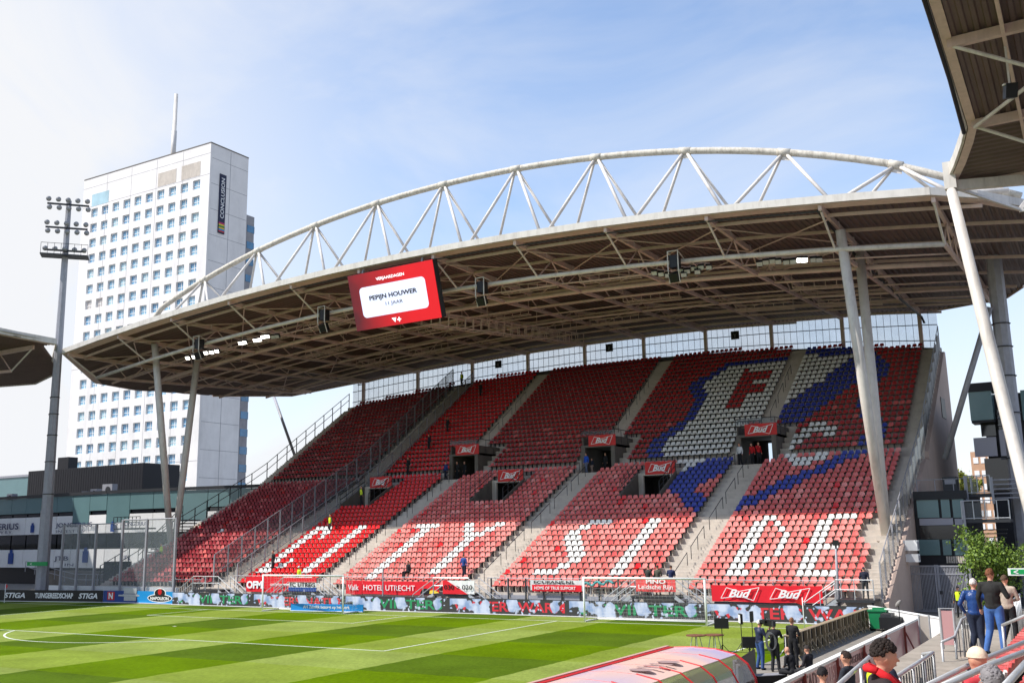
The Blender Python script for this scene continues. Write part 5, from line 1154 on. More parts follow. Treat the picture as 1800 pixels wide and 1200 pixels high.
# ------------------------------------------------------------------ right corner: gate, low building, stairs, tree
gy = 12.9
rg = thing('steel_gate', 'tall double gate of dark vertical bars at the stand corner', 'gate', (39.6, gy, 0))
ga, gb = at(1593, 992, Y=gy), at(1697, 993, Y=gy)
nb_ = 40; mb = MB()
for i in range(nb_+1):
    x = ga[0]+(gb[0]-ga[0])*i/nb_; mb.bar((x, gy, 0.08), (x, gy, ga[2]-0.1), 0.045, 0.045)
mb.build('bars', M['galv_matt'], rg)
mb = MB()
for z in (0.08, ga[2]-0.55, ga[2]-0.08): mb.bar((ga[0], gy-0.02, z), (gb[0], gy-0.02, z), 0.07, 0.09)
for x in (ga[0], (ga[0]+gb[0])/2-0.03, (ga[0]+gb[0])/2+0.1, gb[0]): mb.bar((x, gy-0.03, 0), (x, gy-0.03, ga[2]), 0.1, 0.1)
mb.build('frame', M['galv_matt'], rg); MB().box((39.6, gy-0.12, 1.1), (39.75, gy-0.05, 1.3)).build('lock', M['dark_steel'], rg)
rb = thing('service_building', 'low building with teal glass bands behind the barred gate', 'building', (40, 20, 0)); Y_ = 16.0
def pbox(x0, y0, x1, y1, dy, nm, m, par, Y, depth=0.15):
    A, B = at(x0, y0, Y=Y), at(x1, y1, Y=Y); return MB().box((min(A[0], B[0]), Y-dy, min(A[2], B[2])), (max(A[0], B[0]), Y-dy+depth, max(A[2], B[2]))).build(nm, m, par)
A, B = at(1606, 866, Y=Y_), at(1700, 1080, Y=Y_); MB().box((38.05, Y_+0.02, 0), (B[0]+0.2, Y_+12, A[2])).build('core', M['black_panel'], rb)
for a, b in ((1611, 1652), (1653.5, 1672), (1673.5, 1697)):
    pbox(a, 877, b, 909, 0.12, 'teal_panel', M['teal'], rb, Y_); pbox(a+3, 948, b+2, 975, 0.12, 'teal_panel', M['teal'], rb, Y_)
pbox(1616, 911, 1676, 922, 0.05, 'blind', M['grey_panel'], rb, Y_); pbox(1678, 911, 1694, 922, 0.05, 'blind', M['grey_panel'], rb, Y_)
pbox(1616, 924, 1694, 947, 0.04, 'window', M['glass_dark'], rb, Y_); pbox(1605, 864, 1700, 876, 0.2, 'roof_edge', M['black_panel'], rb, Y_, 0.4)
mb = MB()
for k in range(9): A = at(1665+k*4, 977, Y=Y_); B = at(1665+k*4, 989, Y=Y_); mb.bar((A[0], Y_-0.1, B[2]), (A[0], Y_-0.1, A[2]), 0.1, 0.04)
mb.build('slats', M['concrete'], rb)
A = at(1607, 848, Y=Y_); mb = MB(); railing(mb, [(A[0]+0.1, Y_+0.3, at(1607, 864, Y=Y_)[2]), (A[0]+3.4, Y_+0.3, at(1607, 864, Y=Y_)[2])], 0.75, 0.025, 1.2); mb.build('roof_rail', M['galv_matt'], rb)
u = thing('air_conditioner', 'dark grey cabinet on the roof of the teal-banded service building', 'air conditioner', (40, 18, 7.5), 'plant on the service building'); pbox(1656, 838, 1684, 868, 0, 'casing', M['dark_steel'], u, 18.0, 1.0); pbox(1660, 843, 1680, 850, 0.02, 'louvre', M['galv_matt'], u, 18.0, 0.02)
for (x0, y0, x1, y1), lb in (((1592, 949, 1608, 967), 'upper'), ((1597, 973, 1614, 987), 'lower')):
    A, B = at(x0, y0, Y=12.0), at(x1, y1, Y=12.0); u = thing('wall_unit', lb+' pale box mounted on the brown end wall by the gate', 'box', (A[0], 12, B[2]), 'pale boxes on the end wall'); MB().box((37.95, 11.6, B[2]), (38.75, 12.3, A[2])).build('casing', M['paper'], u); MB().box((38.755, 11.7, B[2]+0.1), (38.77, 12.2, A[2]-0.1)).build('grille', M['galv_matt'], u)
# steel stair tower
st = thing('stair_tower', 'grey steel stair landings beside the tree and thick mast', 'stairs', (42, 17, 0)); Y_ = 14.5
def landing(x0, x1, ypx, Yd, n=6):
    A, B = at(x0, ypx, Y=Yd), at(x1, ypx, Y=Yd); MB().box((A[0], Yd, A[2]-0.2), (B[0], Yd+1.8, A[2])).build('landing', M['dark_steel'], st)
    mb = MB(); z = A[2]; railing(mb, [(A[0], Yd, z), (B[0], Yd, z)], 1.15, 0.035, (B[0]-A[0])/n, (1.0, 0.06)); mb.build('guard_rail', M['galv'], st)
    mb = MB(); mb.box((A[0]+0.05, Yd+0.03, z+0.1), (A[0]+(B[0]-A[0])*0.55, Yd+0.045, z+1.05)); mb.build('glass_panel', M['fence_glass'], st)
landing(1692, 1776, 913, 14.5, 4); landing(1697, 1742, 868, 17.5, 4)
mb = MB()
for x, y0, y1, Yd in ((1692, 880, 975, 14.4), (1697, 838, 880, 17.4), (1742, 838, 885, 17.4)):
    A, B = at(x, y0, Y=Yd), at(x, y1, Y=Yd); mb.bar((A[0], Yd, 0 if x == 1692 else B[2]), (A[0], Yd, A[2]), 0.14, 0.14)
mb.build('stair_post', M['galv_matt'], st)
for i in range(7):
    A = at(1700+i*1.5, 972-i*7, Y=16); MB().box((A[0], 16, A[2]-0.06), (A[0]+2.0, 16.4, A[2])).build('step', M['dark_steel'], st)
for i in range(5):
    A = at(1744, 874-i*8, Y=18.5); MB().box((A[0], 18.5, A[2]-0.08), (A[0]+2.3, 18.9, A[2])).build('step', M['galv_matt'], st)
ub = thing('glass_office', 'dark building with projecting teal glass bay behind the thick mast', 'building', (44, 30, 0)); Y_ = 28.0
A, B = at(1725, 690, Y=Y_), at(1850, 880, Y=Y_); MB().box((A[0], Y_+0.1, 0), (A[0]+12, Y_+12, A[2]-0.2)).build('core', M['black_panel'], ub)
pbox(1706, 690, 1751, 740, 1.6, 'glass_bay', M['teal'], ub, Y_, 2.0); pbox(1796, 690, 1830, 740, 1.6, 'glass_bay', M['teal'], ub, Y_, 2.0); pbox(1704, 679, 1752, 690, 1.7, 'bay_roof', M['black_panel'], ub, Y_, 2.2); pbox(1712, 741, 1752, 744, 1.55, 'bay_floor', M['black_panel'], ub, Y_, 1.9)
pbox(1713, 771, 1756, 802, 0.8, 'grey_panel', M['grey_panel'], ub, Y_); pbox(1757, 757, 1790, 801, 0.8, 'grey_panel', M['grey_panel'], ub, Y_)
pbox(1724, 745, 1752, 766, 0.3, 'window', M['glass_dark'], ub, Y_); pbox(1753, 720, 1770, 756, 0.3, 'window', M['glass_dark'], ub, Y_); pbox(1730, 806, 1780, 862, 0.1, 'window', M['glass_dark'], ub, Y_)
A = at(1753, 735, Y=Y_-0.6); mb = MB()
for k in range(4): mb.box((A[0], Y_-0.6, A[2]-k*0.55), (A[0]+1.3, Y_-0.5, A[2]-k*0.55+0.08))
mb.build('sunshade_slat', M['galv_matt'], ub)
fb = thing('brick_flats', 'far tan brick apartment block seen between the stand wall and dark building', 'building', (at(1712, 830, Y=190)[0], 190, 0)); fb_m = mat('tan_brick', (190, 150, 120), 0.9, var=0.12, scale=1)
A, B = at(1705, 794, Y=190), at(1740, 900, Y=190); MB().box((A[0], 190, 0), (B[0]+3, 200, A[2])).build('wall', fb_m, fb)
for k in range(9):
    z = A[2]-1.3-k*2.9
    for j in range(4): MB().box((A[0]+0.5+j*1.5, 189.9, z-1.3), (A[0]+1.5+j*1.5, 190.02, z)).build('window', M['paper'], fb)
# trees
M['bark'] = mat('bark', (86, 72, 58), 0.9, var=0.3, scale=6, bump=0.5)
def leaf_mat(nm, c1, c2):
    m = bpy.data.materials.new(nm); m.use_nodes = True; n = m.node_tree; b = n.nodes['Principled BSDF']; g = n.nodes.new('ShaderNodeNewGeometry'); r = n.nodes.new('ShaderNodeValToRGB')
    r.color_ramp.elements[0].color = (*c1, 1); r.color_ramp.elements[1].color = (*c2, 1); n.links.new(g.outputs['Random Per Island'], r.inputs[0]); n.links.new(r.outputs[0], b.inputs['Base Color']); b.inputs['Roughness'].default_value = 0.6
    b.inputs['Transmission Weight'].default_value = 0.0; b.inputs['Subsurface Weight'].default_value = 0.0; return m
M['leaf'] = leaf_mat('spring_leaves', (0.05, 0.10, 0.010), (0.20, 0.30, 0.03)); M['leaf_far'] = leaf_mat('hedge_leaves', (0.10, 0.14, 0.01), (0.3, 0.28, 0.02))
def tree(x, y, h, cr, z_low, label, nclump=60, nleaf=60, leaf=0.09, lm='leaf'):
    t = thing('tree', label, 'tree', (x, y, 0)); tb = MB(); R = np.random.default_rng(int(abs(x)*100)+3)
    tb.path([(x, y, -0.05), (x+0.05, y, z_low*0.6), (x-0.04, y+0.03, z_low*1.1), (x, y, h*0.85)], [0.12, 0.10, 0.08, 0.02], 8)
    cl = []
    for k in range(nclump):
        u_ = R.normal(size=3); u_ /= np.linalg.norm(u_); rr_ = R.random()**0.45*cr*(0.80+0.30*math.sin(3*math.atan2(u_[1], u_[0])+1.0)+0.28*math.sin(5*u_[2]+2*u_[0]))
        c = np.array((x, y, (h+z_low)/2))+u_*rr_*np.array((1, 1, (h-z_low)/2/cr)); cl.append(c)
        if k < 22: tb.path([(x, y, z_low*0.8+0.4*(c[2]-z_low*0.8)), (x+(c[0]-x)*0.5, y+(c[1]-y)*0.5, z_low*0.8+0.75*(c[2]-z_low*0.8)), c], [0.05, 0.03, 0.01], 5)
    tb.build('trunk', M['bark'], t, True)
    V = []; F = []
    for c in cl:
        rc = 0.26*cr*(0.5+0.8*R.random())
        for _ in range(nleaf):
            p_ = c+R.normal(size=3)*rc*0.55; a_ = R.normal(size=3); a_ /= np.linalg.norm(a_); b_ = np.cross(a_, R.normal(size=3)); b_ /= np.linalg.norm(b_); s_ = leaf*(0.6+0.8*R.random()); o_ = len(V)
            V += [p_-a_*s_, p_+b_*s_*0.55, p_+a_*s_, p_-b_*s_*0.55]; F.append((o_, o_+1, o_+2, o_+3))
    mb = MB(); mb.add(V, F); stuff(mb.build('crown', M[lm], t))
Q = at(1737, 985, Y=2.5); tree(Q[0], 2.5, at(1737, 922, Y=2.5)[2]+0.3, 1.65, at(1737, 1055, Y=2.5)[2], 'young bright green tree in front of the steel stairs', 75, 85, 0.08)
for i, (px_, py_, s_) in enumerate(((1680, 852, 3.0), (1692, 850, 3.4), (1700, 856, 2.6))):
    Q = at(px_, py_, Y=120+i*4); tree(Q[0], 120+i*4, Q[2]+2.2, s_*0.8, max(1.5, Q[2]-2), ['yellow-green tree top at the end wall edge', 'round yellow-green tree between end wall and stairs', 'small olive tree beside the far brick flats'][i], 30, 50, 0.3, 'leaf_far')
# ------------------------------------------------------------------ people
SK = mat('skin', (206, 150, 124), 0.55, var=0.08, scale=8); SKD = mat('skin_dark', (150, 100, 76), 0.55, var=0.08, scale=8)
def cloth(rgb, nm=None, var=0.15): return mat(nm or 'cloth_%d_%d_%d' % rgb, rgb, 0.85, var=var, scale=9, bump=0.25, bscale=30)
def capsule_mesh(a, b, ra, rb, n=10):
    a, b = np.array(a, float), np.array(b, float); d = b-a; Ln = np.linalg.norm(d); d = d/max(Ln, 1e-6)
    mb = MB(); pts = []; R = []
    for t in (-0.95, -0.7, -0.35): pts.append(a+d*ra*t); R.append(ra*math.sqrt(1-t*t))
    pts += [a, b]; R += [ra, rb]
    for t in (0.35, 0.7, 0.95): pts.append(b+d*rb*t); R.append(rb*math.sqrt(1-t*t))
    mb.path(pts, R, n); return mb
def person(label, loc, heading, H=1.78, top=(40, 40, 46), bottom=(40, 44, 60), skin=None, hair=(70, 48, 34), shoes=(30, 30, 30), pose='stand', arms='down', hand=False, vox=0.032, cap=None, hairstyle='short', build=1.0, lean=0.0, nod=0.0, sleeves=True, vest=None, group='people in the stadium', cat='person', hair_on=True, bot_m=None, top_m=None):
    skin = skin or SK; s = H/1.78; prim = []
    def cap_(a, b, ra, rb, tag_): prim.append(('c', np.array(a, float), np.array(b, float), ra*1.0, rb*1.0, tag_))
    def ell(c, r, tag_): prim.append(('e', np.array(c, float), np.array(r, float), None, None, tag_))
    TOP, BOT, SKN, SHO = 0, 1, 2, 3
    bw = build
    if pose == 'sit':
        hip = 0.50; kn = [(-0.12, 0.42, 0.50), (0.12, 0.42, 0.50)]; an = [(-0.12, 0.44, 0.08), (0.12, 0.44, 0.08)]
    elif pose == 'walk':
        hip = 0.94; kn = [(-0.10, 0.10, 0.52), (0.10, -0.02, 0.50)]; an = [(-0.10, 0.12, 0.09), (0.11, -0.28, 0.12)]
    else:
        hip = 0.94; kn = [(-0.10, 0.02, 0.51), (0.11, 0.02, 0.51)]; an = [(-0.11, -0.02, 0.09), (0.13, -0.02, 0.09)]
    RS = np.random.default_rng(int(abs(loc[0]*31+loc[1]*17))+5); L_ = lean+RS.normal(0, 0.03); swx = RS.normal(0, 0.02)
    if pose == 'stand':
        kn = [(kn[0][0]+RS.normal(0, 0.02), kn[0][1]+abs(RS.normal(0, 0.05)), kn[0][2]), (kn[1][0]+RS.normal(0, 0.02), kn[1][1], kn[1][2])]; an = [(an[0][0]-abs(RS.normal(0, 0.05)), an[0][1]+RS.normal(0, 0.06), an[0][2]), an[1]]
    def sp(z, x=0, y=0):  # spine point at height above the hip
        return (x+swx*z, y+math.sin(L_)*(z), hip+math.cos(L_)*z)
    ell((0, 0, hip+0.02), (0.155*bw, 0.115*bw, 0.13), BOT)
    cap_(sp(0.10), sp(0.28), 0.128*bw, 0.135*bw, TOP); ell(sp(0.20), (0.155*bw, 0.115*bw, 0.20), TOP); ell(sp(0.38), (0.18*bw, 0.125*bw, 0.17), TOP); cap_(sp(0.49, -0.15*bw), sp(0.49, 0.15*bw), 0.07, 0.07, TOP)
    ell((0, 0, hip+0.045), (0.168*bw, 0.128*bw, 0.105), TOP)
    cap_(sp(0.47), sp(0.53), 0.075, 0.066, TOP); cap_(sp(0.50), sp(0.60, 0, 0.01), 0.058, 0.052, SKN)
    hc = np.array(sp(0.70, 0, 0.03)); fy = math.sin(nod)
    ell(hc+(0, 0, 0.015), (0.076, 0.094, 0.105), SKN); ell(hc+(0, 0.028-0.03*fy, -0.055), (0.056, 0.066, 0.062), SKN)
    cap_(hc+(0, 0.088, 0.0), hc+(0, 0.108, -0.028), 0.010, 0.015, SKN)
    for sx in (-1, 1): ell(hc+(sx*0.077, 0.0, -0.005), (0.012, 0.022, 0.032), SKN)
    if vox < 0.02:
        cap_(hc+(-0.022, 0.088, -0.068), hc+(0.022, 0.088, -0.068), 0.008, 0.008, SKN); cap_(hc+(-0.05, 0.082, 0.024), hc+(0.05, 0.082, 0.024), 0.012, 0.012, SKN)
    for i, sx in enumerate((-1, 1)):
        h0 = (sx*0.09*bw, 0, hip); cap_(h0, kn[i], 0.100*bw, 0.074*bw, BOT); cap_(kn[i], an[i], 0.072*bw, 0.060, BOT)
        a_ = np.array(an[i]); cap_(a_+(0, -0.03, -0.045), a_+(0, 0.13, -0.055), 0.042, 0.036, SHO)
    sh = [np.array(sp(0.49, sx*0.19*bw)) for sx in (-1, 1)]
    preset = {'down': [((-0.25, -0.03, 1.16), (-0.27, 0.04, 0.92)), ((0.25, -0.03, 1.16), (0.27, 0.04, 0.92))],
              'front': [((-0.26, 0.06, 1.17), (-0.08, 0.26, 1.10)), ((0.26, 0.06, 1.17), (0.08, 0.26, 1.12))],
              'phone': [((-0.25, -0.03, 1.16), (-0.26, 0.05, 0.92)), ((0.27, 0.12, 1.22), (0.16, 0.34, 1.36))],
              'shoulder': [((-0.28, 0.14, 1.28), (-0.15, 0.22, 1.56)), ((0.27, 0.12, 1.2), (0.12, 0.33, 1.32))],
              'pocket': [((-0.29, -0.06, 1.18), (-0.20, 0.06, 0.98)), ((0.29, -0.06, 1.18), (0.20, 0.06, 0.98))],
              'bentright': [((-0.26, -0.03, 1.16), (-0.27, 0.06, 0.93)), ((0.29, 0.0, 1.19), (0.24, 0.26, 1.20))],
              'reach': [((-0.26, 0.10, 1.2), (-0.12, 0.38, 1.2)), ((0.27, 0.08, 1.18), (0.14, 0.36, 1.10))]}[arms]
    for i, sx in enumerate((-1, 1)):
        el, wr = [np.array(sp(q[2]-0.94, q[0]*bw, q[1])) for q in preset[i]]
        cap_(sh[i], el, 0.062*bw, 0.048*bw, TOP); cap_(el, wr, 0.048*bw, 0.036, TOP if sleeves else SKN)
        dv = nrm(wr-el); pc = wr+dv*0.05; cap_(wr, pc+dv*0.02, 0.034, 0.036, SKN)
        if hand or vox < 0.02:
            side = nrm(np.cross(dv, (0, 1, 0.2))); fw = nrm(np.cross(side, dv))
            for k in range(4):
                b0 = pc+dv*0.035+side*(k-1.5)*0.018; ln = (0.062, 0.072, 0.068, 0.052)[k]
                cap_(b0, b0+dv*ln*0.6, 0.0095, 0.009, SKN); cap_(b0+dv*ln*0.6, b0+dv*ln+fw*0.018, 0.009, 0.008, SKN)
            t0 = pc-side*sx*0.03; cap_(t0, t0+dv*0.035-side*sx*0.028+fw*0.02, 0.012, 0.010, SKN)
        else: cap_(pc, pc+dv*0.075, 0.030, 0.022, SKN)
    mb = MB()
    for p in prim:
        if p[0] == 'c': m_ = capsule_mesh(p[1], p[2], p[3], p[4]); mb.add(m_.v, m_.f)
        else: mb.ball(p[1], 1.0, 14, 10, 0, p[2])
    me0 = mb.mesh('person', []); tmp = bpy.data.objects.new('person_tmp', me0); COL.objects.link(tmp)
    rm = tmp.modifiers.new('r', 'REMESH'); rm.mode = 'VOXEL'; rm.voxel_size = vox; sm_ = tmp.modifiers.new('s', 'SMOOTH'); sm_.factor = 0.5; sm_.iterations = 3 if vox > 0.02 else 2
    dg = bpy.context.evaluated_depsgraph_get(); me = bpy.data.meshes.new_from_object(tmp.evaluated_get(dg)); bpy.data.objects.remove(tmp); bpy.data.meshes.remove(me0)
    nf = len(me.polygons); C = np.zeros(nf*3); me.polygons.foreach_get('center', C); C = C.reshape(-1, 3); best = np.full(nf, 9.0); idx = np.zeros(nf, int)
    for p in prim:
        if p[0] == 'c':
            ab = p[2]-p[1]; t = np.clip(((C-p[1])@ab)/max(ab@ab, 1e-9), 0, 1); d_ = np.linalg.norm(C-(p[1]+t[:, None]*ab), axis=1)-(p[3]*(1-t)+p[4]*t)
        else: k_ = np.linalg.norm((C-p[1])/p[2], axis=1); d_ = (k_-1)*p[2].min()
        u_ = d_ < best; best[u_] = d_[u_]; idx[u_] = p[5]
    me.materials.clear()
    for m_ in (top_m or cloth(tuple(top)), bot_m or cloth(tuple(bottom)), skin, cloth(tuple(shoes))): me.materials.append(m_)
    me.polygons.foreach_set('material_index', idx.astype(np.int32)); me.polygons.foreach_set('use_smooth', np.ones(nf, bool))
    V = np.zeros(len(me.vertices)*3); me.vertices.foreach_get('co', V); V = V.reshape(-1, 3)*s; me.vertices.foreach_set('co', V.ravel()); me.update(); me.name = 'person'
    o = bpy.data.objects.new('person', me); COL.objects.link(o); o.location = loc; o.rotation_euler = (0, 0, heading); tag(o, label, cat, group)
    def child(mb_, nm, m_):
        q = bpy.data.objects.new(nm, mb_.mesh(nm, m_, smooth=True)); COL.objects.link(q); q.parent = o; return q
    hs = hc*s
    if hair_on and cap is None:
        hb = MB(); R_ = np.random.default_rng(int(abs(loc[0]*13+loc[1]*7)))
        if hairstyle == 'curly':
            for _ in range(620):
                u_ = R_.normal(size=3); u_ /= np.linalg.norm(u_)
                if u_[2] < 0.12 and u_[1] > -0.2: continue
                if u_[2] < -0.2: continue
                hb.ball(hs+(u_*np.array((0.082, 0.098, 0.105))+np.array((0, -0.005, 0.035)))*s, 0.0145*s*(0.7+0.6*R_.random()), 6, 4)
        else:
            if vox < 0.025:
                for _ in range(170):
                    u_ = R_.normal(size=3); u_ /= np.linalg.norm(u_)
                    if (u_[1] > 0.15 and u_[2] < 0.55) or u_[2] < (-0.55 if hairstyle == 'long' else -0.25): continue
                    hb.ball(hs+(u_*np.array((0.078, 0.096, 0.107))+np.array((0, -0.004, 0.022)))*s, 0.016*s*(0.7+0.6*R_.random()), 5, 4, 0, (1, 1, 0.8))
            nv, nu = 7, 14; V_ = []
            for j in range(nv+1):
                for i in range(nu):
                    th = j/nv*(2.0 if hairstyle == 'long' else 1.62); ph = 2*math.pi*i/nu; back = -math.sin(ph)
                    tt = th*(1.0 if back > -0.2 else 0.55)
                    r_ = 1.05+0.10*R_.random()
                    V_.append(hs+np.array((0.079*math.sin(tt)*math.cos(ph)*r_, 0.097*math.sin(tt)*math.sin(ph)*r_-0.006, 0.02+0.105*math.cos(tt)*r_))*s)
            F_ = [(j*nu+i, j*nu+(i+1) % nu, (j+1)*nu+(i+1) % nu, (j+1)*nu+i) for j in range(nv) for i in range(nu)]
            hb.add(V_, F_)
        child(hb, 'hair', cloth(tuple(hair), var=0.3))
    if cap is not None:
        cb = MB(); nu, nv = 14, 5; V_ = []
        for j in range(nv+1):
            for i in range(nu):
                th = j/nv*1.5; ph = 2*math.pi*i/nu; V_.append(hs+np.array((0.088*math.sin(th)*math.cos(ph), 0.106*math.sin(th)*math.sin(ph), 0.022+0.112*math.cos(th)))*s)
        cb.add(V_, [(j*nu+i, j*nu+(i+1) % nu, (j+1)*nu+(i+1) % nu, (j+1)*nu+i) for j in range(nv) for i in range(nu)])
        cb.add([hs+np.array(q)*s for q in ((-0.07, 0.075, 0.03), (-0.045, 0.17, 0.012), (0.045, 0.17, 0.012), (0.07, 0.075, 0.03), (0, 0.185, 0.014))], [(0, 1, 4, 2, 3)]); child(cb, 'cap', cloth(tuple(cap)))
    if vest is not None:
        vb = MB(); nu = 16; V_ = []; rows = ((0.02, 0.165, 0.128), (0.14, 0.168, 0.130), (0.28, 0.182, 0.140), (0.42, 0.195, 0.143), (0.52, 0.165, 0.115))
        for z, rx, ry in rows:
            for i in range(nu):
                ph = 2*math.pi*i/nu; q = sp(z); V_.append(np.array((rx*bw*math.cos(ph), q[1]+ry*bw*math.sin(ph), q[2]))*s)
        vb.add(V_, [(j*nu+i, j*nu+(i+1) % nu, (j+1)*nu+(i+1) % nu, (j+1)*nu+i) for j in range(4) for i in range(nu)]); child(vb, 'vest', mat('hi_vis_vest', (206, 226, 40), 0.6, var=0.08))
    return o
def toward(p, q): return math.atan2(-(q[0]-p[0]), q[1]-p[1])     # heading that faces q
def low_tread(px_, py_):
    s_ = 0.371/0.75; d = ray(px_, py_); n = np.array((0, -s_, 1)); return CAM+d*((1.25-s_*5.4-n@CAM)/(n@d))
def up_tread(px_, py_):
    s_ = 0.5/0.745; d = ray(px_, py_); n = np.array((0, -s_, 1)); return CAM+d*((10.9-s_*24.85-n@CAM)/(n@d))
def on_low(px_, py_):
    q = low_tread(px_, py_); r = max(1, min(25, round((q[1]-5.4)/0.75+1))); return (q[0], lty(r)-0.28, ltz(r))
def on_up(px_, py_):
    q = up_tread(px_, py_); k = max(1, min(23, round((q[1]-24.85)/0.745+1))); return (q[0], uty(k)-0.30, utz(k))
NAVY = (30, 34, 52); BLK = (30, 30, 34)
def stew(p, label, **k): return person(label, p, k.pop('heading', math.pi*0.9), **k)
stew(on_low(482, 1004), 'steward in black standing among the white seats of the letter C', top=BLK, bottom=BLK)
stew(on_low(579, 940), 'steward in yellow vest at the top of the letter C', top=(60, 60, 60), bottom=BLK, vest=1)
stew(on_low(638, 886), 'steward in yellow vest at the passage of the bright red block', top=BLK, bottom=BLK, vest=1)
stew(on_up(715, 838), 'person in black at the foot of the bright red upper block', top=BLK, bottom=BLK)
stew(on_up(753, 796), 'person in dark clothes low in the bright red upper seats', top=NAVY, bottom=BLK)
stew(on_up(790, 760), 'person in dark clothes halfway up the bright red upper seats', top=BLK, bottom=BLK)
stew(on_up(848, 697), 'person in black near the top of the bright red upper seats', top=BLK, bottom=BLK)
stew(on_up(816, 676), 'steward with yellow top at the very top of the fenced stairs', top=BLK, bottom=BLK, vest=1)
V1 = (UV[0], 24.2, ltz(25))
stew((UV[0]-1.75, 24.1, ltz(25)), 'man in blue jacket beside the passage of the bright red block', top=(40, 60, 120), bottom=NAVY)
stew((UV[0]-0.95, 24.9, 10.17), 'man in black inside the passage beside the blue jacket', top=BLK, bottom=BLK); stew((UV[0]-0.4, 25.3, 10.17), 'second man in black deeper in the same passage', top=BLK, bottom=BLK)
stew((UV[1]-1.0, 24.2, ltz(25)), 'man in bright blue jacket and jeans at the middle passage', top=(36, 84, 190), bottom=(96, 104, 130)); stew((UV[1]-0.55, 24.4, ltz(25)), 'child in navy beside the man in bright blue', H=1.3, top=NAVY, bottom=(140, 120, 110)); stew((UV[1]+0.35, 25.2, 10.17), 'man in black inside the middle passage', top=BLK, bottom=BLK)
stew((UV[2]-1.25, 24.1, ltz(25)), 'person in white top at the passage with bright doors', top=(216, 216, 220), bottom=BLK); stew((UV[2]-0.35, 24.5, ltz(25)), 'person in red top at the passage with bright doors', top=(190, 30, 36), bottom=BLK); stew((UV[2]+0.3, 24.0, ltz(25)), 'person in red top raising a phone at the passage', top=(190, 30, 36), bottom=BLK, arms='phone', heading=math.pi*1.3)
stew(on_low(715, 1020), 'man in black sitting in the first rows behind the hotel banner', top=BLK, bottom=BLK, pose='sit'); stew(on_low(812, 1022), 'person in blue shirt seen from behind near the dialling-code banner', top=(44, 74, 140), bottom=NAVY, heading=0)
PZ = 1.30
for i, (x, tp, lb) in enumerate(((24.1, (52, 56, 52), 'man in dark green coat behind the PINO banner'), (24.75, (78, 78, 66), 'man in olive coat between two others behind the PINO banner'), (25.6, (34, 44, 80), 'man in navy patterned coat behind the PINO banner'))): stew((x, 4.6, PZ), lb, top=tp, bottom=BLK, heading=0.2*i-0.3, arms='front')
stew((36.95, 4.75, 1.28), 'steward in navy jacket and cap on the platform by the brown end wall', top=NAVY, bottom=(70, 70, 72), heading=0.1, H=1.72, cap=NAVY)
stew(on_low(282, 981), 'steward in yellow jacket sitting below the inclined columns', top=(206, 226, 60), bottom=BLK, pose='sit', vest=1); stew(on_low(526, 1024), 'steward in yellow vest with white hat behind the supporters banner', top=(206, 226, 60), bottom=BLK, pose='sit', vest=1, cap=(230, 230, 230))
Q = at(1690, 1085, Y=11.0); stew((Q[0]+0.15, 9.5, 0.0), 'steward in yellow vest at the edge of the barred gate', top=BLK, bottom=BLK, vest=1, cap=BLK)
# ------------------------------------------------------------------ pitch-side foreground
ts = thing('boundary_wall', 'low white boundary wall continuing from the LED boards', 'wall', (38.6, 2.9, 0))
A, B = at(1517, 1073, Z=1.0), at(1612, 1085, Z=1.05); mb = MB(); mb.sheet((37.45, 3.0, 0), (B[0]+1.2, B[1]-0.4, 0), (B[0]+1.2, B[1]-0.4, 1.04), (37.45, 3.0, 1.0), 0.15); mb.build('panel', M['paper'], ts)
mb = MB(); mb.bar((37.45, 3.0, 1.03), (B[0]+1.2, B[1]-0.4, 1.07), 0.22, 0.05); mb.build('cap', M['white'], ts)
plane_obj('touchline_path', 36.9, -110, 44.6, 2.75, 0.001, mat('path_tiles', (138, 132, 124), 0.9, var=0.15, scale=1.5, stain=0.2))
bw_m = mat('board_frame_khaki', (168, 152, 126), 0.55, metal=0.2, var=0.12, scale=4)
for k in range(5):
    y0 = 1.9-k*3.0; y1 = y0-2.98; x0 = 37.5
    b_ = thing('touchline_board', ['back of a touchline board with tan posts beside the green bin', 'back of a touchline board with tan posts, second from the green bin', 'back of a touchline board with tan posts, third from the green bin', 'back of a touchline board with tan posts, fourth from the green bin', 'back of a touchline board with tan posts next to the camera crew'][k], 'board', (x0, (y0+y1)/2, 0), 'touchline boards seen from behind')
    MB().box((x0-0.08, y1, 0.05), (x0, y0, 0.95)).build('panel', M['black_panel'], b_); MB().box((x0-0.1, y1, 0.953), (x0+0.16, y0, 0.985)).build('top_rail', bw_m, b_); MB().box((x0+0.005, y1, 0.40), (x0+0.05, y0, 0.50)).build('mid_rail', bw_m, b_)
    for f in (0.08, 0.36, 0.64, 0.92):
        y = y0+(y1-y0)*f; mb = MB(); mb.box((x0+0.005, y-0.05, 0.0), (x0+0.14, y+0.05, 0.95)); mb.bar((x0+0.12, y, 0.6), (x0+0.5, y, 0.02), 0.04, 0.04); mb.build('post', bw_m, b_)
c = at(1531, 1108, Z=0.0); gb = thing('waste_bin', 'green wheeled bin at the end of the touchline boards', 'bin', (38.35, 0.6, 0)); gm_ = mat('green_plastic', (20, 122, 74), 0.45, var=0.08)
mb = MB(); mb.prism([(-0.35, 0.12), (0.35, 0.12), (0.42, 0.95), (-0.42, 0.95)], 1, 0.25, 0.95); mb.v = [(x+38.35, y, z) for x, y, z in mb.v]; mb.build('body', gm_, gb)
mb = MB(); mb.box((37.9, 0.2, 0.95), (38.8, 1.02, 1.02)); mb.box((38.0, 0.98, 0.95), (38.7, 1.06, 1.1)); mb.build('lid', gm_, gb)
for y in (0.3, 0.9): MB().path([(38.05, y, 0.12), (38.05, y+0.06, 0.12)], 0.12, 10).build('wheel', M['rubber'], gb)
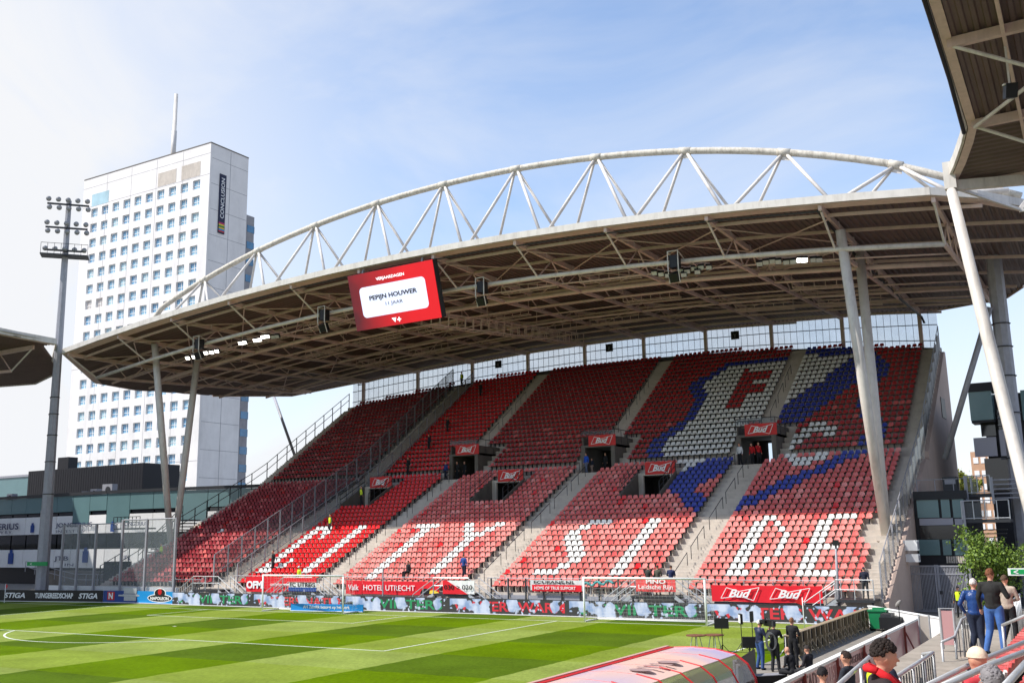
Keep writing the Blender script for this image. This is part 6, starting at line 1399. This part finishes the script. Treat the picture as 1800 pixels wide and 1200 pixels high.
eq = thing('equipment_cart', 'black equipment cart beside the green bin', 'cart', (39.2, -0.4, 0)); MB().box((38.75, -1.3, 0.25), (39.75, 0.1, 0.8)).build('box', M['black'], eq); mb = MB(); mb.box((38.8, -1.2, 0.8), (39.3, -0.2, 0.95)); mb.bar((38.8, 0.05, 0.8), (39.7, 0.05, 1.05), 0.04, 0.04); mb.build('handle', M['dark_steel'], eq)
for x, y in ((38.85, -1.2), (39.65, -1.2), (38.85, 0.0), (39.65, 0.0)): MB().path([(x-0.03, y, 0.12), (x+0.03, y, 0.12)], 0.12, 10).build('wheel', M['rubber'], eq)
c = at(1579, 1060, Y=-8.5); mi = thing('microphone', 'fuzzy grey microphone on a short black stand above the wall', 'microphone', (c[0], c[1], 0)); mb = MB(); fz = []
for i in range(7): t = -1+i/3; mb.ball(c+np.array((0.09*t, -0.04*t, 0.10*t)), 0.085*math.sqrt(max(0.25, 1-t*t*0.7)), 10, 7)
mb.build('windshield', mat('grey_fur', (150, 146, 142), 1.0, var=0.3, scale=30, bump=1.0, bscale=80), mi, True); MB().tube(c+np.array((0, 0, -0.05)), (c[0]+0.03, c[1], 0.0), 0.018, n=8).build('stand_pole', M['black'], mi); MB().box((c[0]-0.25, c[1]-0.25, 0), (c[0]+0.25, c[1]+0.25, 0.03)).build('stand_foot', M['black'], mi)
# pink sponsor wall
WX = 42.35
pw = thing('sponsor_wall', 'long pink sponsor wall with white cap rail along the touchline', 'wall', (WX, -27, 0)); pk = mat('pink_gloss_panel', (206, 158, 158), 0.18, var=0.08, scale=0.4, spec=0.6)
ys = [-12.3, -15.6, -18.9, -22.2, -25.5, -28.8, -32.1, -35.4, -38.7, -42]
for a, b in zip(ys[:-1], ys[1:]):
    MB().box((WX, b+0.015, 0.72), (WX+0.05, a-0.015, 1.66)).build('panel', pk, pw); MB().box((WX+0.02, b+0.015, 0.02), (WX+0.07, a-0.015, 0.70)).build('plinth', mat('maroon_plinth', (74, 44, 44), 0.5, var=0.1), pw)
    mb = MB(); mb.bar((WX+0.1, a, 0), (WX+0.1, a, 1.7), 0.07, 0.07); mb.bar((WX+0.12, a, 1.5), (WX+0.75, a, 0.03), 0.05, 0.05); mb.build('prop', mat('rust_red_steel', (140, 64, 58), 0.5, var=0.15), pw)
MB().bar((WX+0.02, -12.25, 1.70), (WX+0.02, -42, 1.70), 0.16, 0.07).build('cap_rail', M['white'], pw)
MB().box((WX-0.03, -42, 0.02), (WX-0.005, -12.3, 1.66)).build('back_panel', M['black_panel'], pw)
dk = mat('maroon_print', (96, 58, 60), 0.4, var=0.05); pkl = mat('pale_pink_print', (226, 190, 188), 0.4, var=0.03)
for s_, tx_, ty_, wd, h, m_ in (('JONGERIUS', 1502, 1150, 2.3, 0.26, dk), ('JONGERIUS', 1541, 1126, 2.2, 0.22, dk), ('UITSTAD', 1466, 1172, 2.3, 0.42, pkl), ('UITSTAD', 1414, 1194, 2.2, 0.42, dk)):
    q = at(tx_, ty_, X=WX+0.05); text(s_, (WX+0.05, q[1], min(1.4, max(1.0, q[2]))), (0, 1, 0), (0, 0, 1), wd, h, m_, pw, off=0.006)
# swing doors at the wall's end
for (x0, y0, x1, y1), lb, D_ in (((1620, 1082, 1638, 1141), 'grey swing gate panel at the end of the pink wall', 41), ((1658, 1072, 1682, 1140), 'pink framed gate panel at the foot of the terrace', 27)):
    A, B = at(x0, y1, D=D_), at(x1, y1, D=D_); T = at(x0, y0, D=D_); g_ = thing('swing_gate', lb, 'gate', tuple(A)); d = nrm(np.array((B[0]-A[0], B[1]-A[1], 0))); h = T[2]-A[2]; w_ = np.linalg.norm(B-A)
    mb = MB(); mb.sheet(A+(0, 0, 0.1), A+d*w_+(0, 0, 0.1), A+d*w_+(0, 0, h), A+(0, 0, h), 0.04); mb.build('infill', pk if D_ == 27 else M['concrete'], g_)
    mb = MB(); mb.path([A, A+(0, 0, h+0.05), A+d*w_+(0, 0, h+0.05), A+d*w_], 0.035, 8); mb.build('frame', M['galv'], g_)
# dugout
DX, DZ = 38.92, 2.1
du = thing('dugout', 'team dugout with pale curved canopy, red front edge and red ribs', 'dugout', (40, -35, 0))
prof = [(DX, 2.10), (39.5, 2.13), (40.1, 2.10), (40.6, 2.0), (40.9, 1.78), (41.08, 1.45), (41.15, 0.9), (41.15, 0.1)]
yA, yB = -28.3, -42.0
def canopy_mat():
    m = bpy.data.materials.new('canopy_film'); m.use_nodes = True; n = m.node_tree; b = n.nodes['Principled BSDF']; t = n.nodes.new('ShaderNodeTexCoord'); z = n.nodes.new('ShaderNodeTexNoise'); z.inputs['Scale'].default_value = 0.38; z.inputs['Detail'].default_value = 1
    r = n.nodes.new('ShaderNodeValToRGB'); r.color_ramp.elements[0].color = (*lin((196, 186, 216)), 1); r.color_ramp.elements[1].color = (*lin((242, 206, 190)), 1); r.color_ramp.elements[0].position = 0.4; r.color_ramp.elements[1].position = 0.6
    n.links.new(t.outputs['Object'], z.inputs['Vector']); n.links.new(z.outputs[0], r.inputs[0]); n.links.new(r.outputs[0], b.inputs['Base Color']); b.inputs['Roughness'].default_value = 0.22; return m
cm = canopy_mat()
yy = np.arange(yA, yB, -1.25)
for a, b in zip(yy[:-1], yy[1:]):
    mb = MB()
    for (x0, z0), (x1, z1) in zip(prof[:3], prof[1:4]): mb.sheet((x0, a-0.01, z0), (x0, b+0.01, z0), (x1, b+0.01, z1), (x1, a-0.01, z1), 0.015)
    mb.build('canopy_panel', cm, du); mb = MB()
    for (x0, z0), (x1, z1) in zip(prof[3:-1], prof[4:]): mb.sheet((x0, a-0.01, z0), (x0, b+0.01, z0), (x1, b+0.01, z1), (x1, a-0.01, z1), 0.012)
    mb.build('rear_panel', M['canopy_side'], du)
for a in yy: MB().path([(x, a, z+0.012) for x, z in prof[2:]], 0.022, 6).build('rib', M['red'], du)
for a in yy[1:]: MB().path([(x, a, z+0.008) for x, z in prof[:3]], 0.006, 5).build('seam', M['red'], du)
MB().box((DX-0.10, yB, 2.06), (DX+0.02, yA, 2.13)).build('front_edge', M['red'], du); MB().box((DX-0.20, yB, 2.10), (DX-0.10, yA+0.02, 2.15)).build('front_gutter', mat('pink_grey', (200, 160, 150), 0.5, var=0.05), du); MB().box((DX-0.02, yB, 1.98), (DX+0.10, yA-0.02, 2.06)).build('front_beam', M['red'], du)
MB().path([(x, yA+0.02, z) for x, z in prof], 0.035, 6).build('end_frame', M['red'], du)
mb = MB(); P = [(x, yA+0.01, z-0.02) for x, z in prof]+[(40.0, yA+0.01, 0.1)]; mb.add(P, [tuple(range(len(P)))]); mb.build('end_panel', M['canopy_side'], du)
for k in range(9):
    y = -29.2-k*0.9; mb = MB(); mb.box((40.1, y-0.28, 0.42), (40.65, y+0.28, 0.52)); mb.box((40.6, y-0.28, 0.5), (40.75, y+0.28, 1.25)); mb.box((40.25, y-0.1, 0.0), (40.45, y+0.1, 0.43)); mb.build('bench_seat', M['red'], du)
cp_ = mat('canopy_print', (168, 142, 140), 0.4, var=0.05)
for px_, py_ in ((1175, 1163), (1127, 1177)):
    q = at(px_, py_, Z=2.14); mb = MB(); P = [(q[0]+0.27*math.cos(t), q[1]+0.22*math.sin(t), 2.15) for t in np.linspace(0, 2*math.pi, 24, endpoint=False)]; mb.add(P, [tuple(range(24))]); mb.build('canopy_mark', cp_, du)
for px_, py_ in ((1162, 1167), (1151, 1170), (1140, 1173)):
    q = at(px_, py_, Z=2.14); MB().obox((q[0], q[1], 2.15), (0.28, 0.0, 0), (0.0, 0.05, 0), (0, 0, 0.003)).build('canopy_mark', cp_, du)
# black screens beside the dugout
bs = thing('black_screen', 'black drape panels between dugout and camera crew', 'screen', (37.6, -19, 0)); A, B = at(1292, 1162, Z=1.05), at(1326, 1140, Z=1.05)
mb = MB(); mb.sheet((A[0], A[1], 0), (B[0], B[1], 0), (B[0], B[1], 1.05), (A[0], A[1], 1.05), 0.05); mb.build('drape', M['black'], bs); mb = MB(); mb.bar((A[0], A[1], 0), (A[0], A[1], 1.1), 0.12, 0.12); mb.bar((A[0]+0.4, A[1]-0.9, 0), (A[0]+0.4, A[1]-0.9, 1.1), 0.12, 0.12); mb.build('post', M['galv_matt'], bs)
mb = MB(); mb.sheet((A[0], A[1], 0), (A[0]+1.0, A[1]-2.2, 0), (A[0]+1.0, A[1]-2.2, 1.05), (A[0], A[1], 1.05), 0.05); mb.build('drape', M['black'], bs)
# interview table
c = at(1240, 1147, Z=0.0); tb = thing('round_table', 'pair of small brown round table tops on silver legs by the touchline', 'table', tuple(c))
for dx, dy in ((-0.35, -0.1), (0.3, 0.35)):
    p = c+(dx, dy, 0); MB().path([p+(0, 0, 0.70), p+(0, 0, 0.74)], 0.42, 18).build('table_top', mat('brown_table', (120, 78, 60), 0.5, var=0.1), tb)
    for k in range(4): t = k*1.57+0.5; MB().tube(p+(0.15*math.cos(t), 0.15*math.sin(t), 0.70), p+(0.3*math.cos(t), 0.3*math.sin(t), 0), 0.02, n=6).build('leg', M['galv'], tb)
def light_panel(px_, pyt, pyb, label, face, m_, w_=0.55, h_=0.42):
    b = at(px_, pyb, Z=0.0); t_ = at(px_, pyt, Y=b[1]); o = thing('light_panel', label, 'lamp', tuple(b), 'film light panels by the touchline'); f = nrm(np.array((*face, 0))); r_ = np.array((-f[1], f[0], 0)); c = np.array((b[0], b[1], t_[2]))
    MB().obox(c, r_*w_/2, f*0.05, (0, 0, h_/2)).build('housing', M['black'], o); MB().obox(c+f*0.055, r_*(w_/2-0.04), f*0.004, (0, 0, h_/2-0.04)).build('diffuser', m_, o)
    MB().tube(b, c-np.array((0, 0, h_/2)), 0.018, n=6).build('pole', M['black'], o); mb = MB()
    for k in range(3): a = k*2.09; mb.tube(b+(0, 0, 0.35), b+(0.35*math.cos(a), 0.35*math.sin(a), 0.0), 0.014, n=5)
    mb.build('tripod', M['black'], o)
light_panel(1271, 1095, 1147, 'black backed film light on a thin stand near the table', (-0.3, 1), M['lamp_off'], 0.6, 0.42); light_panel(1305, 1087, 1143, 'film light with white diffuser beside the camera crew', (-0.9, -0.5), M['paper'], 0.5, 0.42); light_panel(1325, 1083, 1148, 'narrow black film light edge-on behind the white-haired man', (1, 0.15), M['black'], 0.4, 0.42)
# camera crew
def D_(x, y, Z=0.0): return tuple(at(x, y, Z=Z))
jeans = cloth((52, 78, 130), 'denim', 0.2); puff = mat('navy_puffer', (34, 42, 70), 0.45, var=0.12, scale=6, bump=0.6, bscale=12)
person('white-haired man in navy quilted jacket and jeans with the camera crew', D_(1338, 1176), 0.35-1.0, H=1.8, top=NAVY, top_m=puff, bottom=(52, 78, 130), bot_m=jeans, hair=(214, 212, 208), arms='reach', vox=0.02, build=1.1, group='television crew')
cmn = D_(1364, 1180); person('cameraman in black with grey cap carrying a shoulder camera', cmn, 0.15, H=1.78, top=BLK, bottom=BLK, cap=(90, 96, 108), arms='shoulder', vox=0.02, sleeves=False, group='television crew')
person('brown-haired person in black jacket with white piping behind the cameraman', tuple(np.array(D_(1397, 1172))+(0, 0, 0)), -0.3, H=1.82, top=BLK, bottom=BLK, hair=(130, 88, 60), hairstyle='long', arms='front', vox=0.02, group='television crew')
q = at(1397, 1140, Z=1.22); person('shaven-headed person in black crouching beside the wall', (q[0]-0.1, q[1], 0.0), 1.2, H=1.75, top=BLK, bottom=BLK, pose='sit', lean=0.25, hair_on=False, arms='front', vox=0.02, group='television crew')
q = at(1420, 1138, Z=1.3); person('man in black with dark cap sitting beside the wall', (q[0], q[1], 0.05), 1.3, H=1.78, top=(40, 36, 42), bottom=BLK, pose='sit', cap=(52, 46, 44), arms='front', vox=0.02, group='television crew')
cv = thing('video_camera', 'black shoulder video camera held by the cameraman', 'camera', (cmn[0]-0.1, cmn[1], 1.7)); c = np.array((cmn[0]-0.2, cmn[1]+0.15, 1.70)); f = nrm(np.array((-0.75, 0.5, 0.02))); r_ = np.array((-f[1], f[0], 0))
MB().obox(c, f*0.22, r_*0.07, (0, 0, 0.11)).build('body', M['black'], cv); MB().path([c+f*0.2, c+f*0.36, c+f*0.38, c+f*0.48], [0.06, 0.06, 0.085, 0.09], 12).build('lens', M['black'], cv); MB().obox(c-f*0.26+np.array((0, 0, 0)), f*0.06, r_*0.06, (0, 0, 0.10)).build('battery', M['dark_steel'], cv); MB().obox(c+f*0.1+r_*0.13+np.array((0, 0, 0.05)), f*0.08, r_*0.04, (0, 0, 0.045)).build('viewfinder', M['black'], cv); MB().path([c+f*-0.1+(0, 0, 0.11), c+(0, 0, 0.19), c+f*0.16+(0, 0, 0.19), c+f*0.2+(0, 0, 0.11)], 0.016, 6).build('handle', M['black'], cv)
cb = thing('cable_coil', 'coil of grey cable over the shoulder of the cameraman', 'cable', (cmn[0], cmn[1], 1.1)); mb = MB()
for k in range(5): mb.path([(cmn[0]-0.08+0.02*k+0.17*math.cos(t), cmn[1]-0.2-0.015*k, 1.08+(0.34-0.015*k)*math.sin(t)) for t in np.linspace(0, 2*math.pi, 20)], 0.014, 5)
mb.build('loops', mat('grey_cable', (78, 80, 82), 0.6, var=0.1), cb)
c = at(1350, 1187, Z=0.35); cs_ = thing('flight_case', 'black flight case lying beside the pink wall', 'case', (c[0], c[1], 0)); MB().obox((c[0], c[1], 0.2), (0.35, 0.35, 0), (-0.16, 0.16, 0), (0, 0, 0.18)).build('body', M['black'], cs_); mb = MB(); mb.obox((c[0], c[1], 0.39), (0.36, 0.36, 0), (-0.17, 0.17, 0), (0, 0, 0.012)); mb.build('lid_edge', M['galv_matt'], cs_)
tp = thing('white_tripod', 'thin white tripod leaning at the wall beside the crew', 'tripod', D_(1380, 1170)); b = at(1383, 1168, Z=0.15); t_ = b+np.array((0, 0.05, 1.0)); mb = MB(); mb.tube(t_, b, 0.02, n=6); mb.tube(t_-(0, 0, 0.35), b+(-0.45, -0.25, 0), 0.018, n=6); mb.tube(t_-(0, 0, 0.35), b+(0.2, 0.4, 0), 0.018, n=6); mb.build('legs', M['white'], tp)
mn = thing('monitor', 'black hooded monitor on a stand beside the white-haired man', 'monitor', D_(1318, 1150)); c = at(1317, 1128, Z=0.85); MB().obox(c, (0.24, 0.1, 0), (-0.05, 0.12, 0), (0, 0, 0.2)).build('hood', M['black'], mn); MB().tube(c, (c[0], c[1], 0), 0.03, n=6).build('pole', M['black'], mn); MB().obox(c+(-0.06, 0.14, -0.01), (0.2, 0.083, 0), (-0.004, 0.01, 0), (0, 0, 0.15)).build('display', M['glass_dark'], mn)

# ------------------------------------------------------------------ near terrace of the side stand
tr = thing('side_terrace', 'concrete steps and walkway of the near side stand', 'terrace', (47, -35, 0))
def slab(x0, x1, y0, y1, z, nm='step'): return MB().box((x0, y0, -0.02), (x1, y1, z)).build(nm, M['concrete_mid'], tr)
slab(44.62, 47.1, -62, -21.0, 2.15, 'walkway'); slab(43.9, 44.6, -50, -20.5, 0.85); slab(44.62, 47.1, -20.98, -20.0, 1.7); slab(44.62, 47.1, -19.98, -19.2, 1.2); slab(44.62, 47.1, -19.18, -18.4, 0.7)
for k in range(24): slab(47.12+k*0.8, 47.9+k*0.8, -95, -24 if k < 8 else -16, 2.5+k*0.38)
ns = 0
for k, ylist in ((0, np.arange(-44.5, -25, 0.52)), (1, np.arange(-45.5, -26, 0.52)), (2, np.arange(-46, -30, 0.52))):
    for j, y in enumerate(ylist):
        x, z = 47.55+k*0.8, 2.5+k*0.38; u_, v_ = to_px((x, y, z+0.5))
        if not (1500 < u_ < 1880 and v_ < 1330): continue
        ci = WHI if (k == 0 and 6 < j < 12) else (DEEP if rng.random() < 0.6 else FAD)
        if ci not in smesh: smesh[ci] = SM.mesh('seat', [smats[ci], M['dark_steel']])
        o = bpy.data.objects.new('seat', smesh[ci]); COL.objects.link(o); o.parent = tr; o.location = np.array((x, y, z))-np.array(ROOT['side_terrace']); o.rotation_euler = (0, 0, -math.pi/2); o.scale = (1.08, 1.08, 1.0)
def hrail(pts, r, drop, label, step=0.9, mid=(), nm='handrail', balus=None, m_=None):
    P = [np.array(q) for q in pts]; o = thing(nm, label, 'railing', tuple(P[0]), 'galvanised railings of the near terrace'); MB().path(P, r, 12).build('top_tube', m_ or M['galv'], o, True)
    for d_ in mid: MB().path([p-(0, 0, d_) for p in P], r*0.9, 10).build('mid_tube', m_ or M['galv'], o, True)
    for a, b in zip(P[:-1], P[1:]):
        n = max(1, int(np.linalg.norm(b-a)/step))
        for i in range(n+1): q = a+(b-a)*i/n; MB().tube(q-(0, 0, r*0.5), q-(0, 0, drop), r*0.85, n=8).build('post', m_ or M['galv'], o, True)
    if balus:
        mb = MB()
        for a, b in zip(P[:-1], P[1:]):
            n = int(np.linalg.norm(b-a)/balus)
            for i in range(n): q = a+(b-a)*i/n; mb.bar(q-(0, 0, 0.05), q-(0, 0, drop-0.1), 0.02, 0.02)
        stuff(mb.build('balusters', M['dark_steel'], o))
hrail([at(1630, 1204, D=10.2), at(1702, 1169, D=11.2), at(1815, 1122, D=13.0)], 0.026, 1.1, 'long steel tube railing behind the person in cream cap', 2.0)
hrail([at(1655, 1206, D=8.8), at(1745, 1166, D=9.6), at(1815, 1140, D=10.4)], 0.026, 1.0, 'long steel tube railing in front of the person in cream cap', 2.0)
hrail([at(1762, 1210, D=7.6), at(1815, 1152, D=8.6)], 0.026, 0.9, 'short steep steel tube beside the red terrace seats', 3.0)
hrail([at(1555, 1202, D=15.0), at(1640, 1146, D=20.5), at(1621, 1149, D=20.6)], 0.030, 1.0, 'stair railing with dark balusters beside the curly-haired man', 1.2, balus=0.28)
hrail([at(1655, 1128, D=25), at(1678, 1118, D=25.5), at(1690, 1088, D=26), at(1716, 1074, D=28)], 0.030, 1.05, 'kinked railing with posters beside the man in blue puffer jacket', 1.0, balus=0.3)
hrail([at(1690, 1050, D=44), at(1720, 1050, D=44)], 0.03, 1.15, 'low steel fence panel behind the two men', 0.6, (0.5, 1.0)); hrail([at(1762, 1042, D=34), at(1788, 1042, D=34)], 0.028, 0.95, 'pale fence panel below the young tree', 1.2, (0.85,)); hrail([at(1772, 1062, D=30), at(1792, 1044, D=33)], 0.028, 1.0, 'slanting fence beside the pale panel', 0.35)
hrail([at(1762, 1098, D=24), at(1815, 1076, D=23)], 0.032, 0.9, 'grey rail beside the person in beige coat', 2.0)
hrail([at(1470, 1206, D=13), at(1563, 1122, D=22)], 0.03, 1.0, 'rising stair rail in front of the sponsor wall', 3.0)
sg2 = tag(MB().box((0, 0, 0), (0.01, 0.01, 0.01)).build('exit_sign', M['green_sign']), 'green exit sign at the mast beside the tree', 'sign', 'green exit signs'); bpy.data.objects.remove(sg2)
A, B = at(1771, 998, Y=0.0), at(1812, 1011, Y=0.0); sg2 = thing('exit_sign', 'green and white exit sign beside the tree', 'sign', tuple(A), 'green exit signs'); MB().box((A[0], -0.05, B[2]), (B[0], 0.03, A[2])).build('panel', M['white'], sg2); MB().box((A[0]+0.12, -0.06, B[2]+0.06), (B[0], -0.05, A[2]-0.05)).build('green_field', M['green_sign'], sg2); text('<', (A[0]+0.35, -0.06, (A[2]+B[2])/2), ex, ez, 0.2, 0.2, M['white'], sg2, bold=0.02); mb = MB(); mb.bar((B[0]-0.1, 0.1, B[2]+0.2), (B[0]-0.1, 0.1, 0), 0.12, 0.12); mb.build('post', M['galv_matt'], sg2)
# near people
bluepuff = mat('blue_puffer', (28, 62, 120), 0.35, var=0.12, scale=5, bump=0.8, bscale=10)
person('white-haired man in shiny blue puffer jacket and dark trousers', tuple(at(1722, 1152, D=26)), 0.1, H=1.72, top=(28, 62, 120), top_m=bluepuff, bottom=(36, 44, 64), hair=(212, 204, 200), arms='pocket', vox=0.017, build=1.12, group='spectators on the near terrace')
person('tall man in black sweater and blue jeans holding papers', tuple(at(1755, 1150, D=25)), -0.25, H=1.84, top=(34, 34, 34), bottom=(62, 98, 160), bot_m=mat('light_denim', (66, 104, 166), 0.85, var=0.25, scale=7), hair=(112, 70, 46), arms='bentright', vox=0.017, build=1.08, group='spectators on the near terrace')
person('person in beige coat behind the man in black sweater', tuple(at(1779, 1135, D=27.5)), -0.2, H=1.66, top=(176, 160, 146), bottom=BLK, hair=(90, 70, 56), arms='front', vox=0.02, group='spectators on the near terrace')
q = at(1535, 1163, D=9.0); cl_ = person('curly-haired man in black top with red scarf looking down', (q[0], q[1], q[2]-1.60), -1.15, H=1.78, top=(44, 34, 36), bottom=BLK, hair=(38, 28, 24), hairstyle='curly', arms='front', vox=0.013, nod=0.9, lean=0.10, group='spectators on the near terrace')
sf = MB(); P = [(0.10, -0.03, 1.545), (0.03, -0.10, 1.56), (-0.08, -0.06, 1.555), (-0.10, 0.06, 1.50), (-0.07, 0.16, 1.42), (-0.06, 0.19, 1.25), (-0.05, 0.20, 1.05)]; P = [(x, y+0.10*(z-0.94)*0.6, z) for x, y, z in P]
sf.path(P, [0.03, 0.035, 0.035, 0.036, 0.038, 0.04, 0.04], 8); sf.path([(0.10, -0.03+0.035, 1.545), (0.11, 0.08, 1.49), (0.08, 0.20, 1.36), (0.07, 0.21, 1.1)], [0.03, 0.035, 0.04, 0.04], 8); sfo = bpy.data.objects.new('scarf', sf.mesh('scarf', cloth((206, 26, 36)), smooth=True)); COL.objects.link(sfo); sfo.parent = cl_
q = at(1541, 1150, D=15); person('steward with navy cap and yellow vest behind the curly-haired man', (q[0], q[1], q[2]-1.62), 2.6, H=1.76, top=NAVY, bottom=BLK, skin=SKD, cap=(36, 38, 56), vest=1, arms='pocket', vox=0.02, group='spectators on the near terrace')
q = at(1487, 1160, D=20); person('dark-haired man in black tracksuit with white piping by the pink wall', (q[0], q[1], q[2]-1.60), 1.4, H=1.78, top=(36, 40, 50), bottom=BLK, hair=(48, 36, 32), vox=0.02, nod=0.6, arms='front', group='spectators on the near terrace')
q = at(1446, 1188, D=18); person('person with short black hair seen from behind at the pink wall', (q[0], q[1], q[2]-1.62), 0.3, H=1.78, top=(70, 60, 90), bottom=BLK, hair=(28, 24, 26), vox=0.02, group='spectators on the near terrace')
q = at(1719, 1164, D=11); person('person in cream cap and red and white top between steel tube railings', (q[0], q[1], q[2]-1.62), 1.0, H=1.78, top=(196, 60, 70), bottom=BLK, cap=(222, 200, 176), vox=0.02, nod=0.5, group='spectators on the near terrace')
q = at(1742, 1196, D=8.5); person('grey-haired person beside the red terrace seats below the steel tubes', (q[0], q[1], q[2]-1.66), 0.6, H=1.78, top=(150, 120, 100), bottom=BLK, hair=(120, 116, 118), vox=0.02, group='spectators on the near terrace')
